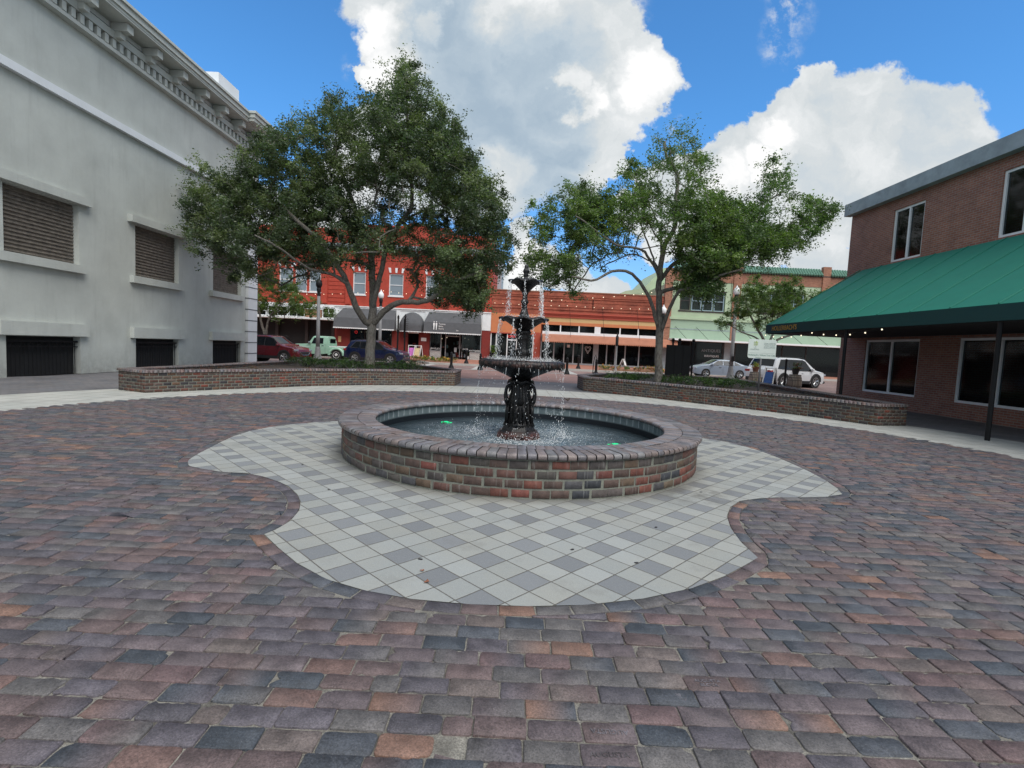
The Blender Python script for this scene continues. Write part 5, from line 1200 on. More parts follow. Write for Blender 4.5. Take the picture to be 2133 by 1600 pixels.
# --- A: two-storey red building
A = empty('red_building', (-14, FYD, 0), 0, 'two-storey red painted brick building with grey cornice and white shop band', 'building'); IA = Matrix.Translation((14, -FYD, 0))
before = set(bpy.data.objects)
wins = [(-24.0,-22.6,6.42,8.78),(-22.5+.35,-20.95+.25,6.42,8.78)]; wins = [(-24.6,-23.2,6.42,8.75),(-22.95,-21.75,6.42,8.75),(-21.5,-20.3,6.42,8.75),(-16.95,-15.65,6.36,8.65),(-13.22,-11.75,6.38,8.62),(-9.4,-8.05,6.38,8.62),(-5.5,-4.05,6.40,8.62),(-28.5,-27.2,6.42,8.75)]
b = MB(); wall_holes(b, -31.5, -2.5, 5.15, 12.6, FYD, FYD+.35, wins); b.box(-31.5, -2.5, FYD+.35, FYD+16, 5.15, 12.5)
b.slab([(-31.5, 12.6), (-2.5, 12.6), (-2.5, 12.9), (-6.5, 12.9), (-7.0, 13.5), (-9.4, 13.55), (-10.6, 14.0), (-12.0, 13.55), (-15.8, 13.5), (-16.4, 13.0), (-31.5, 13.0)], FYD, FYD+.35)
for x0, x1 in ((-20.2,-19.6),(-17.7,-17.2)):
    b.box(x0, x1, FYD-.12, FYD, 5.3, 11.0)
for k in range(8):
    b.box(-19.5, -17.8, FYD-.04, FYD, 5.5+k*.42, 5.82+k*.42)
b.box(-31.5, -2.5, FYD-.10, FYD, 10.55, 10.72); b.box(-31.5, -2.5, FYD-.06, FYD, 9.95, 10.05)
b.build('upper_wall', M_REDP, A)
b = MB(); b.box(-31.6, -2.4, FYD-.55, FYD-.001, 11.05, 11.2); b.box(-31.6, -2.4, FYD-.65, FYD-.551+.0, 11.21, 11.42); b.box(-31.6, -2.4, FYD-.55, FYD-.001, 11.2, 11.40)
x = -31.2
while x < -2.6: b.box(x, x+.16, FYD-.45, FYD-.002, 10.78, 11.05); x += 1.15
b.build('cornice', M_CORN, A)
for w in wins:
    f = sash(A, w[0], w[1], w[2], w[3], FYD+.12)
    b = MB(); c = (w[0]+w[1])/2
    for dx_, sl in ((-.62, -.09), (0, 0), (.62, .09)): b.slab([(c+dx_-.09, w[3]+.12), (c+dx_+.09, w[3]+.12), (c+dx_+.13+sl, w[3]+.62), (c+dx_-.13+sl, w[3]+.62)], FYD-.05, FYD-.001)
    split(b, 'keystone', M_WTRIM, A); b = MB(); b.box(w[0]-.08, w[1]+.08, FYD-.08, FYD-.001, w[2]-.12, w[2]-.002); b.build('sill', M_WTRIM, f)
# white band with arched cut, right part
b = MB(); XL, XR = -18.75, -2.5
arc = [(-10.65+1.25*math.cos(a), 3.45+1.35*math.sin(a)) for a in [math.pi*k/14 for k in range(15)]]
b.box(XL, XR, FYD-.06, FYD+.3, 4.9, 5.15)
b.slab([(XL, 2.95), (-18.35, 2.95), (-18.35, 4.9), (XL, 4.9)], FYD-.06, FYD+.3); b.slab([(-12.35, 2.75), (-11.95, 2.75), (-11.95, 4.9), (-12.35, 4.9)], FYD-.06, FYD+.3); b.slab([(-9.35, 2.75), (-8.95, 2.75), (-8.95, 4.9), (-9.35, 4.9)], FYD-.06, FYD+.3); b.slab([(-3.4, 3.25), (XR, 3.25), (XR, 4.9), (-3.4, 4.9)], FYD-.06, FYD+.3)
b.box(-18.35, -12.35, FYD+.0, FYD+.3, 2.8, 4.9); b.box(-11.95, -9.35, FYD+.0, FYD+.3, 2.6, 4.9); b.box(-8.95, -3.4, FYD, FYD+.3, 2.75, 4.9)
b.box(XL, XR, FYD-.14, FYD-.06, 5.05, 5.15); b.build('shop_band', M_WHITE, A)
b = MB()
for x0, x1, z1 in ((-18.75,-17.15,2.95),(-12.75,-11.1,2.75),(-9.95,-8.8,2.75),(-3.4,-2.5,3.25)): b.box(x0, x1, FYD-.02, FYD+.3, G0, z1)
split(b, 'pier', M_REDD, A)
awning(A, -18.5, -12.28, 4.88, 2.86, FYD-.06, 1.15, M_AWN, .62, name='awning')
aw2 = awning(A, -9.28, -3.42, 4.88, 2.8, FYD-.06, 1.15, M_AWN, .34, name='awning')
t = text('lettering', 'Tuyens\nShoe\nStore', .24, M_DECAL, face_mat((-7.75, FYD-1.235, 3.42), (1, 0, 0), (0, -.12, 1)), aw2, .003, align='LEFT'); text('lettering', '208', .17, M_DECAL, face_mat((-5.85, FYD-1.245, 3.06), (1, 0, 0), (0, -.12, 1)), aw2, .003)
b = MB()
for x, s in ((-8.22, 1), (-7.97, -1)):      # two standing figures as an emblem
    b.slab([(x-.03, 3.05), (x+.03, 3.05), (x+.06, 3.45), (x+.09, 3.7), (x-.0, 3.8), (x-.09, 3.7), (x-.06, 3.45)], FYD-1.255, FYD-1.25); b.lathe([(.001, 3.79), (.05, 3.84), (.05, 3.88), (.001, 3.93)], 8, (x, FYD-1.252, 0))
b.build('emblem', M_DECAL, aw2)
b = MB(); n = 12; rows = []     # domed entrance hood
for k in range(7):
    u_ = k/6; dd = 1.15*math.sin(u_*math.pi/2)**.8; rr_ = 1.28*math.cos(u_*math.pi/2*.0); zc = 3.4
    rows.append([(-10.66+1.28*math.cos(math.pi*(1-i/n)), FYD-.06-dd*(math.sin(math.pi*i/n)**.55), zc+(1.38)*math.sin(math.pi*i/n)*(1-u_*1.0)) for i in range(n+1)])
for k in range(6):
    for i in range(n):
        if k == 0 or True: b.add([rows[k][i], rows[k][i+1], rows[k+1][i+1], rows[k+1][i]], [(3, 2, 1, 0)])
lo = [(x, y, 2.8) for x, y, z in rows[6]]
for i in range(n): b.add([rows[6][i], rows[6][i+1], lo[i+1], lo[i]], [(3, 2, 1, 0)])
dome = b.build('entrance_hood', M_AWN, A, True)
b = MB()
for i in range(n):
    p0, p1 = Vector(lo[i]), Vector(lo[i+1]); m_ = (p0+p1)/2; b.add([p0, p1, p1+Vector((0, 0, -.04)), m_+Vector((0, 0, -.10)), p0+Vector((0, 0, -.04))], [(4, 3, 2, 1, 0)])
b.add([(v[0], v[1]+.006, v[2]) for v in b.v], [tuple(reversed(f)) for f in b.f]); b.build('scalloped_hem', M_WTRIM, dome)
# shop fronts under the awnings
shop_stock(A, -17.1, -12.8, .5, 2.75, FYD, 1, 40, 4); shop_stock(A, -8.75, -3.45, .35, 2.7, FYD, 2, 60, 5); shop_stock(A, -11.1, -9.95, G0, 2.7, FYD+.3, 3, 2, 0)
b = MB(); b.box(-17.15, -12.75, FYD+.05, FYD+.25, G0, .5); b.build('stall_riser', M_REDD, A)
b = MB(); 
for x in (-17.12,-15.6,-14.2,-12.8): b.box(x-.04, x+.04, FYD+.0, FYD+.08, .5, 2.8)
b.build('shop_frame', M_DKWD, A); b = MB(); b.box(-17.1, -12.8, FYD+.04, FYD+.05, .5, 2.8); b.build('shop_glass', M_GLASS, A)
b = MB(); b.lathe([(.13, -.01), (.143, 0), (.13, .01), (.117, 0), (.13, -.01)], 20, cap=False); b.xf(Matrix.Translation((-16.5, FYD-.03, 2.45))@Matrix.Rotation(R(90), 4, 'X')); b.build('neon_sign', M_NEON, A)
b = MB(); b.box(-8.8, -7.6, FYD+.02, FYD+.3, G0, .85); b.box(-4.6, -3.42, FYD+.02, FYD+.3, G0, .85); split(b, 'brick_plinth', M_LIMEB, A)
b = MB(); 
for x in (-8.78,-7.62,-7.2,-5.7,-5.45,-3.46): b.box(x-.04, x+.04, FYD+(.02 if x < -7.5 or x > -3.6 else .45), FYD+(.12 if x < -7.5 or x > -3.6 else .55), (.85 if x < -7.5 or x > -3.6 else G0), 2.75)
b.box(-7.2, -5.7, FYD+.45, FYD+.55, 2.45, 2.55); b.box(-7.2, -5.7, FYD+.45, FYD+.55, G0, .28); b.box(-8.8, -7.6, FYD-.02, FYD+.3, .85, .93); b.box(-4.6, -3.42, FYD-.02, FYD+.3, .85, .93); b.build('shop_frame', M_ALU, A)
b = MB(); b.box(-8.78, -7.62, FYD+.06, FYD+.07, .93, 2.75); b.box(-5.45, -3.46, FYD+.061, FYD+.071, .93, 2.75); split(b, 'shop_glass', M_GLASS, A)
text('lettering', 'JEWELRY', .27, M_DECAL, face_mat((-8.2, FYD+.045, 1.12), (1, 0, 0), (0, 0, 1)), A, .003, width=.95); text('lettering', 'ANTIQUES', .24, M_DECAL, face_mat((-4.1, FYD+.045, 1.08), (1, 0, 0), (0, 0, 1)), A, .003); text('lettering', 'STAMPS', .22, M_DECAL, face_mat((-5.05, FYD+.045, 1.2), (1, 0, 0), (0, 0, 1)), A, .003, width=.7)
b = MB(); b.box(-9.7, -9.15, FYD-.05, FYD-.021, 1.85, 2.2); b.build('wall_plaque', M_DECAL, A); b = MB(); b.box(-18.35, -18.05, FYD-.05, FYD-.021, 1.35, 1.95); b.build('wall_notice', M_CREAM, A)
# left shop front: dark recess under a thin canopy, transom lights, brick stub
b = MB(); b.box(-31.5, -18.75, FYD-1.6, FYD+.3, 3.52, 3.72); b.box(-31.5, -18.75, FYD-.05, FYD+.3, 4.85, 5.15); b.build('shop_canopy', M_WTRIM, A)
for x0, x1 in ((-30,-28),(-27.9,-25.9),(-25.8,-23.7),(-23.6,-21.9),(-20.1,-18.8)): sash(A, x0, x1, 3.74, 4.83, FYD+.05, curtain=False, cols=2, glass=M_GLASS)
b = MB(); b.box(-31.5, -18.75, FYD+.35, FYD+.5, G0, 4.85); b.build('shop_back', M_DKIN, A)
b = MB(); b.box(-21.85, -20.15, FYD-.1, FYD+.3, 3.73, 4.6); b.build('brick_stub', M_BRKS, A); b = MB(); b.box(-21.95, -20.05, FYD-.16, FYD+.3, 4.602, 5.14); b.build('stub_cap', M_WHITE, A)
shop_stock(A, -31, -19.2, .3, 3.3, FYD+1.2, 4, 90, 3)
b = MB(); b.box(-31.5, -18.75, FYD+.3, FYD+.7, G0, .5); 
for x in (-31.2,-28,-24.8,-21.7,-18.95): b.box(x-.15, x+.15, FYD-.02, FYD+.3, G0, 3.52)
b.build('dark_shop_front', M_DKWD, A)
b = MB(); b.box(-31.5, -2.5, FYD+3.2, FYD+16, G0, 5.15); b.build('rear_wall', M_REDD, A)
for o in set(bpy.data.objects)-before:
    if o.parent == A: o.matrix_parent_inverse = IA
# --- B: single-storey brick shops
B_ = empty('brick_shops', (6, FYD, 0), 0, 'single-storey red brick shop building with orange panels and a salmon awning', 'building'); IB = Matrix.Translation((-6, -FYD, 0)); before = set(bpy.data.objects)
b = MB(); b.box(-2.49, 2.7, FYD, FYD+.3, 5.15, 7.5); b.box(2.7, 15.35, FYD, FYD+.3, 5.3, 7.6); b.box(-2.49, 15.35, FYD+.3, FYD+12, 2.9, 7.1)
for z, d in ((5.75, .08), (6.05, .05), (6.6, .05), (6.95, .07), (7.15, .05)): b.box(-2.49, 15.35, FYD-d, FYD-.001, z, z+.09)
b.build('parapet_wall', M_BRKR, B_)
b = MB(); b.box(-2.49, 2.7, FYD-.06, FYD+.32, 7.5, 7.6); b.box(2.7, 15.35, FYD-.06, FYD+.32, 7.6, 7.7); b.build('parapet_cap', M_BRKS, B_)
b = MB(); b.box(2.75, 15.35, FYD-.32, FYD-.001, 5.32, 5.50); b.box(2.75, 15.35, FYD-.22, FYD-.002, 5.18, 5.318); b.box(2.75, 15.35, FYD-.15, FYD-.003, 4.95, 5.178); b.build('red_moulding', M_REDW, B_)
b = MB(); b.box(-2.49, 2.05, FYD-.08, FYD+.3, 3.15, 5.15); b.box(2.05, 2.75, FYD-.02, FYD+.3, 3.3, 5.15); b.box(2.75, 15.3, FYD-.06, FYD+.3, 4.18, 4.5); b.build('orange_panel', M_ORNG, B_)
b = MB(); b.box(2.75, 15.3, FYD-.05, FYD+.3, 4.5, 4.95); b.build('cream_band', M_CREAM, B_)
b = MB(); b.box(2.05, 2.75, FYD-.03, FYD+.35, G0, 3.3); b.box(-2.49, 2.05, FYD-.12, FYD+.3, 3.05, 3.149); b.build('red_pier', M_REDW, B_)
b = MB()
for x in (4.77, 6.71, 10.98, 12.88): b.box(x-.06, x+.06, FYD-.04, FYD+.1, 3.5, 4.18)
b.box(8.33, 8.95, FYD-.05, FYD+.12, 3.5, 4.179); b.box(2.9, 15.3, FYD-.12, FYD+.3, 3.22, 3.5); b.build('transom_frame', M_WTRIM, B_)
b = MB(); b.box(2.95, 15.3, FYD+.05, FYD+.06, 3.5, 4.18); b.build('transom_glass', M_GLASS, B_); b = MB(); b.box(2.95, 15.3, FYD+.2, FYD+.29, 3.5, 4.18); b.build('transom_back', M_DKIN, B_)
awning(B_, 2.85, 16.6, 3.22, 2.45, FYD-.12, 1.5, M_SALM, 0, brk=.75, edge=M_SALM)
b = MB()
for x in (2.85, 4.2, 5.27, 6.24, 7.17, 9.72, 10.63, 11.65, 13.1, 15.25): b.box(x-.06, x+.06, FYD+.0, FYD+.1, .3, 3.2)
b.box(8.3, 8.85, FYD-.01, FYD+.12, G0, 3.2); b.box(2.8, 15.3, FYD-.02, FYD+.12, G0, .3); b.build('shop_frame', M_ALU, B_)
b = MB(); b.box(2.85, 15.25, FYD+.04, FYD+.05, .3, 3.2); b.build('shop_glass', M_GLASS, B_)
shop_stock(B_, 2.8, 15.3, .3, 3.2, FYD+.35, 5, 40, 6)
b = MB(); hp = [(.0, -.42), (.12, -.22), (.3, 0), (.33, .2), (.22, .33), (.08, .3), (0, .18)]; hp = hp+[(-x, z) for x, z in hp[::-1][1:-1]]; b.tube([(7.75+x*.9, FYD+.0, 1.78+z) for x, z in hp+[hp[0]]], .02, 5); b.tube([(7.75+x*.6, FYD+.0, 1.80+z*.6) for x, z in hp+[hp[0]]], .015, 5); b.build('window_heart', M_DECAL, B_)
b = MB(); b.box(5.55, 5.85, FYD+.01, FYD+.02, 1.9, 2.2); b.build('window_notice', M_DECAL, B_)
b = MB()
for x in (5.6, 9.0, 12.6): b.tube([(x, FYD-.08, 6.2), (x+.1, FYD-1.55, 3.0)], .018, 5)
split(b, 'awning_rod', M_BLK, B_); b = MB(); b.tube([(8.0, FYD-.08, 6.95), (8.02, FYD-.08, 5.95)], .04, 6); b.build('drain_pipe', M_BLK, B_)
# orange shop front
b = MB()
for x in (-2.42, -1.86, -.71, .27, 2.0): b.box(x-.05, x+.05, FYD+.0, FYD+.1, .3, 3.05)
b.box(-2.45, -.71, FYD-.0, FYD+.12, G0, .3); b.box(.27, 2.0, FYD-.0, FYD+.12, G0, .3); b.box(-.71, .27, FYD, FYD+.1, 2.35, 2.47); b.box(-.66, .22, FYD+.01, FYD+.09, G0, .3); b.build('shop_frame', M_WTRIM, B_)
b = MB(); b.box(-2.4, 2.0, FYD+.04, FYD+.05, .3, 3.05); b.build('shop_glass', M_GLASS, B_); shop_stock(B_, -2.4, 2.0, .3, 3.05, FYD+.2, 6, 70, 9)
text('lettering', 'OPEN', .36, M_NEON, face_mat((-.2, FYD-.0, 2.76), (1, 0, 0), (0, 0, 1)), B_, .006)
for o in set(bpy.data.objects)-before:
    if o.parent == B_: o.matrix_parent_inverse = IB
# green stuff in the shop window
rsd = np.random.RandomState(90); rt = empty('potted_plant', (-2.05, FYD-.3, .16), 0, 'tall leafy plant in a pot before the orange shop window', 'plant'); c = np.c_[rsd.normal(0, .16, 22), rsd.normal(0, .1, 22), rsd.uniform(.35, 1.5, 22)]; leaves('foliage', c, np.full(22, .2), np.full(22, 40), .12, [(.12,.2,.03),(.08,.15,.03)], M_LEAF2, rt, rsd)
b = MB(); b.lathe([(.15, 0), (.2, .3), (.21, .33)], 14); b.build('pot', M_POTB, rt); b = MB(); b.tube([(0, 0, .3), (0, 0, 1.4)], .02, 6); b.build('stem', M_BARK, rt)
# --- C: green stucco building with brick piers
Cg = empty('green_building', (24, FYD, 0), 0, 'pale green stucco two-storey building with brick piers and green tile coping', 'building'); IC = Matrix.Translation((-24, -FYD, 0)); before = set(bpy.data.objects)
cw = [(17.0,21.7,6.35,8.35),(25.2,29.9,6.45,8.5),(34,38.7,6.6,8.6)]
b = MB(); wall_holes(b, 16.15, 45, 5.6, 9.3, FYD, FYD+.3, cw); b.box(16.15, 45, FYD+.3, FYD+14, 3.2, 9.3); b.build('upper_wall', M_GRN, Cg)
b = MB(); b.box(16.15, 22.4, FYD-.02, FYD+.3, 3.35, 5.35); b.box(23.0, 45, FYD-.02, FYD+.3, 3.35, 5.35); b.build('green_panel', M_GRND, Cg)
b = MB(); b.box(16.0, 45, FYD-.18, FYD+.3, 5.36, 5.6); b.build('ledge', M_GRN, Cg); b = MB(); b.box(16.2, 22.35, FYD-.05, FYD-.021, 4.35, 4.42); b.box(23.1, 45, FYD-.05, FYD-.021, 4.35, 4.42); b.build('thin_rail', M_CORN, Cg)  # thin grey rail across the green panels
b = MB(); b.box(16.15, 45, FYD-.04, FYD+.3, 9.3, 10.35); b.build('brick_frieze', M_BRKS, Cg)
b = MB(); b.box(15.38, 16.13, FYD-.16, FYD+.3, 4.5, 10.6); b.box(22.38, 23.2, FYD-.16, FYD+.3, 5.61, 11.6); b.box(22.42, 22.98, FYD-.06, FYD+.3, 3.36, 5.35); b.box(15.4, 16.12, FYD-.08, FYD+.3, 2.9, 4.5); b.box(31.5, 32.3, FYD-.16, FYD+.3, 5.61, 11.4); split(b, 'brick_pier', M_BRKS, Cg)
b = MB(); xx = 16.2     # row of curved coping tiles
b.box(16.15, 45, FYD-.18, FYD-.04, 10.35, 10.45); b.build('coping_dentils', M_DKWD, Cg)
b = MB()
while xx < 45:
    if not (22.3 < xx < 23.2 or 31.4 < xx < 32.3):
        b.tube([(xx, FYD-.34, 10.46), (xx, FYD+.4, 11.18)], .115, 7)
    xx += .27
b.box(16.15, 22.37, FYD-.15, FYD+.4, 10.45, 10.6); b.box(23.21, 31.45, FYD-.15, FYD+.4, 10.45, 10.6); b.box(32.31, 45, FYD-.15, FYD+.4, 10.45, 10.6); b.build('tile_coping', M_TILE, Cg, auto=40)
M_BLUGR = pm('blue_grey_mullion', (.24, .33, .38), .6, var=.1)
for w in cw:
    for k in range(4):
        wd = (w[1]-w[0]-.3)/4; x0 = w[0]+.06+k*(wd+.07); sash(Cg, x0, x0+wd-.08, w[2], w[3], FYD+.12, fm=M_BLUGR if k else M_DKWD, curtain=False, glass=M_GLASS)
    b = MB(); b.box(w[0]-.12, w[1]+.1, FYD-.06, FYD-.001, w[2]-.16, w[2]-.02); b.box(w[0]-.05, w[1]+.05, FYD-.03, FYD+.1, w[3]-.06, w[3]+.06); b.box(w[0], w[1], FYD+.45, FYD+.5, w[2], w[3]) ; b.build('window_surround', M_DKWD, Cg)
b = MB(); b.box(16.0, 45, FYD-1.7, FYD+.3, 3.16, 3.33); b.build('shop_canopy', M_WTRIM, Cg)
b = MB()
for x in (16.7, 18.9, 21.2, 23.6, 26, 28.4, 31): b.tube([(x, FYD-.05, 4.6), (x+.75, FYD-1.6, 3.3)], .02, 5)
split(b, 'canopy_rod', M_BLK, Cg)
b = MB(); b.box(16.1, 45, FYD+.4, FYD+.6, G0, 3.16); b.box(16.1, 22, FYD+.0, FYD+.4, G0, .55); b.box(23, 45, FYD, FYD+.4, G0, .55); b.build('dark_shop_front', M_DKIN, Cg)
b = MB(); b.box(21.95, 22.95, FYD-.05, FYD+.35, G0, 3.16); b.box(15.45, 16.1, FYD-.05, FYD+.35, G0, 2.9); split(b, 'grey_pier', M_CORN, Cg)
b = MB()
for x in (16.2, 18.4, 21.8, 23.1, 25.5, 28, 30.5): b.box(x-.05, x+.05, FYD+.02, FYD+.1, .55, 3.1)
b.build('shop_frame', M_DKWD, Cg); b = MB(); b.box(16.2, 21.9, FYD+.05, FYD+.06, .55, 3.1); b.box(23.0, 44, FYD+.05, FYD+.06, .55, 3.1); split(b, 'shop_glass', M_GLASS, Cg)
text('lettering', 'ANTIQUES', .42, M_CORN, face_mat((20.6, FYD+.03, 2.25), (1, 0, 0), (0, 0, 1)), Cg, .003); text('lettering', 'BOUTIQUES', .28, M_DECAL, face_mat((20.7, FYD+.03, 1.7), (1, 0, 0), (0, 0, 1)), Cg, .003)
for o in set(bpy.data.objects)-before:
    if o.parent == Cg: o.matrix_parent_inverse = IC
b = MB(); b.slab([(12.6, 4), (19, 4), (19, 12), (17.7, 12.1), (15.6, 9.8), (15.1, 9.5), (13.2, 9.1), (12.6, 8.8)], 62, 72); o = b.build('rear_green_building', M_GRN); tag(o, 'plain pale green wall with a sloping roofline rising behind the brick shops', 'building')
M_PALEB = pm('pale_blue_stucco', (.36, .43, .48), .8, var=.05)
b = MB(); b.box(-4.5, -2.0, 66, 76, 0, 13.6); b.box(-4.7, -1.9, 65.8, 76.2, 13.6, 13.9); o = b.build('tall_pale_building', M_PALEB); tag(o, 'pale blue-grey building end seen above the brick shops beside the red building', 'building')
def block(name, label, x0, x1, y0, y1, h, wm, nst, nw, shop=True):
    rt = empty(name, ((x0+x1)/2, y0, 0), 0, label, 'building'); iv_ = Matrix.Translation((-(x0+x1)/2, -y0, 0)); ws = []
    for s in range(nst):
        z = (4.6 if shop else .9)+s*3.6
        for k in range(nw): c = x0+(x1-x0)*(k+.5)/nw; ws.append((c-.65, c+.65, z+.6, z+2.7))
    if shop: ws += [(x0+1, (x0+x1)/2-.6, .6, 3.2), ((x0+x1)/2+.6, x1-1, .6, 3.2)]
    b = MB(); wall_holes(b, x0, x1, 0, h, y0, y0+.3, ws); b.box(x0, x1, y0+.5, y1, 0, h-.3); b.build('wall', wm, rt).matrix_parent_inverse = iv_
    for w in ws: sash(rt, *w, y0+.12, curtain=w[2] > 3, glass=M_GLASS if w[2] < 3 else None).matrix_parent_inverse = iv_
    b = MB(); b.box(x0-.3, x1+.3, y0-.4, y0-.001, h-.5, h-.1); b.box(x0-.2, x1+.2, y0-.25, y0-.002, 3.8, 4.1); b.build('cornice', M_CORN, rt).matrix_parent_inverse = iv_
    return rt
block('brick_building', 'brown brick two-storey building at the far right end of the street', 45.1, 66, FYD, FYD+14, 9.5, M_BRKS, 1, 6)
block('brick_building', 'brown brick building left of the red building, mostly behind the white one', -52, -33.5, FYD, FYD+14, 9.8, M_BRKS, 1, 5)
# --- left: white stucco building along the plaza edge (wall plane x = -15)
def stucco(name, c):
    t = NT(name); co = t.coord(); mp = t.n('ShaderNodeMapping'); t.l(co, mp.inputs[0]); mp.inputs['Scale'].default_value = (2.2, 2.2, .22)
    st = t.m('MULTIPLY', t.map(t.noise(mp.outputs[0], 1.6, 6, .7), .52, .76), .2); k = t.noise(co, .8, 6, .65)
    s_ = t.n('ShaderNodeSeparateXYZ'); t.l(co, s_.inputs[0])
    q = t.mix(t.map(k, .35, .68), c, tuple(v*.84 for v in c)); q = t.mix(st, q, (.20, .20, .185)); q = t.mix(t.m('MULTIPLY', t.map(s_.outputs[2], 1.0, .0), t.map(t.noise(co, 3, 5, .7), .3, .6, .1, .55)), q, (.15, .145, .13))
    t.set('Base Color', q); t.set('Roughness', .85); t.bump(t.m('ADD', t.noise(co, 45, 4), t.m('MULTIPLY', k, 2)), .25, .02); return t.mat
M_STUC = stucco('pale_grey_stucco', (.52, .545, .51)); M_STUCW = pm('white_stucco', (.70, .73, .75), .75, var=.05, scale=1.5); M_QG = pm('quoin_groove', (.10, .11, .12), .9)
M_LATT = pm('tan_shutter', (.18, .155, .13), .8, var=.35, scale=6, bump=.8, bscale=25, bdist=.05)
Wb = empty('white_building', (-19, 22, 0), 0, 'tall pale stucco corner building with quoins and bracketed cornice at the left edge', 'building'); IW = Matrix.Translation((19, -22, 0)); before = set(bpy.data.objects)
X0 = -15.0; YE = 29.6
b = MB(); b.box(-40, X0-.45, 4, YE-.3, -.03, 12.4); b.build('wall_core', M_STUC, Wb)
b = MB()      # wall face with openings, normal +x
def wall_x(b, y0, y1, z0, z1, xa, xb, holes):
    ys = sorted({y0, y1, *[h[0] for h in holes], *[h[1] for h in holes]})
    for a, c in zip(ys[:-1], ys[1:]):
        hs = sorted([(h[2], h[3]) for h in holes if h[0] <= a+1e-6 and h[1] >= c-1e-6]); z = z0
        for p_, q_ in hs:
            if p_ > z+1e-6: b.box(xa, xb, a, c, z, p_)
            z = max(z, q_)
        if z < z1-1e-6: b.box(xa, xb, a, c, z, z1)
ops = []
for k in range(4): y1_ = 28.1-k*5.2; ops += [(y1_-2.6, y1_, -.03, 1.25), (y1_-2.6, y1_, 3.75, 5.75)]
wall_x(b, 4, 28.55, -.03, 12.4, X0-.45, X0-.15, ops); b.build('side_wall', M_STUC, Wb)
b = MB(); b.box(X0-.45, X0, 28.6, YE, -.03, 12.4); b.box(X0-.15, X0+.02, 4, 28.55, 9.0, 9.25); b.build('corner_pier', M_STUCW, Wb)
b = MB()
z = .55
while z < 6.0: b.box(X0-.46, X0+.012, 28.585, YE+.012, z, z+.045); z += .62
b.build('quoin_joints', M_QG, Wb)
for k in range(4):
    y1_ = 28.1-k*5.2
    b = MB(); b.box(X0-.42, X0-.36, y1_-2.6, y1_, 3.75, 5.75)
    zz_ = 3.8
    while zz_ < 5.7: b.box(X0-.36, X0-.32, y1_-2.58, y1_-.02, zz_, zz_+.05); zz_ += .12
    b.build('shutter', M_LATT, Wb)
    b = MB(); b.box(X0-.15, X0+.03, y1_-2.9, y1_+.12, 3.45, 3.72); b.box(X0-.15, X0+.02, y1_-2.9, y1_+.2, 1.28, 1.7); b.box(X0-.15, X0+.06, y1_-3.0, y1_+.35, 5.78, 6.05); split(b, 'sill', M_STUC, Wb)
    b = MB(); b.box(X0-.44, X0-.40, y1_-2.6, y1_, -.03, 1.25); b.build('dark_opening', M_DKIN, Wb)
    b = MB(); yy = y1_-2.5
    while yy < y1_: b.tube([(X0-.25, yy, 0), (X0-.25, yy, 1.08)], .012, 5); yy += .14
    b.box(X0-.28, X0-.22, y1_-2.58, y1_-.02, 1.06, 1.12); b.box(X0-.27, X0-.23, y1_-2.58, y1_-.02, .9, .93)
    for q_ in range(8): b.tube([(X0-.25, y1_-2.4+q_*.3, .93), (X0-.25, y1_-2.3+q_*.3, 1.05), (X0-.25, y1_-2.2+q_*.3, .93)], .01, 4)
    b.build('iron_gate', M_BLK, Wb)
b = MB()    # cornice: mouldings, brackets, dentils, along the side and round the corner
def corn(b, d, z0, z1): b.box(X0-.3, X0+d, 4, YE+d, z0, z1); 
corn(b, .10, 11.55, 11.68); corn(b, .14, 12.0, 12.25); corn(b, .80, 12.62, 12.72); corn(b, .86, 12.72, 12.92); corn(b, .94, 12.92, 13.02); corn(b, .78, 12.56, 12.62)
b.box(X0-.3, X0+1.10, 26.9, YE+1.1, 12.60, 12.76); b.box(X0-.3, X0+1.16, 26.85, YE+1.16, 12.76, 12.96); b.box(X0-.3, X0+1.24, 26.8, YE+1.24, 12.96, 13.08)
b.build('cornice', M_STUC, Wb)
b = MB(); y = 4.3
while y < YE: b.box(X0, X0+.12, y, y+.16, 11.69, 11.98); y += .34
x = X0-.3
b.build('dentils', M_STUC, Wb)
b = MB(); y = 5
while y < YE-.2: b.box(X0+.01, X0+.62, y, y+.30, 12.26, 12.54); b.box(X0+.01, X0+.35, y+.03, y+.27, 12.05, 12.258); y += 1.55
split(b, 'bracket', M_STUC, Wb)
b = MB(); b.box(X0-.32, X0-.02, 4, YE-.1, 12.4, 12.99); b.box(-40, X0-.33, 4.01, YE-.31, 12.4, 12.9); b.box(X0-1.6, X0+.25, 25.2, 27.0, 13.09, 14.1); b.build('roof_parapet', M_STUCW, Wb)
for o in set(bpy.data.objects)-before:
    if o.parent == Wb: o.matrix_parent_inverse = IW
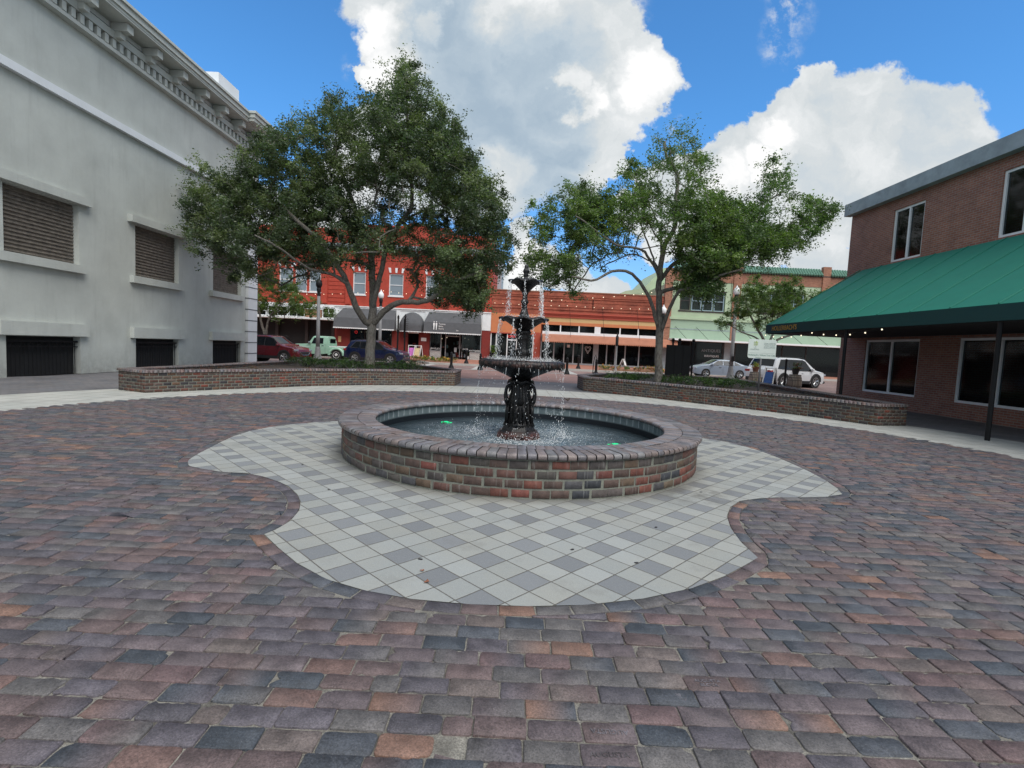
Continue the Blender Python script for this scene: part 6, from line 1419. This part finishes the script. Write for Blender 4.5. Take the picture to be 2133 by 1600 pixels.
# --- right: restaurant with a green canopy (wall plane x = 14.2)
Rb = empty('restaurant_building', (20, 14, 0), 0, 'brick restaurant building at the right edge behind the green canopy', 'building'); IR = Matrix.Translation((-20, -14, 0)); before = set(bpy.data.objects)
b = MB(); wall_x(b, 3, 22.6, -.03, 8.5, 14.5, 14.8, [(5+k*4.4, 7.8+k*4.4, .5, 2.6) for k in range(4)]+[(5.4+k*4.4, 6.9+k*4.4, 5.6, 7.6) for k in range(4)])
b.box(14.85, 30, 3, 22.6, -.03, 8.4); M_BRKX = tex_brick_mat('restaurant_brick', (.24,.09,.06), (.31,.13,.085), (.26,.22,.19), .22, .075, .01, 'yz', var=.5); b.build('wall', M_BRKX, Rb)
b = MB(); b.box(14.2, 14.5, 2.9, 22.7, 8.0, 8.5); b.build('cornice', M_CORN, Rb)
for k in range(4):
    for (y0, y1, z0, z1) in ((5+k*4.4, 7.8+k*4.4, .5, 2.6), (5.4+k*4.4, 6.9+k*4.4, 5.6, 7.6)):
        b = MB(); b.box(14.55, 14.66, y0, y1, z0, z0+.08); b.box(14.55, 14.66, y0, y1, z1-.08, z1); b.box(14.55, 14.66, y0, y0+.08, z0+.08, z1-.08); b.box(14.55, 14.66, y1-.08, y1, z0+.08, z1-.08); b.box(14.55, 14.66, (y0+y1)/2-.04, (y0+y1)/2+.04, z0+.08, z1-.08); f = b.build('window', M_WTRIM, Rb); g_ = MB(); g_.box(14.6, 14.61, y0+.08, y1-.08, z0+.08, z1-.08); g_.build('pane', M_GLASS, f)
for o in set(bpy.data.objects)-before:
    if o.parent == Rb: o.matrix_parent_inverse = IR
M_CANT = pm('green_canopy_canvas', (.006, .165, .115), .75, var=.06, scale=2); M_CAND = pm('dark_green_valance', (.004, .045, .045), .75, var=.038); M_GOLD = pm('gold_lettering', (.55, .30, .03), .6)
cn = empty('canopy', (12.6, 16, 2.8), 0, 'green sloping canvas canopy with dark valance and gold lettering at the right edge', 'awning'); IN = Matrix.Translation((-12.6, -16, -2.8))
yF, yN = 22.0, 6.0; xo, xw = 10.85, 14.5
b = MB(); b.add([(xo, yN, 3.10), (xo, yF, 3.10), (xw, yF-.4, 5.55), (xw, yN, 5.55), (xo, yN, 3.07), (xo, yF, 3.07), (xw, yF-.4, 5.52), (xw, yN, 5.52)], [(0, 3, 2, 1), (4, 5, 6, 7), (0, 1, 5, 4), (1, 2, 6, 5), (2, 3, 7, 6), (3, 0, 4, 7)])
b.add([(xo, yF, 3.1), (xw, yF-.4, 5.55), (xw, yF-.2, 3.1), (xo, yF-.02, 3.1), (xw, yF-.42, 5.55), (xw, yF-.22, 3.1)], [(0, 1, 2), (5, 4, 3), (0, 3, 4, 1), (1, 4, 5, 2), (2, 5, 3, 0)]); o = b.build('canvas', M_CANT, cn); o.matrix_parent_inverse = IN
b = MB()
for k in range(13): y = yN+.4+k*1.28; b.tube([(xo+.01, y, 3.115), (xo+1.8, y, 4.32), (xw, y, 5.56)], .022, 5)
b.build('seam', M_CANT, cn).matrix_parent_inverse = IN
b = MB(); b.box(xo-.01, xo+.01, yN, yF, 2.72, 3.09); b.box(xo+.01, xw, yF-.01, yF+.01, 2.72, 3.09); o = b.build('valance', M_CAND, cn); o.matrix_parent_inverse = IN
tx = text('lettering', "HOLLERBACH'S", .27, M_GOLD, face_mat((xo-.014, 20.55, 2.91), (0, -1, 0), (0, 0, 1)), cn, .003, width=1.0); tx.matrix_parent_inverse = IN
b = MB(); b.box(xo+.03, xw, 6.1, yF-.1, 2.70, 2.715); b.build('underside', M_DKIN, cn).matrix_parent_inverse = IN  # near-black sheet closing the canopy from below
b = MB()
for y in (6.2, 11.5, 16.8): b.tube([(xo+.08, y, -.03), (xo+.08, y, 2.75)], .05, 8)
b.tube([(xo+.08, 6.2, 2.72), (xo+.08, 21.8, 2.72)], .035, 6)
def bulbs_line(name, label, pts, n, parent=None, r=.035, sag=.0):
    rt = empty(name, pts[0], 0, label, 'string lights'); iv2 = Matrix.Translation(tuple(-c for c in pts[0])); P = [Vector(p) for p in pts]; b = MB(); q = []
    for a, c in zip(P[:-1], P[1:]):
        for k in range(n): t = k/n; p_ = a.lerp(c, t); p_.z -= sag*4*t*(1-t); q.append(p_)
    q.append(P[-1]); b.tube(q, .006, 4); b.build('wire', M_BLK, rt).matrix_parent_inverse = iv2
    b = MB(); [b.sphere(p_+Vector((0, 0, -.05)), r, 4) for p_ in q]; b.build('bulbs', M_BULB, rt).matrix_parent_inverse = iv2
cb = b
cb.build('frame', M_BLK, cn).matrix_parent_inverse = IN
bulbs_line('string_lights', 'string of warm bulbs hanging below the edge of the green canopy', [(10.8, 21.9, 2.70), (10.8, 18.5, 2.70), (10.8, 15, 2.70)], 5, r=.024, sag=.12)
bulbs_line('string_lights', 'string of warm bulbs sloping up across the brick shops, the upper line', [(2.5, 50, 6.3), (10.2, 48, 7.0), (16.3, 46, 7.9)], 8, r=.038)
bulbs_line('string_lights', 'string of warm bulbs strung level across the brick shops, the lower line', [(-3.6, 50, 6.0), (5, 49.5, 5.95), (14.5, 49, 6.05)], 11, r=.032, sag=.1)
bulbs_line('string_lights', 'string of warm bulbs strung across the upper wall of the red building', [(-23, 50, 5.9), (-13, 50, 6.6), (-4, 50, 6.5)], 12, r=.034, sag=.2)
# trees far behind the roofs
def far_tree(x, y, h, label, seed):
    rsd = np.random.RandomState(seed); rt = empty('background_tree', (x, y, 0), 0, label, 'tree', 'trees beyond the street'); b = MB(); b.tube([(0, 0, 0), (.2, 0, h*.35), (0, 0, h*.6)], [.35, .28, .15], 8); b.build('trunk', M_BARK, rt, True)
    P = rsd.normal(0, 1, (60, 3)); P /= np.linalg.norm(P, axis=1, keepdims=True); P *= rsd.uniform(.3, 1, (60, 1))*np.array([h*.38, h*.38, h*.33]); P[:, 2] += h*.68
    leaves('crown', P, np.full(60, 1.0), np.full(60, 90), .35, [(.05,.09,.025),(.035,.07,.02)], M_LEAF, rt, rsd)
far_tree(-34, 48.5, 9, 'leafy tree on the far pavement left of the red building', 201); far_tree(-27, 78, 11, 'tree behind the red building', 202); far_tree(38, 49, 7, 'street tree on the far pavement towards the right end', 203); far_tree(52, 48.5, 8, 'street tree on the far pavement at the right end', 204)
# ------------------------------------------------------------------ vehicles
def paint(name, c, coat=.35, rough=.25, metal=.0): return pm(name, c, rough, metal, var=.03, scale=2, coat=coat)
M_TYRE = pm('tyre_rubber', (.014, .014, .014), .85, var=.2); M_RIM = pm('alloy_rim', (.42, .43, .44), .3, .8); M_RIMD = pm('dark_rim', (.03, .03, .03), .4, .5); M_CGL = glass_mat('car_glass', (.006, .008, .010), .04, .97, .4); M_TRIM = pm('black_plastic', (.018, .018, .02), .6); M_LENS = pm('clear_lens', (.35, .38, .42), .12, .2, coat=1); M_TAIL = pm('red_lens', (.30, .01, .012), .2, coat=1); M_CHR = pm('chrome', (.55, .56, .57), .15, .9); M_PLATE = pm('number_plate', (.5, .5, .48), .5); M_INTR = pm('car_interior', (.02, .02, .02), .9)
def wheel(rt, x, y, r, w, style):
    s = 1 if y > 0 else -1
    b = MB(); b.lathe([(r*.66, -w/2), (r*.9, -w/2), (r*.98, -w*.4), (r, -w*.25), (r, w*.25), (r*.98, w*.4), (r*.9, w/2), (r*.66, w/2)], 28, cap=False); b.xf(Matrix.Translation((x, y, r))@Matrix.Rotation(R(90), 4, 'X')); t = b.build('tyre', M_TYRE, None, auto=40)
    wl_ = bpy.data.objects.new('wheel', None); C.objects.link(wl_); wl_.parent = rt; t.parent = wl_
    b = MB(); yo = s*w*.5
    if style == 'classic': b.lathe([(.02, .04), (r*.25, .045), (r*.33, .0), (r*.5, -.02), (r*.6, .01), (r*.68, .02), (r*.68, -.06)], 24); b.xf(Matrix.Translation((x, y+yo*.85, r))@Matrix.Rotation(R(-90*s), 4, 'X')); b.build('rim', M_WHEELW, wl_, auto=35)
    else:
        b.lathe([(r*.70, .01), (r*.70, .03), (r*.62, .025), (r*.60, -.05)], 28, cap=False)
        nsp = 5
        for k in range(nsp):
            a = 2*math.pi*k/nsp+.3
            for da in ((-.10, .10) if style == 'split' else (0,)):
                p0 = (r*.12*math.cos(a), r*.12*math.sin(a), .0); p1 = (r*.63*math.cos(a+da*1.6), r*.63*math.sin(a+da*1.6), .02); b.tube([p0, p1], [.03*r/.33, .024*r/.33], 5)
        b.lathe([(r*.16, -.02), (r*.16, .02), (.01, .03)], 12); b.xf(Matrix.Translation((x, y+yo*.82, r))@Matrix.Rotation(R(-90*s), 4, 'X')); b.build('rim', M_RIM, wl_, auto=35)
        d = MB(); d.lathe([(.01, 0), (r*.66, 0)], 20, cap=False); d.xf(Matrix.Translation((x, y+yo*.3, r))@Matrix.Rotation(R(-90*s), 4, 'X')); d.build('brake', M_RIMD, wl_)
M_WHEELW = pm('white_hubcap', (.62, .63, .62), .35)
def car(name, label, cat, loc, rz, L, Wd, H, col, top, bot, belt, wb, wr, win, ws, rs_, style='std', cladding=False, style_w='split', trim=None, arch=1.12, tumble=.20, extra=None, endr=(.28, .3), deck=None):
    """car with its nose towards +x; top / belt are (x,z) profiles"""
    rt = empty(name, (*loc, 0), rz, label, cat)
    tp = lambda x, P: float(np.interp(x, [p[0] for p in P], [p[1] for p in P]))
    xf, xr = wb; xs = sorted(set(list(np.linspace(-L/2, L/2, 61))+[p[0] for p in top]+[c+s*r_ for c in (xf, xr) for r_ in (wr*arch, wr*arch*.97, wr*.9, wr*.7, wr*.35) for s in (-1, 1)]+[xf, xr])); nl = 14
    def half(x, z):
        e = 1.0
        if x > L/2-endr[1]*2: t = (x-(L/2-endr[1]*2))/(endr[1]*2); e -= .22*t*t
        if x < -L/2+endr[0]*2: t = ((-L/2+endr[0]*2)-x)/(endr[0]*2); e -= .16*t*t
        bz = tp(x, belt); w = Wd/2*e
        if z > bz: w *= 1-tumble*((z-bz)/max(.3, H-bz))**.9*1.0
        else:
            t = (z-.25)/(bz-.25+1e-6); w *= 1-.045*(1-min(1, max(0, t)))**2-.02*max(0, t-.7)/.3
        return w
    def zbot(x):
        z = tp(x, bot)
        for c in (xf, xr):
            d = abs(x-c); ra = wr*arch
            if d < ra: z = max(z, wr+math.sqrt(ra*ra-d*d))
        return z
    v = []; f = []; nr = 2*nl+6
    for x in xs:
        zb, zt = zbot(x), tp(x, top); zt = max(zt, zb+.05); ring = []
        for k in range(nl+1): t = k/nl; z = zb+(zt-.045-zb)*t; ring.append((x, half(x, z), z))
        wt = half(x, zt)
        tpz = [(wt*.975, zt-.018), (wt*.93, zt-.004)]; mid = [(wt*.5, zt+.012), (0, zt+.018), (-wt*.5, zt+.012)]
        ring += [(x, a, z) for a, z in tpz+mid]+[(x, -a, z) for a, z in tpz[::-1]]
        ring += [(x, -q[1], q[2]) for q in ring[nl::-1]]; v += ring
    nr = len(v)//len(xs)
    for i in range(len(xs)-1):
        for k in range(nr-1): f.append((i*nr+k, (i+1)*nr+k, (i+1)*nr+k+1, i*nr+k+1))
        f.append((i*nr+nr-1, (i+1)*nr+nr-1, (i+1)*nr, i*nr))
    f.append(tuple(range(nr))); f.append(tuple(range((len(xs)-1)*nr, len(xs)*nr))[::-1])
    b = MB(); b.add(v, f); body = b.build('body', col, rt, smooth=True, auto=38)
    # dark wheel wells and floor
    b = MB(); b.box(-L/2+.25, L/2-.25, -Wd/2+.22, Wd/2-.22, .22, .62); b.build('underbody', M_INTR, rt)
    for c in (xf, xr):
        b = MB(); b.lathe([(wr*arch-.004, -Wd/2+.02), (wr*arch-.004, Wd/2-.02)], 24); b.xf(Matrix.Translation((c, 0, wr))@Matrix.Rotation(R(90), 4, 'X')); 
        b.v = [(x, y, z) for x, y, z in b.v]; b.build('wheel_well', M_INTR, rt)
        for s in (-1, 1): wheel(rt, c, s*(Wd/2-.125), wr, .22, style_w)
    def side(pts, mat, nm, off=.006, th=.0, par=None):
        for s in (-1, 1):
            P = []
            for i in range(len(pts)):
                a, c = pts[i], pts[(i+1) % len(pts)]; n = max(1, int(math.hypot(a[0]-c[0], a[1]-c[1])/.12))
                for k in range(n): t = k/n; P.append((a[0]+(c[0]-a[0])*t, a[1]+(c[1]-a[1])*t))
            bm = bmesh.new(); vs = [bm.verts.new((x, s*(half(x, z)+off), z)) for x, z in P]; fc = bm.faces.new(vs); 
            bmesh.ops.triangulate(bm, faces=[fc]); bmesh.ops.subdivide_edges(bm, edges=[e for e in bm.edges if not e.is_boundary], cuts=2)
            for q in bm.verts: q.co.y = s*(half(q.co.x, q.co.z)+off)
            bmesh.ops.recalc_face_normals(bm, faces=bm.faces[:])
            me = bpy.data.meshes.new(nm); bm.to_mesh(me); bm.free(); me.materials.append(mat); o = bpy.data.objects.new(nm, me); C.objects.link(o); o.parent = rt; sm = o.modifiers.new('s', 'SOLIDIFY'); sm.thickness = .004
    for w in win: side(w, M_CGL, 'side_window', .009)
    if trim:
        for w in trim: side(w, M_TRIM, 'window_trim', .003)
    def screen(xa, xb, nm, m, wscale=.90, z_off=.016):     # glass laid on the sloping top between two stations
        n = 6; vs = []; fs = []
        for i in range(n+1):
            x = xa+(xb-xa)*i/n; z = tp(x, top)
            for k in range(7): u_ = -1+2*k/6; w_ = half(x, z)*wscale; vs.append((x, u_*w_, z+z_off+.018-.03*abs(u_)**2))
        for i in range(n):
            for k in range(6): fs.append((i*7+k, i*7+k+1, (i+1)*7+k+1, (i+1)*7+k))
        q = MB(); q.add(vs, fs); q.build(nm, m, rt, True)
    if ws: screen(ws[0], ws[1], 'windscreen', M_CGL)
    if rs_: screen(rs_[0], rs_[1], 'rear_window', M_CGL)
    if cladding:
        for c in (xf, xr):
            for s in (-1, 1):
                b = MB(); n = 16; v = []; 
                for k in range(n+1):
                    a = math.pi*k/n; 
                    for r_ in (wr*arch*.99, wr*arch+.085): x, z = c+r_*math.cos(a), wr+r_*math.sin(a); v.append((x, s*(half(x, z)+.008), z))
                b.add(v, [(2*k, 2*k+1, 2*k+3, 2*k+2) for k in range(n)]); o = b.build('wheel_arch_trim', M_TRIM, rt); sm = o.modifiers.new('s', 'SOLIDIFY'); sm.thickness = .01
        side([(xr+wr*arch+.05, .24), (xf-wr*arch-.05, .24), (xf-wr*arch-.05, .42), (xr+wr*arch+.05, .42)], M_TRIM, 'sill_trim', .008)
    # door seams and handles
    for s in (-1, 1):
        b = MB()
        for x in extra.get('doors', []): z1 = tp(x, belt); b.tube([(x, s*(half(x, .35)+.001), .35), (x, s*(half(x, z1*.7)+.001), z1*.7), (x, s*(half(x, z1)+.001), z1)], .006, 4)
        if extra.get('doors'): b.build('door_seam', M_TRIM, rt)
        for x in extra.get('handles', []): z = tp(x, belt)-.12; b = MB(); b.box(x-.09, x+.09, s*(half(x, z)+.02)-.012, s*(half(x, z)+.02)+.012, z-.015, z+.015); b.build('door_handle', extra.get('hm', col), rt)
        if 'mirror' in extra: x = extra['mirror']; z = tp(x, belt)+.05; b = MB(); y = s*(half(x, z)+.10); b.bbox(x-.07, x+.09, y-.09, y+.09, z-.02, z+.13, .03); b.build('mirror', extra.get('mm', col), rt)
    return rt, half, tp, body
def endbox(rt, nm, m, x0, x1, y0, y1, z0, z1, b_=.02, both=True):
    for s in ((-1, 1) if both else (1,)):
        b = MB(); b.bbox(x0, x1, min(s*y0, s*y1), max(s*y0, s*y1), z0, z1, b_); b.build(nm, m, rt)
def suv(label, loc, rz, col, L, Wd, H, wheelw=2.65, wr=.345, grille=True, style='split', s=1.0, cat='car'):
    top = [(-L/2, .80), (-L/2+.06, 1.02), (-L/2+.25, 1.12), (-L/2+.55, H-.06), (-L/2+.95, H), (0, H+.01), (L/2-1.95, H-.05), (L/2-1.15, 1.12), (L/2-.95, 1.06), (L/2-.3, .96), (L/2-.08, .82), (L/2, .62)]
    belt = [(-L/2, 1.06), (-L/2+.8, 1.06), (L/2-1.2, .98), (L/2, .86)]; bot = [(-L/2, .42), (-L/2+.5, .30), (-.5, .24), (.9, .24), (L/2-.4, .26), (L/2, .36)]
    xf, xr = wheelw/2+.02, -wheelw/2+.02
    win = [[(-L/2+.62, 1.12), (-.98, 1.08), (-.98, H-.13), (-L/2+.95, H-.13)], [(-.92, 1.07), (-.08, 1.05), (-.08, H-.10), (-.92, H-.12)], [(-.02, 1.05), (.98, 1.02), (.52, H-.20), (.3, H-.11), (-.02, H-.10)]]
    rt, half, tp, body = car('parked_car', label, cat, loc, rz, L, Wd, H, col, top, bot, belt, (xf, xr), wr, win, (L/2-1.22, L/2-1.88), (-L/2+.30, -L/2+.52), cladding=True, style_w=style, trim=[[(-L/2+.52, 1.09), (-1.0, 1.045), (1.1, 1.0), (.55, H-.155), (.3, H-.08), (-.9, H-.08), (-L/2+.9, H-.10)]], extra={'doors': [-1.02, -.05, 1.02], 'handles': [-.75, .2], 'mirror': .95})
    endbox(rt, 'headlight', M_LENS, L/2-.32, L/2-.05, .55, Wd/2-.09, .74, .86); endbox(rt, 'tail_light', M_TAIL, -L/2-.005, -L/2+.22, .58, Wd/2-.05, .86, 1.0)
    b = MB(); b.bbox(L/2-.12, L/2+.012, -.52, .52, .50, .72, .03); b.build('grille', M_TRIM, rt); b = MB(); b.bbox(L/2-.25, L/2+.02, -Wd/2+.14, Wd/2-.14, .26, .42, .04); b.build('bumper', M_TRIM, rt)
    b = MB(); b.tube([(L/2+.015, -.52, .70), (L/2+.02, -.3, .52), (L/2+.02, .3, .52), (L/2+.015, .52, .70)], .014, 5); b.build('grille_trim', M_CHR, rt)
    b = MB(); b.bbox(-L/2-.03, -L/2+.2, -Wd/2+.14, Wd/2-.14, .32, .56, .04); b.build('rear_bumper', M_TRIM, rt); b = MB(); b.box(-L/2-.04, -L/2-.02, -.26, .26, .62, .78); b.build('number_plate', M_PLATE, rt)
    for s_ in (-1, 1): b = MB(); yy = s_*(Wd/2*.72); b.tube([(-L/2+.75, yy, H-.03), (-L/2+.9, yy, H+.05), (.35, yy, H+.05), (.5, yy, H-.02)], .018, 6); b.build('roof_rail', M_TRIM, rt)
    return rt
suv('dark red compact SUV pulling out past the white corner building', (-15.25, 32.3), R(-12), paint('metallic_red', (.12, .006, .010)), 4.4, 1.82, 1.64)
suv('dark blue crossover parked behind the larger oak trunk', (-9.85, 36.7), R(-9), paint('metallic_blue', (.003, .010, .045)), 4.45, 1.80, 1.63)
suv('white SUV seen from its rear corner behind the barrels at the right edge', (17.05, 31.6), R(24), paint('white_car_paint', (.62, .64, .66), metal=.0), 5.0, 1.97, 1.76, 2.85, .38)
def sedan(label, loc, rz, col, L=4.57, Wd=1.8, H=1.44):
    top = [(-L/2, .72), (-L/2+.06, .97), (-L/2+.35, 1.04), (-L/2+.55, 1.05), (-.75, H-.03), (-.2, H), (.35, H-.03), (1.15, 1.03), (1.3, 1.0), (L/2-.4, .86), (L/2-.12, .74), (L/2, .52)]
    belt = [(-L/2, .97), (-.9, .98), (1.2, .92), (L/2, .74)]; bot = [(-L/2, .36), (-L/2+.5, .24), (0, .2), (L/2-.4, .22), (L/2, .3)]
    win = [[(-1.42, 1.03), (-.88, 1.01), (-.88, H-.13), (-1.0, H-.17)], [(-.82, 1.0), (-.02, .98), (-.02, H-.09), (-.82, H-.12)], [(.04, .98), (.98, .95), (.50, H-.14), (.3, H-.10), (.04, H-.09)]]
    rt, half, tp, body = car('parked_car', label, 'car', loc, rz, L, Wd, H, col, top, bot, belt, (1.36, -1.34), .32, win, (1.12, .42), (-L/2+.65, -.82), extra={'doors': [-.85, .01, 1.05], 'handles': [-.65, .25], 'mirror': .9, 'hm': M_CHR})
    endbox(rt, 'headlight', M_LENS, L/2-.42, L/2-.1, .56, Wd/2-.09, .62, .74); endbox(rt, 'tail_light', M_TAIL, -L/2-.005, -L/2+.28, .45, Wd/2-.045, .84, .95)
    b = MB(); b.bbox(L/2-.1, L/2+.01, -.42, .42, .36, .64, .03); b.build('grille', M_TRIM, rt); b = MB(); b.box(-L/2-.02, -L/2, -.26, .26, .62, .76); b.build('number_plate', M_PLATE, rt)
    return rt
sedan('silver-blue saloon car parked beyond the black board and the globe lamp', (16.75, 41.2), R(180), paint('silver_paint', (.26, .31, .38)))
sedan('dark saloon car parked in front of the far shop canopy', (-20.6, 45.6-1.6), R(0), paint('black_paint', (.015, .015, .018)))
# mint green step-side pickup
def pickup(label, loc, rz):
    L, Wd, H = 4.9, 1.95, 1.80; col = paint('mint_paint', (.30, .50, .38), coat=.3, rough=.4, metal=0); M_CH = M_WTRIM
    top = [(-L/2, .98), (-.62, .98), (-.60, 1.30), (-.50, H-.06), (-.42, H), (.55, H), (.66, H-.05), (.98, 1.22), (1.04, 1.16), (L/2-.35, 1.10), (L/2-.1, 1.02), (L/2-.02, .9), (L/2, .7)]
    belt = [(-L/2, 1.18), (-.6, 1.2), (1.0, 1.16), (L/2, 1.05)]; bot = [(-L/2, .55), (-.6, .46), (0, .38), (.9, .38), (L/2-.3, .5), (L/2, .52)]
    win = [[(-.18, 1.22), (.74, 1.20), (.56, 1.66), (-.18, 1.66)]]
    rt, half, tp, body = car('pickup_truck', label, 'pickup truck', loc, rz, L, Wd, H, col, top, bot, belt, (1.66, -1.22), .38, win, (.98, .66), None, arch=1.16, tumble=.13, style_w='classic', extra={'doors': [-.34, .82], 'handles': [-.15], 'mirror': .86, 'hm': M_CHR, 'mm': M_CHR})
    for s in (-1, 1):
        b = MB(); n = 14; v = []       # bulging rear fender over the wheel
        for k in range(n+1):
            a = math.pi*(1.04-.0)*k/n-.06
            for r_, y_ in ((.43, Wd/2-.05), (.43, Wd/2+.05), (.52, Wd/2+.055), (.60, Wd/2-.0), (.62, Wd/2-.12)): v.append((-1.22+r_*1.12*math.cos(a), s*y_, .37+r_*math.sin(a)))
        b.add(v, [((5*k+j), 5*k+j+1, 5*(k+1)+j+1, 5*(k+1)+j) for k in range(n) for j in range(4)]); b.build('rear_fender', col, rt, True)
        b = MB(); b.box(-.86, -.42, min(s*(Wd/2-.1), s*(Wd/2+.02)), max(s*(Wd/2-.1), s*(Wd/2+.02)), .45, .50); b.build('side_step', col, rt)
        b = MB(); b.box(-L/2+.03, -.66, s*(Wd/2-.05)-.03, s*(Wd/2-.05)+.03, .99, 1.05); b.build('bed_rail', M_WTRIM, rt)
        b = MB(); b.lathe([(.01, .03), (.10, .02), (.11, -.03)], 16); b.xf(Matrix.Translation((L/2-.02, s*.72, .86))@Matrix.Rotation(R(90), 4, 'Y')); b.build('headlight', M_LENS, rt)
        b = MB(); b.box(.9, 2.3, s*(Wd/2-.012)-.008, s*(Wd/2-.012)+.008, .93, .96); b.build('side_trim', M_WTRIM, rt)
    b = MB(); b.box(-.622, -.615, -.6, .6, 1.28, 1.62); b.build('rear_window', M_CGL, rt)
    b = MB(); b.bbox(L/2+.03, L/2+.12, -Wd/2+.05, Wd/2-.05, .48, .66, .03); b.bbox(-L/2-.1, -L/2-.02, -Wd/2+.1, Wd/2-.1, .5, .64, .03); b.build('bumper', M_WTRIM, rt)
    b = MB(); b.bbox(L/2-.05, L/2+.02, -.62, .62, .7, .92, .03); b.build('grille', M_WTRIM, rt)
    for s in (-1, 1): b = MB(); b.box(-.38, -.3, min(s*.82, s*.86), max(s*.82, s*.86), 1.25, 1.62); b.build('cab_corner', col, rt)
    return rt
pickup('mint green vintage step-side pickup truck parked across from the grey awnings', (-15.2, 40.9), R(180))
